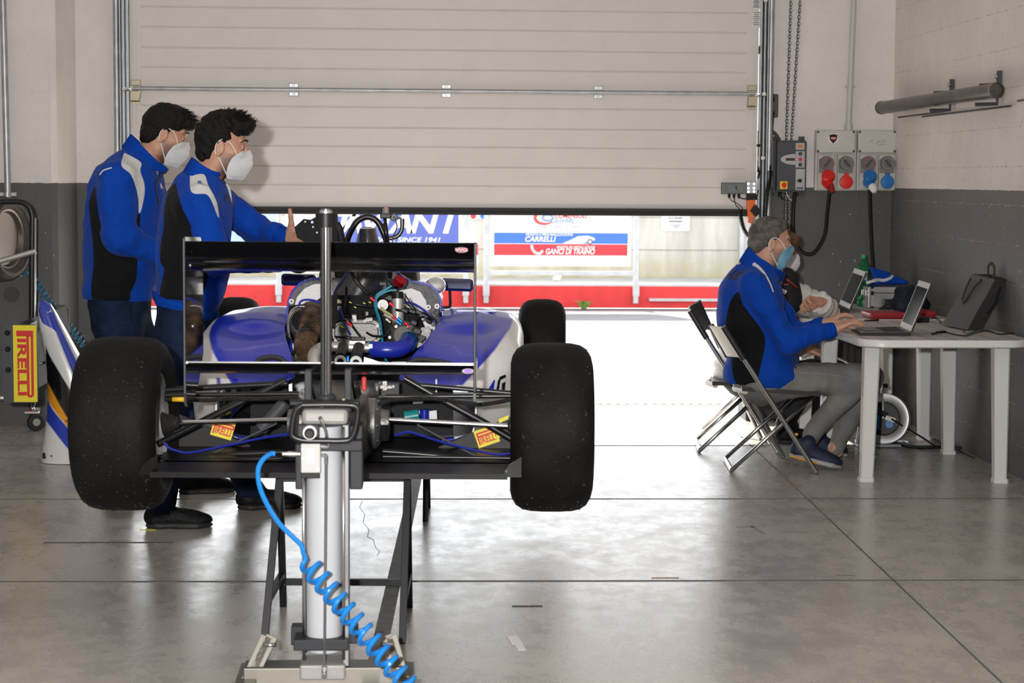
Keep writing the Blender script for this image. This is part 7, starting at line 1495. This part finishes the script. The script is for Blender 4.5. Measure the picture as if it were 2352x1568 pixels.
M_chrc = mat('chair_chrome', (.48, .48, .48), .22, 1.0)
fchair(az(1874, 1089), at(1663, 752, 9.50), az(1797, 1052)+V(0, -.02, 0), at(1634, 748, 9.98), az(1680, 1085), at(1872, 906, 9.66), az(1665, 1058), at(1818, 914, 9.98), (at(1704, 893, 9.60), at(1886, 905, 9.60), at(1862, 893, 10.02), at(1690, 881, 10.02)), .19, 'folding chair with cream back that the grey haired person sits on')
fchair(az(1788, 1045)+V(0, .02, 0), at(1586, 716, 10.35), az(1742, 1012)+V(.02, .04, 0), at(1604, 693, 10.80), az(1606, 1040), at(1738, 914, 10.45), az(1600, 1014), at(1708, 912, 10.72), (at(1636, 880, 10.40), at(1790, 886, 10.40), at(1775, 876, 10.80), at(1630, 868, 10.80)), .17, 'folding chair with black sleeves behind, used by the person in white', (az(1614, 989), at(1703, 900, 11.0)))
# ------------------------------------------------------------------ person: seated, typing
YC = 9.78
def JC(x, y, d=0.0): return at(x, y, YC+d)
HcC = JC(1769, 552); HC, RC, axC = headframe(HcC, (.99, .06, 0), .10)
shr, elr, wrr = JC(1728, 655, -.19), JC(1812, 785, -.24), JC(1915, 757, -.20); shl, ell_, wrl = JC(1760, 655, .18), JC(1822, 770, .20), JC(1893, 744, .10)
trC = [(JC(1738, 625), .11), (JC(1724, 675), .150), (JC(1724, 730), .168), (JC(1748, 800), .152), (JC(1754, 850), .158)]
hR, hL = JC(1740, 878, -.09), JC(1745, 872, .10); kR, kL = JC(1972, 868, -.10), JC(1995, 866, .12); aR, aL = JC(1862, 1000, -.05), JC(1918, 1030, .12)
F = Field(); head_into(F, HC, RC); n0 = HC(-.022, 0, -.075); F.cap(n0, JC(1742, 620), .058, .068, .03)
for (a, ra), (b, rb) in zip(trC[:-1], trC[1:]): F.cap(a, b, ra-.035, rb-.035, .05, lat, 1.25)
limb(F, [shr, elr, wrr], [.052, .043, .029]); limb(F, [shl, ell_, wrl], [.052, .043, .028]); limb(F, [hR, kR, aR], [.085, .052, .036], .04); limb(F, [hL, kL, aL], [.085, .052, .036], .04)
for a in (aR, aL): F.cap(a, a+V(.02, 0, -.02), .030, .024, .02)
kz = ZT+.030
hand_into(F, wrr, V(2.262, wrr.y-.005, kz+.050)-wrr, (.25, .1, -1), (.08, -1, 0), (.35, .42, .42, .40), thumb=[(.03, -.026, .006), (.060, -.042, .018), (.088, -.040, .036), (.104, -.030, .048)])
hand_into(F, wrl, V(2.245, wrl.y+.0, kz+.050)-wrl, (.25, 0, -1), (-.08, 1, 0), (.35, .42, .42, .40), thumb=[(.03, -.026, .006), (.060, -.042, .018), (.088, -.040, .036), (.104, -.030, .048)])
pC = solid('person', F.mesh(.011, [(nA(HcC)-.17, nA(HcC)+.17, .0036), (np.minimum(nA(wrr), nA(wrl))-[.03, .06, .09], np.maximum(nA(wrr), nA(wrl))+[.22, .06, .06], .0038)]), SKING, None, base=V(1.75, YC, .42))
tag(pC, 'grey haired person in blue jacket seated at the table typing on a laptop', 'person')
eyes(pC, HC, RC, 1.0, M_hairg)
mk = kn95(pC, HC, 1.0, .126, [(.113, -.022), (.122, -.040), (.124, -.056), (.120, -.072), (.108, -.098), (.088, -.128), (.055, -.140)], M_maskb, R=RC)
q = MB(); q.tube(spline([HC(.076, -.062, -.012), HC(.100, -.040, -.014), HC(.116, 0, -.018), HC(.100, .040, -.014), HC(.076, .062, -.012)], 4), .0035, 6, flat=.5); q.build('mask_band', M_strap, mk)
F = Field(); F.ell(HC(-.018, 0, .022), (.097, .082, .094), RC, .02); F.ell(HC(.010, 0, .072), (.085, .066, .045), RC, .03); F.ell(HC(-.070, 0, -.030), (.040, .062, .055), RC, .02); F.ell(HC(.098, 0, -.040), (.088, .2, .115), RC, .012, True); F.ell(HC(.105, 0, .055), (.040, .2, .05), RC, .015, True)
for b in (-1, 1): F.ell(HC(.030, b*.085, -.032), (.030, .03, .052), RC, .01, True); F.ell(HC(-.006, b*.09, -.03), (.022, .02, .034), RC, .006, True)
hC = solid('hair', F.mesh(.0038, disp=tufts(12, .008, 60)), M_hairg, pC)
def genC(r):
    a = r.uniform(0, 2*PI); e = r.uniform(.05, 1.5); p = (-.008+.092*math.sin(e)*math.cos(a), .078*math.sin(e)*math.sin(a), .030+.084*math.cos(e)); p = (min(p[0], .062), p[1], p[2]); return p, (-.022, p[1]*.18, r.uniform(-.010, .006))
strands(hC, HC, 420, 19, M_hairg, 1, genC, .0013)
def genC2(r): p = (-.06+r.uniform(-.04, .03), r.uniform(-.05, .05), .105+r.uniform(-.03, .0)); return p, (-.030, r.uniform(-.01, .01), r.uniform(.0, .02))
strands(hC, HC, 60, 20, mat('pale_hair', (.36, .32, .27), .5), 1, genC2, .0008)
stubble(pC, HcC, RC)
F = trunk_field(trC, 1.26, lat, .07); F.cap(shr, trC[1][0], .085, .12, .06); F.cap(shl, trC[1][0], .085, .12, .06); F.cap(JC(1730, 862), JC(1782, 872), .165, .150, .05, lat, 1.2); F.cap(JC(1765, 850), JC(1802, 864), .095, .085, .03, lat, 2.5); F.cut(JC(1740, 886), (-.09, 0, -1)); F.cap(n0+V(0, 0, .02), JC(1752, 618), .055, .062, .012, neg=True)
jC = solid('jacket', F.mesh(.0085, disp=folds(.007, 25, 22)), M_jack, pC)
jacket_marks(jC, [(1697, 665), (1678, 690), (1668, 730), (1666, 760), (1676, 800), (1690, 880), (1735, 890), (1745, 850), (1756, 800), (1757, 775), (1745, 750), (1722, 720), (1705, 695)], [(100, 100), (101, 100), (101, 101)])
for nm, Pp, Rr, sd in (('r', [shr, elr, wrr], [.083, .066, .047], 23), ('l', [shl, ell_, wrl], [.083, .066, .046], 24)):
    F = limb(Field(), Pp, Rr, .035); F.cut(Pp[2]-(Pp[2]-Pp[1]).normalized()*.012, Pp[2]-Pp[1]); sl = solid('sleeve', F.mesh(.0075, disp=folds(.008, sd, 40)), M_slv, jC)
    paintv(sl, 'white', np.full(len(o_v[sl.name]), -1.0))
    F = Field(); dv = (Pp[2]-Pp[1]).normalized(); F.cap(Pp[2]-dv*.04, Pp[2]-dv*.0, .044, .039, .01); F.cut(Pp[2]+dv*.004, dv); cf = solid('cuff', F.mesh(.006), mat('blue_rib_knit') if nm == 'r' else mat('blue_rib_knit'), sl)
stand_collar(jC, [JC(1797, 645, -.02), JC(1765, 640, -.10), JC(1722, 612, -.10), JC(1697, 598, 0), JC(1725, 612, .10), JC(1768, 640, .10), JC(1798, 646, .02)], [JC(1803, 627, -.015), JC(1782, 615, -.078), JC(1744, 590, -.085), JC(1718, 566, 0), JC(1746, 590, .085), JC(1785, 615, .078), JC(1805, 628, .015)], mat('blue_rib_knit'), -.008)
bs_ = [bvh_of(o) for o in [jC]+list(jC.children)]; pp_ = []
for x_, y_ in ((1731, 607), (1738, 611), (1746, 618), (1754, 627), (1761, 638), (1767, 649), (1772, 660), (1776, 671)):
    hs_ = [h for h in (b.ray_cast(CAMP, ray(x_, y_).normalized()) for b in bs_) if h[0] is not None]
    if hs_: h = min(hs_, key=lambda h: h[3]); pp_.append(h[0]+V(0, -.003, .001))
q = MB(); q.tube(pp_, [.011-.0011*i for i in range(len(pp_))], 8); q.build('white_piping', mat('jacket_white'), jC)
q = MB(); q.tube(spline([JC(1800, 630, -.03), JC(1787, 655, -.10), JC(1783, 690, -.14), JC(1790, 730, -.155)], 5), .004, 6); q.tube(spline([JC(1817, 822, -.15), JC(1830, 850, -.15), JC(1836, 884, -.14)], 5), .004, 6); q.build('zip', M_zip, jC)
cloth_text('LG', 'back_logo', M_zip, 1688, 632, .075, jC, bold=.003, shear=.2, sx=1.2)
cloth_text('OO', 'back_lettering', M_strap, 1697, 606, .02, jC)
F = Field(); F.cap(JC(1738, 868), JC(1748, 880), .125, .12, .03, lat, 1.25); limb(F, [hR, kR, aR+V(.0, 0, .0)], [.105, .078, .054], .045); limb(F, [hL, kL, aL], [.105, .078, .052], .045); F.cut(JC(1800, 903), (0, 0, -1)) if False else None
jn = solid('jeans', F.mesh(.009, disp=folds(.007, 26, 30)), M_grjeans, pC)
q = MB(); q.tube(spline([JC(1835, 856, -.195), JC(1880, 858, -.195), JC(1940, 866, -.185), JC(1975, 880, -.165)], 5), .0014, 4); q.build('seam_stitching', mat('pale_thread', (.32, .31, .29), .8), jn)
M_navysh = mat('navy_running_shoe', (.010, .016, .045), .6, bump=.3, bscale=140); M_msole = mat('grey_sole', (.32, .33, .34), .5); M_orsole = mat('orange_sole_line', (.70, .30, .03), .5)
tR = az(1928, 1078); s1 = shoe(pC, V(at(1815, 1040, tR.y+.02).x, tR.y+.02, .062), V(tR.x, tR.y, .0)+V(.0, 0, .004), M_navysh, M_msole)
hp = V(at(1818, 1046, tR.y+.02).x, tR.y-.030, .062); q = MB(); q.tube(spline([hp+V(-.012, .01, .012), hp+V(.05, -.012, -.004), hp+V(.12, -.012, -.022)], 5), .0055, 6); q.build('orange_sole_line', M_orsole, s1); q = MB(); q.box(at(1828, 997, tR.y-.035), (.02, .01, .012)); q.build('heel_tab', M_orsole, s1)
shoe(pC, az(1880, 1050)+V(-.05, .10, .03), az(1948, 1056)+V(.0, .12, .002), M_navysh, M_msole)
# ------------------------------------------------------------------ person: seated behind, in a white quilted jacket
YD = 10.75
def JD(x, y, d=0.0): return at(x, y, YD+d)
HcD = JD(1788, 574); HD, RD, axD = headframe(HcD, (.99, -.10, 0), .12)
shr, elr, wrr = JD(1838, 684, -.08), JD(1893, 714, -.16), JD(1883, 694, -.36); shl, ell_, wrl = JD(1790, 665, .17), JD(1800, 770, .10), JD(1856, 800, -.10)
trD = [(JD(1783, 635), .10), (JD(1775, 675), .145), (JD(1757, 730), .160), (JD(1728, 800), .165), (JD(1705, 850), .165)]
hR, hL = JD(1705, 868, -.09), JD(1712, 868, .09); kR, kL = JD(1868, 858, -.10), JD(1875, 858, .10); aR, aL = JD(1800, 975, -.10), JD(1800, 970, .10)
F = Field(); head_into(F, HD, RD, .95); n0 = HD(-.02, 0, -.07); F.cap(n0, JD(1783, 630), .052, .062, .03)
for (a, ra), (b, rb) in zip(trD[:-1], trD[1:]): F.cap(a, b, ra-.04, rb-.04, .05, lat, 1.2)
limb(F, [shr, elr, wrr], [.05, .04, .027]); limb(F, [shl, ell_, wrl], [.05, .04, .027]); limb(F, [hR, kR, aR], [.08, .05, .036], .04); limb(F, [hL, kL, aL], [.08, .05, .036], .04)
for a in (aR, aL): F.cap(a, a+V(.05, 0, -.05), .034, .026, .02)
hand_into(F, wrr, (-.80, -.35, .12), (.05, -.7, -.75), (.35, -.2, 1), (.75, .8, .8, .85), thumb=[(.02, -.026, .012), (.045, -.038, .026), (.066, -.030, .040), (.080, -.018, .046)])
hand_into(F, wrl, (.85, -.15, -.35), (-.25, .3, -.9), (.15, -.9, -.2), (.35, .4, .4, .45))
pD = solid('person', F.mesh(.011, [(nA(HcD)-.17, nA(HcD)+.17, .0042), (nA(wrr)-[.19, .12, .10], nA(wrr)+[.06, .07, .10], .0042), (nA(wrl)-.07, nA(wrl)+[.19, .07, .07], .0045)]), SKIN, None, base=V(1.75, YD, .42))
tag(pD, 'person in white quilted jacket and black vest seated beyond the grey haired person', 'person'); eyes(pD, HD, RD, .95, M_hairb); kn95(pD, HD, .95, R=RD)
F = Field(); F.ell(HD(-.014, 0, .028), (.098, .082, .098), RD, .02); F.ell(HD(.060, 0, .060), (.052, .066, .045), RD, .03); F.ell(HD(-.055, 0, -.035), (.050, .066, .055), RD, .02); F.ell(HD(.092, 0, -.068), (.085, .2, .105), RD, .012, True)
for b in (-1, 1): F.ell(HD(.030, b*.085, -.030), (.028, .03, .055), RD, .01, True)
hD = solid('hair', F.mesh(.0045, disp=tufts(31, .012, 60)), M_hairb, pD)
M_quilt = mat('white_quilted_nylon', (.58, .55, .54), .45, bump=.3, bscale=60)
def quilt(ax_, per, amp):
    def fn(X, Y, Z): return -amp*np.abs(np.sin((X*ax_[0]+Y*ax_[1]+Z*ax_[2])*PI/per))
    return fn
F = trunk_field(trD, 1.22, lat, .07, -.012); F.cap(shr, trD[1][0], .06, .10, .05); F.cap(shl, trD[1][0], .08, .11, .06); F.cut(JD(1710, 872), (0, 0, -1)); F.cap(n0+V(0, 0, .03), JD(1790, 640), .05, .058, .012, neg=True)
jD = solid('quilted_jacket', F.mesh(.010, disp=quilt((.25, 0, 1), .07, .014)), M_quilt, pD)
for nm, Pp, Rr, ax_ in (('r', [shr, elr, wrr], [.080, .074, .060], (1, .2, -.6)), ('l', [shl, ell_, wrl], [.080, .070, .056], (.4, 0, 1))):
    F = limb(Field(), Pp, [r*.92 for r in Rr], .04); F.cut(Pp[2]-(Pp[2]-Pp[1]).normalized()*.01, Pp[2]-Pp[1]); solid('sleeve', F.mesh(.008, disp=quilt(ax_, .06, .012)), M_quilt, jD)
F = Field(); F.cap(JD(1802, 645, -.12), JD(1812, 690, -.12), .078, .080, .04, lat, 1.15); F.cap(JD(1795, 625), JD(1800, 640), .065, .09, .03); F.cut(JD(1800, 715), (0, 0, -1)); F.cut(JD(1782, 650), (-1, 0, .2)); F.cap(n0+V(0, 0, .03), JD(1795, 635), .045, .05, .012, neg=True)
ve = solid('vest', F.mesh(.008), mat('black_fleece', (.010, .010, .011), .85, bump=.3), pD)
q = MB(); q.tube(spline([JD(1806, 640, -.215), JD(1816, 648, -.22), JD(1830, 660, -.20)], 4), .009, 6, flat=.35); q.tube(spline([JD(1800, 653, -.215), JD(1812, 653, -.218)], 4), .007, 6, flat=.35); q.build('red_lanyard', M_redp, pD)
q = MB(); q.box(JD(1800, 669, -.222), (.030, .008, .022), Matrix.Rotation(.5, 3, 'Y')); q.build('white_tag', M_white, ve)
F = Field(); F.cap(JD(1705, 858), JD(1712, 868), .13, .12, .03, lat, 1.2); limb(F, [hR, kR, aR], [.10, .074, .054], .045); limb(F, [hL, kL, aL], [.10, .074, .054], .045)
solid('trousers', F.mesh(.011, disp=folds(.006, 36, 30)), mat('black_trousers', (.012, .012, .014), .8, bump=.4), pD)
for d in (-.10, .10): shoe(pD, V(JD(1785, 900, d).x, YD+d, 0), V(JD(1785, 900, d).x+.27, YD+d, 0), M_shoe, M_sole)
q = MB(); lp_ = JD(1900, 816, -.24); q.sheet([[lp_+V(i*.035, j*.05, -.004*i-.008*abs(j)-.006*i*i*.4) for j in (-1, 0, 1)] for i in range(-1, 5)], .004); pp = q.build('printed_paper', M_white); tag(pp, 'white paper with black print on the lap of the person in white', 'paper')
q = MB(); q.tube(spline([lp_+V(.01+.05*math.sin(k*1.9)*.5, -.054, .004+.014*math.cos(k*2.3)-.004*k*.3) for k in range(9)], 4), .003, 5); q.build('black_print', M_blk, pp)
# ================================================================== left side: tyre rack, nose and front wing, wall hose
RY = 10.9
def jr_(x, y, d=0.0): return at(x, y, RY+d)
rk = thing('tyre_rack', 'black and silver tube tyre rack on castors at the left edge', 'rack', V(jr_(40, 900).x, RY, 0))
M_rk = mat('rack_black', (.012, .012, .013), .35)
for d in (-.02, .50):
    q = MB(); q.tube(spline([jr_(-60, 466, d), jr_(10, 463, d), jr_(48, 464, d), jr_(66, 474, d), jr_(74, 495, d), jr_(74, 540, d), jr_(73, 700, d), jr_(72, 900, d), jr_(72, 935, d)], 5), .0165, 12); q.build('side_hoop', M_rk, rk)
q = MB(); q.tube([jr_(81, 500, -.03), jr_(80, 930, -.03)], .006, 8); q.build('bright_edge', M_alu, rk)
for y0, y1, d in ((602, 577, -.035), (588, 577, .452)): q = MB(); q.tube([jr_(-80, y0+20, d), jr_(82, y1+(0 if d < 0 else 2), d)], .016, 12); q.build('shelf_rail', M_alu, rk)
for d in (-.02, .12): q = MB(); q.tube([jr_(-80, 916, d), jr_(74, 912, d)], .014, 10); q.build('lower_rail', M_alu, rk)
q = MB(); q.tube([jr_(74, 912, 0), jr_(74, 912, .50)], .014, 10); q.build('depth_rail', M_rk, rk)
q = MB(); q.tube([jr_(72, 930), jr_(78, 944)], .012, 10); q.box(jr_(74, 946), (.075, .05, .012)); q.build('castor_plate', M_alu, rk)
wc = az(78, 989)+V(0, .02, .052); q = MB(); q.hexa([wc+V(x, y, z) for z, s in ((-.0, 1), (.085, 1)) for x, y in ((-.02+(.015 if z else 0), -.026), (.022+(.015 if z else 0), -.026), (.022+(.015 if z else 0), .026), (-.02+(.015 if z else 0), .026))]); q.build('castor_fork', M_steel, rk)
wx = V(.5, -1, 0).normalized(); q = MB(); q.lathe([(0, .012), (.024, .012), (.026, .015), (.046, .014), (.052, .006), (.052, -.006), (.046, -.014), (0, -.012)], wc+wx*.03, wx, 28); cw_ = q.build('castor_wheel', M_rub, rk); q = MB(); q.lathe([(0, .016), (.022, .016), (.024, .012), (0, .012)], wc+wx*.03, wx, 20); q.build('castor_hub', M_alu, cw_)
q = MB(); q.tube([jr_(60, 945), jr_(84, 943)], .006, 8); q.build('red_brake_pedal', M_redp, rk)
for lx in (-60,): 
    q = MB(); p = jr_(lx, 930); q.tube([p, V(p.x, p.y, .03)], .014, 8); q.build('far_leg', M_rk, rk)
for d in (.48,): q = MB(); p = jr_(74, 930, d); q.tube([p, V(p.x, p.y, .0)], .014, 8); q.build('rear_leg', M_rk, rk)
# tyres resting in the rack (seen tread-on edge and side)
for i, (x, y, dx, lab) in enumerate(((-6, 548, 0, 'worn slick tyre stored on the rack, its brown sidewall facing the room'),)):
    t = thing('stored_tyre', lab, 'tyre', V(jr_(x, y, .22).x, RY+.22, jr_(x, y).z)); c = jr_(x, y, .22); q = MB(); axd = V(1, -.35, 0).normalized(); r, rr, h = .245, .17, .105
    half = [(rr, -h+.03), (rr+.012, -h+.015), (rr+.045, -h), (r-.05, -h+.002), (r-.024, -h+.012), (r-.008, -h+.035), (r, -.03)]
    prof = half+[(a, -b) for a, b in reversed(half)]; q.lathe(prof, c, axd, 56); q.build('tyre', mat('dusty_tyre', (.055, .048, .042), .6, bump=.5, bscale=60, vary=.35, vscale=9), t)
    q = MB(); q.lathe([(rr+.004, -h+.03), (rr-.015, -h+.05), (rr-.025, 0), (rr-.015, h-.05), (rr+.004, h-.03), (rr-.01, h-.035), (rr-.035, .0), (rr-.01, -h+.035)], c, axd, 40, closed=True); q.build('rim', mat('dusty_rim', (.20, .17, .15), .35, .8), t)
    q = MB(); q.lathe([(0, .03), (rr-.02, .045), (rr-.02, .03), (0, .01)], c, axd, 32); q.build('wheel_disc', mat('dusty_rim'), t)
# dark panel with a round stain behind the rack
q = MB(); c = at(26, 676, 11.41); q.cyl(c, c+V(0, -.008, 0), .045, 28); tag(q.build('blanking_plate', mat('plate_dark', (.05, .05, .05), .55)), 'dark round cover plate on the lower wall behind the tyre rack', 'cover plate')
# ---- removed nose standing on its rear end
NY = 9.95
def N_(x, y, d=0.0): return at(x, y, NY+d)
nz_ = thing('nose_cone', 'striped nose cone with front wing standing on end beside the big rear tyre', 'nose cone', V(N_(140, 1050).x, NY, 0))
M_nose = masked('striped_nose_paint', WHITE, [('blue_a', (.012, .045, .42)), ('blk', (.008, .008, .009)), ('org', (.80, .33, .01)), ('blue_b', (.012, .045, .42))], .22, 1.0, edge=.003)
rings = []
prof = [(690, 86, 99, .030), (700, 83, 112, .045), (720, 83, 124, .065), (760, 88, 146, .085), (800, 95, 168, .098), (850, 104, 196, .110), (900, 106, 214, .120), (950, 104, 228, .130), (1000, 98, 240, .138), (1040, 92, 250, .142), (1052, 91, 252, .143)]
for y, xl, xr, hw in prof:
    a, b = N_(xl, y), N_(xr, y); cx, rx_, z = (a.x+b.x)/2, (b.x-a.x)/2, a.z; z = max(z, .004) if y < 1050 else .003; ring = []
    for k in range(32):
        t = 2*PI*k/32; c_, s_ = math.cos(t), math.sin(t); e = 2.6; ring.append(V(cx+rx_*math.copysign(abs(c_)**(2/e), c_), NY+.06+hw*math.copysign(abs(s_)**(2/e), s_), z))
    rings.append(ring)
fr_ = []
for i in range(len(rings)-1):
    for k in range(4): fr_.append([a.lerp(b, k/4) for a, b in zip(rings[i], rings[i+1])])
fr_.append(rings[-1])
q = MB(); q.loft(fr_); sh_ = q.build('shell', M_nose, nz_, auto=50)
def band(poly):
    P = smooth_poly(poly, 1)
    def fn(p): x, y = project(np.array([[p.x, NY-.08, p.z]])); return float(polysd(np.array([float(x[0])]), np.array([float(y[0])]), P)[0])*.002
    return fn
paint(sh_, 'blue_a', band([(80, 685), (102, 685), (122, 735), (190, 870), (182, 880), (178, 890), (122, 760), (92, 745), (80, 720)]))
paint(sh_, 'blk', band([(100, 790), (108, 815), (168, 910), (190, 945), (180, 1000), (157, 985), (108, 895), (100, 880)]))
paint(sh_, 'org', band([(98, 875), (108, 886), (157, 965), (190, 1010), (190, 1035), (157, 985), (112, 930), (98, 925)])); paint(sh_, 'blue_b', band([(90, 930), (104, 920), (112, 935), (157, 985), (195, 1035), (195, 1068), (157, 1032), (118, 985), (90, 960)]))
q = MB(); q.prism([N_(x, y, -.085) for x, y in ((97, 1053), (97, 1042), (100, 1038), (104, 1042), (105, 1053))], (0, .004, 0)); q.build('mount_notch', M_blk, sh_); q = MB(); q.cyl(N_(118, 1047, -.082), N_(118, 1047, -.086), .006, 10); q.build('mount_hole', M_blk, sh_)
text('7', 'race_number', mat('sticker_white', (.6, .6, .62), .4), frame(N_(112, 716, -.045), (.6, -.2, -.8), (.7, .1, .6)), .035, sh_)
# front wing: planes run away from the viewer between two end plates
ep0, ep1 = N_(5, 745, -.25), N_(88, 925, -.25); yN = NY-.25; 
q = MB(); q.prism([V(x, yN, z) for x, z in rrect(ep0.x, ep1.z, ep1.x, ep0.z, .018)], (0, .012, 0)); e1_ = q.build('endplate', M_dgrey, nz_)
pirelli(frame(V(N_(57.5, 835, -.255).x, yN-.0012, N_(57.5, 835, -.255).z), (0, 0, -1), (1, 0, 0)), N_(57, 748, -.25).z-N_(57, 924, -.25).z, N_(84, 835, -.25).x-N_(30, 835, -.25).x, e1_, M_yel, M_letter)
each('bolt', M_blk, e1_, ((17, 764), (18, 802), (19, 849)), lambda q, s_: q.lathe([(0, .012), (.006, .012), (.013, .006), (.014, 0), (0, 0)], V(N_(*s_, -.25).x, yN, N_(*s_, -.25).z), (0, -1, 0), 14))
yF = 11.0; q = MB(); a, b = at(112, 700, yF), at(161, 905, yF); q.prism([V(x, yF, z) for x, z in rrect(a.x, b.z, b.x, a.z, .03)], (0, .010, 0)); q.build('far_endplate', M_dgrey, nz_)
q = MB(); q.loft([[V(x, y, z) for x, z in ((N_(40, 760, -.25).x, N_(40, 760, -.25).z), (N_(48, 760, -.25).x, N_(48, 740, -.25).z), (N_(62, 900, -.25).x, N_(60, 905, -.25).z), (N_(52, 905, -.25).x, N_(50, 905, -.25).z))] for y in (yN+.012, yF)], smooth=False); q.build('main_plane', mat('carbon_black'), nz_)
q = MB(); q.loft([[V(N_(86, 735, .0).x, yy, N_(86, 735).z), V(N_(54, 752).x, yy, N_(54, 752).z), V(N_(58, 768).x, yy, N_(58, 768).z), V(N_(86, 765).x, yy, N_(86, 765).z)] for yy in (NY-.02, NY+.12)], smooth=False); q.build('wing_pylon', M_grey, nz_)
q = MB(); q.tube([N_(84, 838, -.1), N_(102, 832, -.05)], .008, 8); q.build('adjuster_rod', M_steel, nz_)
# coiled hose on the wall
q = MB(); P = [at(x, y, 11.33) for x, y in ((38, 600), (55, 618), (78, 640), (92, 662), (110, 690), (130, 712), (158, 748), (175, 770), (196, 800), (215, 825))]; q.tube(coilpts(P, .020, 24, 12), .0055, 7); tag(q.build('coiled_air_hose', mat('teal_blue_hose', (.03, .17, .28), .35)), 'dull blue coiled hose hanging along the wall behind the nose cone', 'air hose')
q = MB(); q.tube([az(x, y)+V(0, 0, -.001) for x, y in ((832, 1150), (826, 1165), (838, 1180), (834, 1200), (848, 1216), (844, 1232), (858, 1240), (862, 1256), (872, 1266), (866, 1276))], .0022, 4); struct(q.build('trim_7', M_groove))
# floor marks: tape scraps and paint spots
q = MB(); c = az(1184, 1478); q.box(c+V(0, .05, .0008), (.036, .11, .0012), rot2(.1)); q.box(c+V(.012, -.045, .0008), (.026, .08, .0012), rot2(.1)); tag(q.build('paper_scrap', M_white), 'tiny pale scrap of paper on the floor in front', 'litter')
x_tee = lambda p: p[0][0] == 1690
for pts, lab, m in ((((100, 1246), (398, 1246)), 'dark scuffed tape strip on the floor left of the jack', mat('scuff_tape', (.09, .08, .07), .8)), (((1690, 1209), (1760, 1211)), 'faint grey tape mark on the floor right of the car', mat('tape_grey', (.22, .24, .25), .7)), (((1176, 1392), (1246, 1392)), 'short dark scuff on the floor in front of the right rear tyre', mat('scuff_tape')), (((1496, 1326), (1560, 1328)), 'faded pink tape patch lying over the floor joint right of the trestle', mat('pink_tape', (.50, .36, .32), .7)), (((1920, 1322), (1966, 1322)), 'faint brown stain patch on the floor in front of the tables', mat('brown_stain', (.24, .20, .15), .6)), (((322, 1216), (358, 1217)), 'small yellow tape piece beside the black shoe', M_yel)):
    a, b = az(*pts[0]), az(*pts[1]); q = MB(); q.box(((a.x+b.x)/2, (a.y+b.y)/2, .0007), (b.x-a.x, .018, .0011)); 
    if x_tee(pts): q.bar(V((a.x+b.x)/2+.004, a.y, .0007), V((a.x+b.x)/2+.03, a.y-.17, .0007), .018, .0011)
    tag(q.build('floor_tape', m), lab, 'tape')
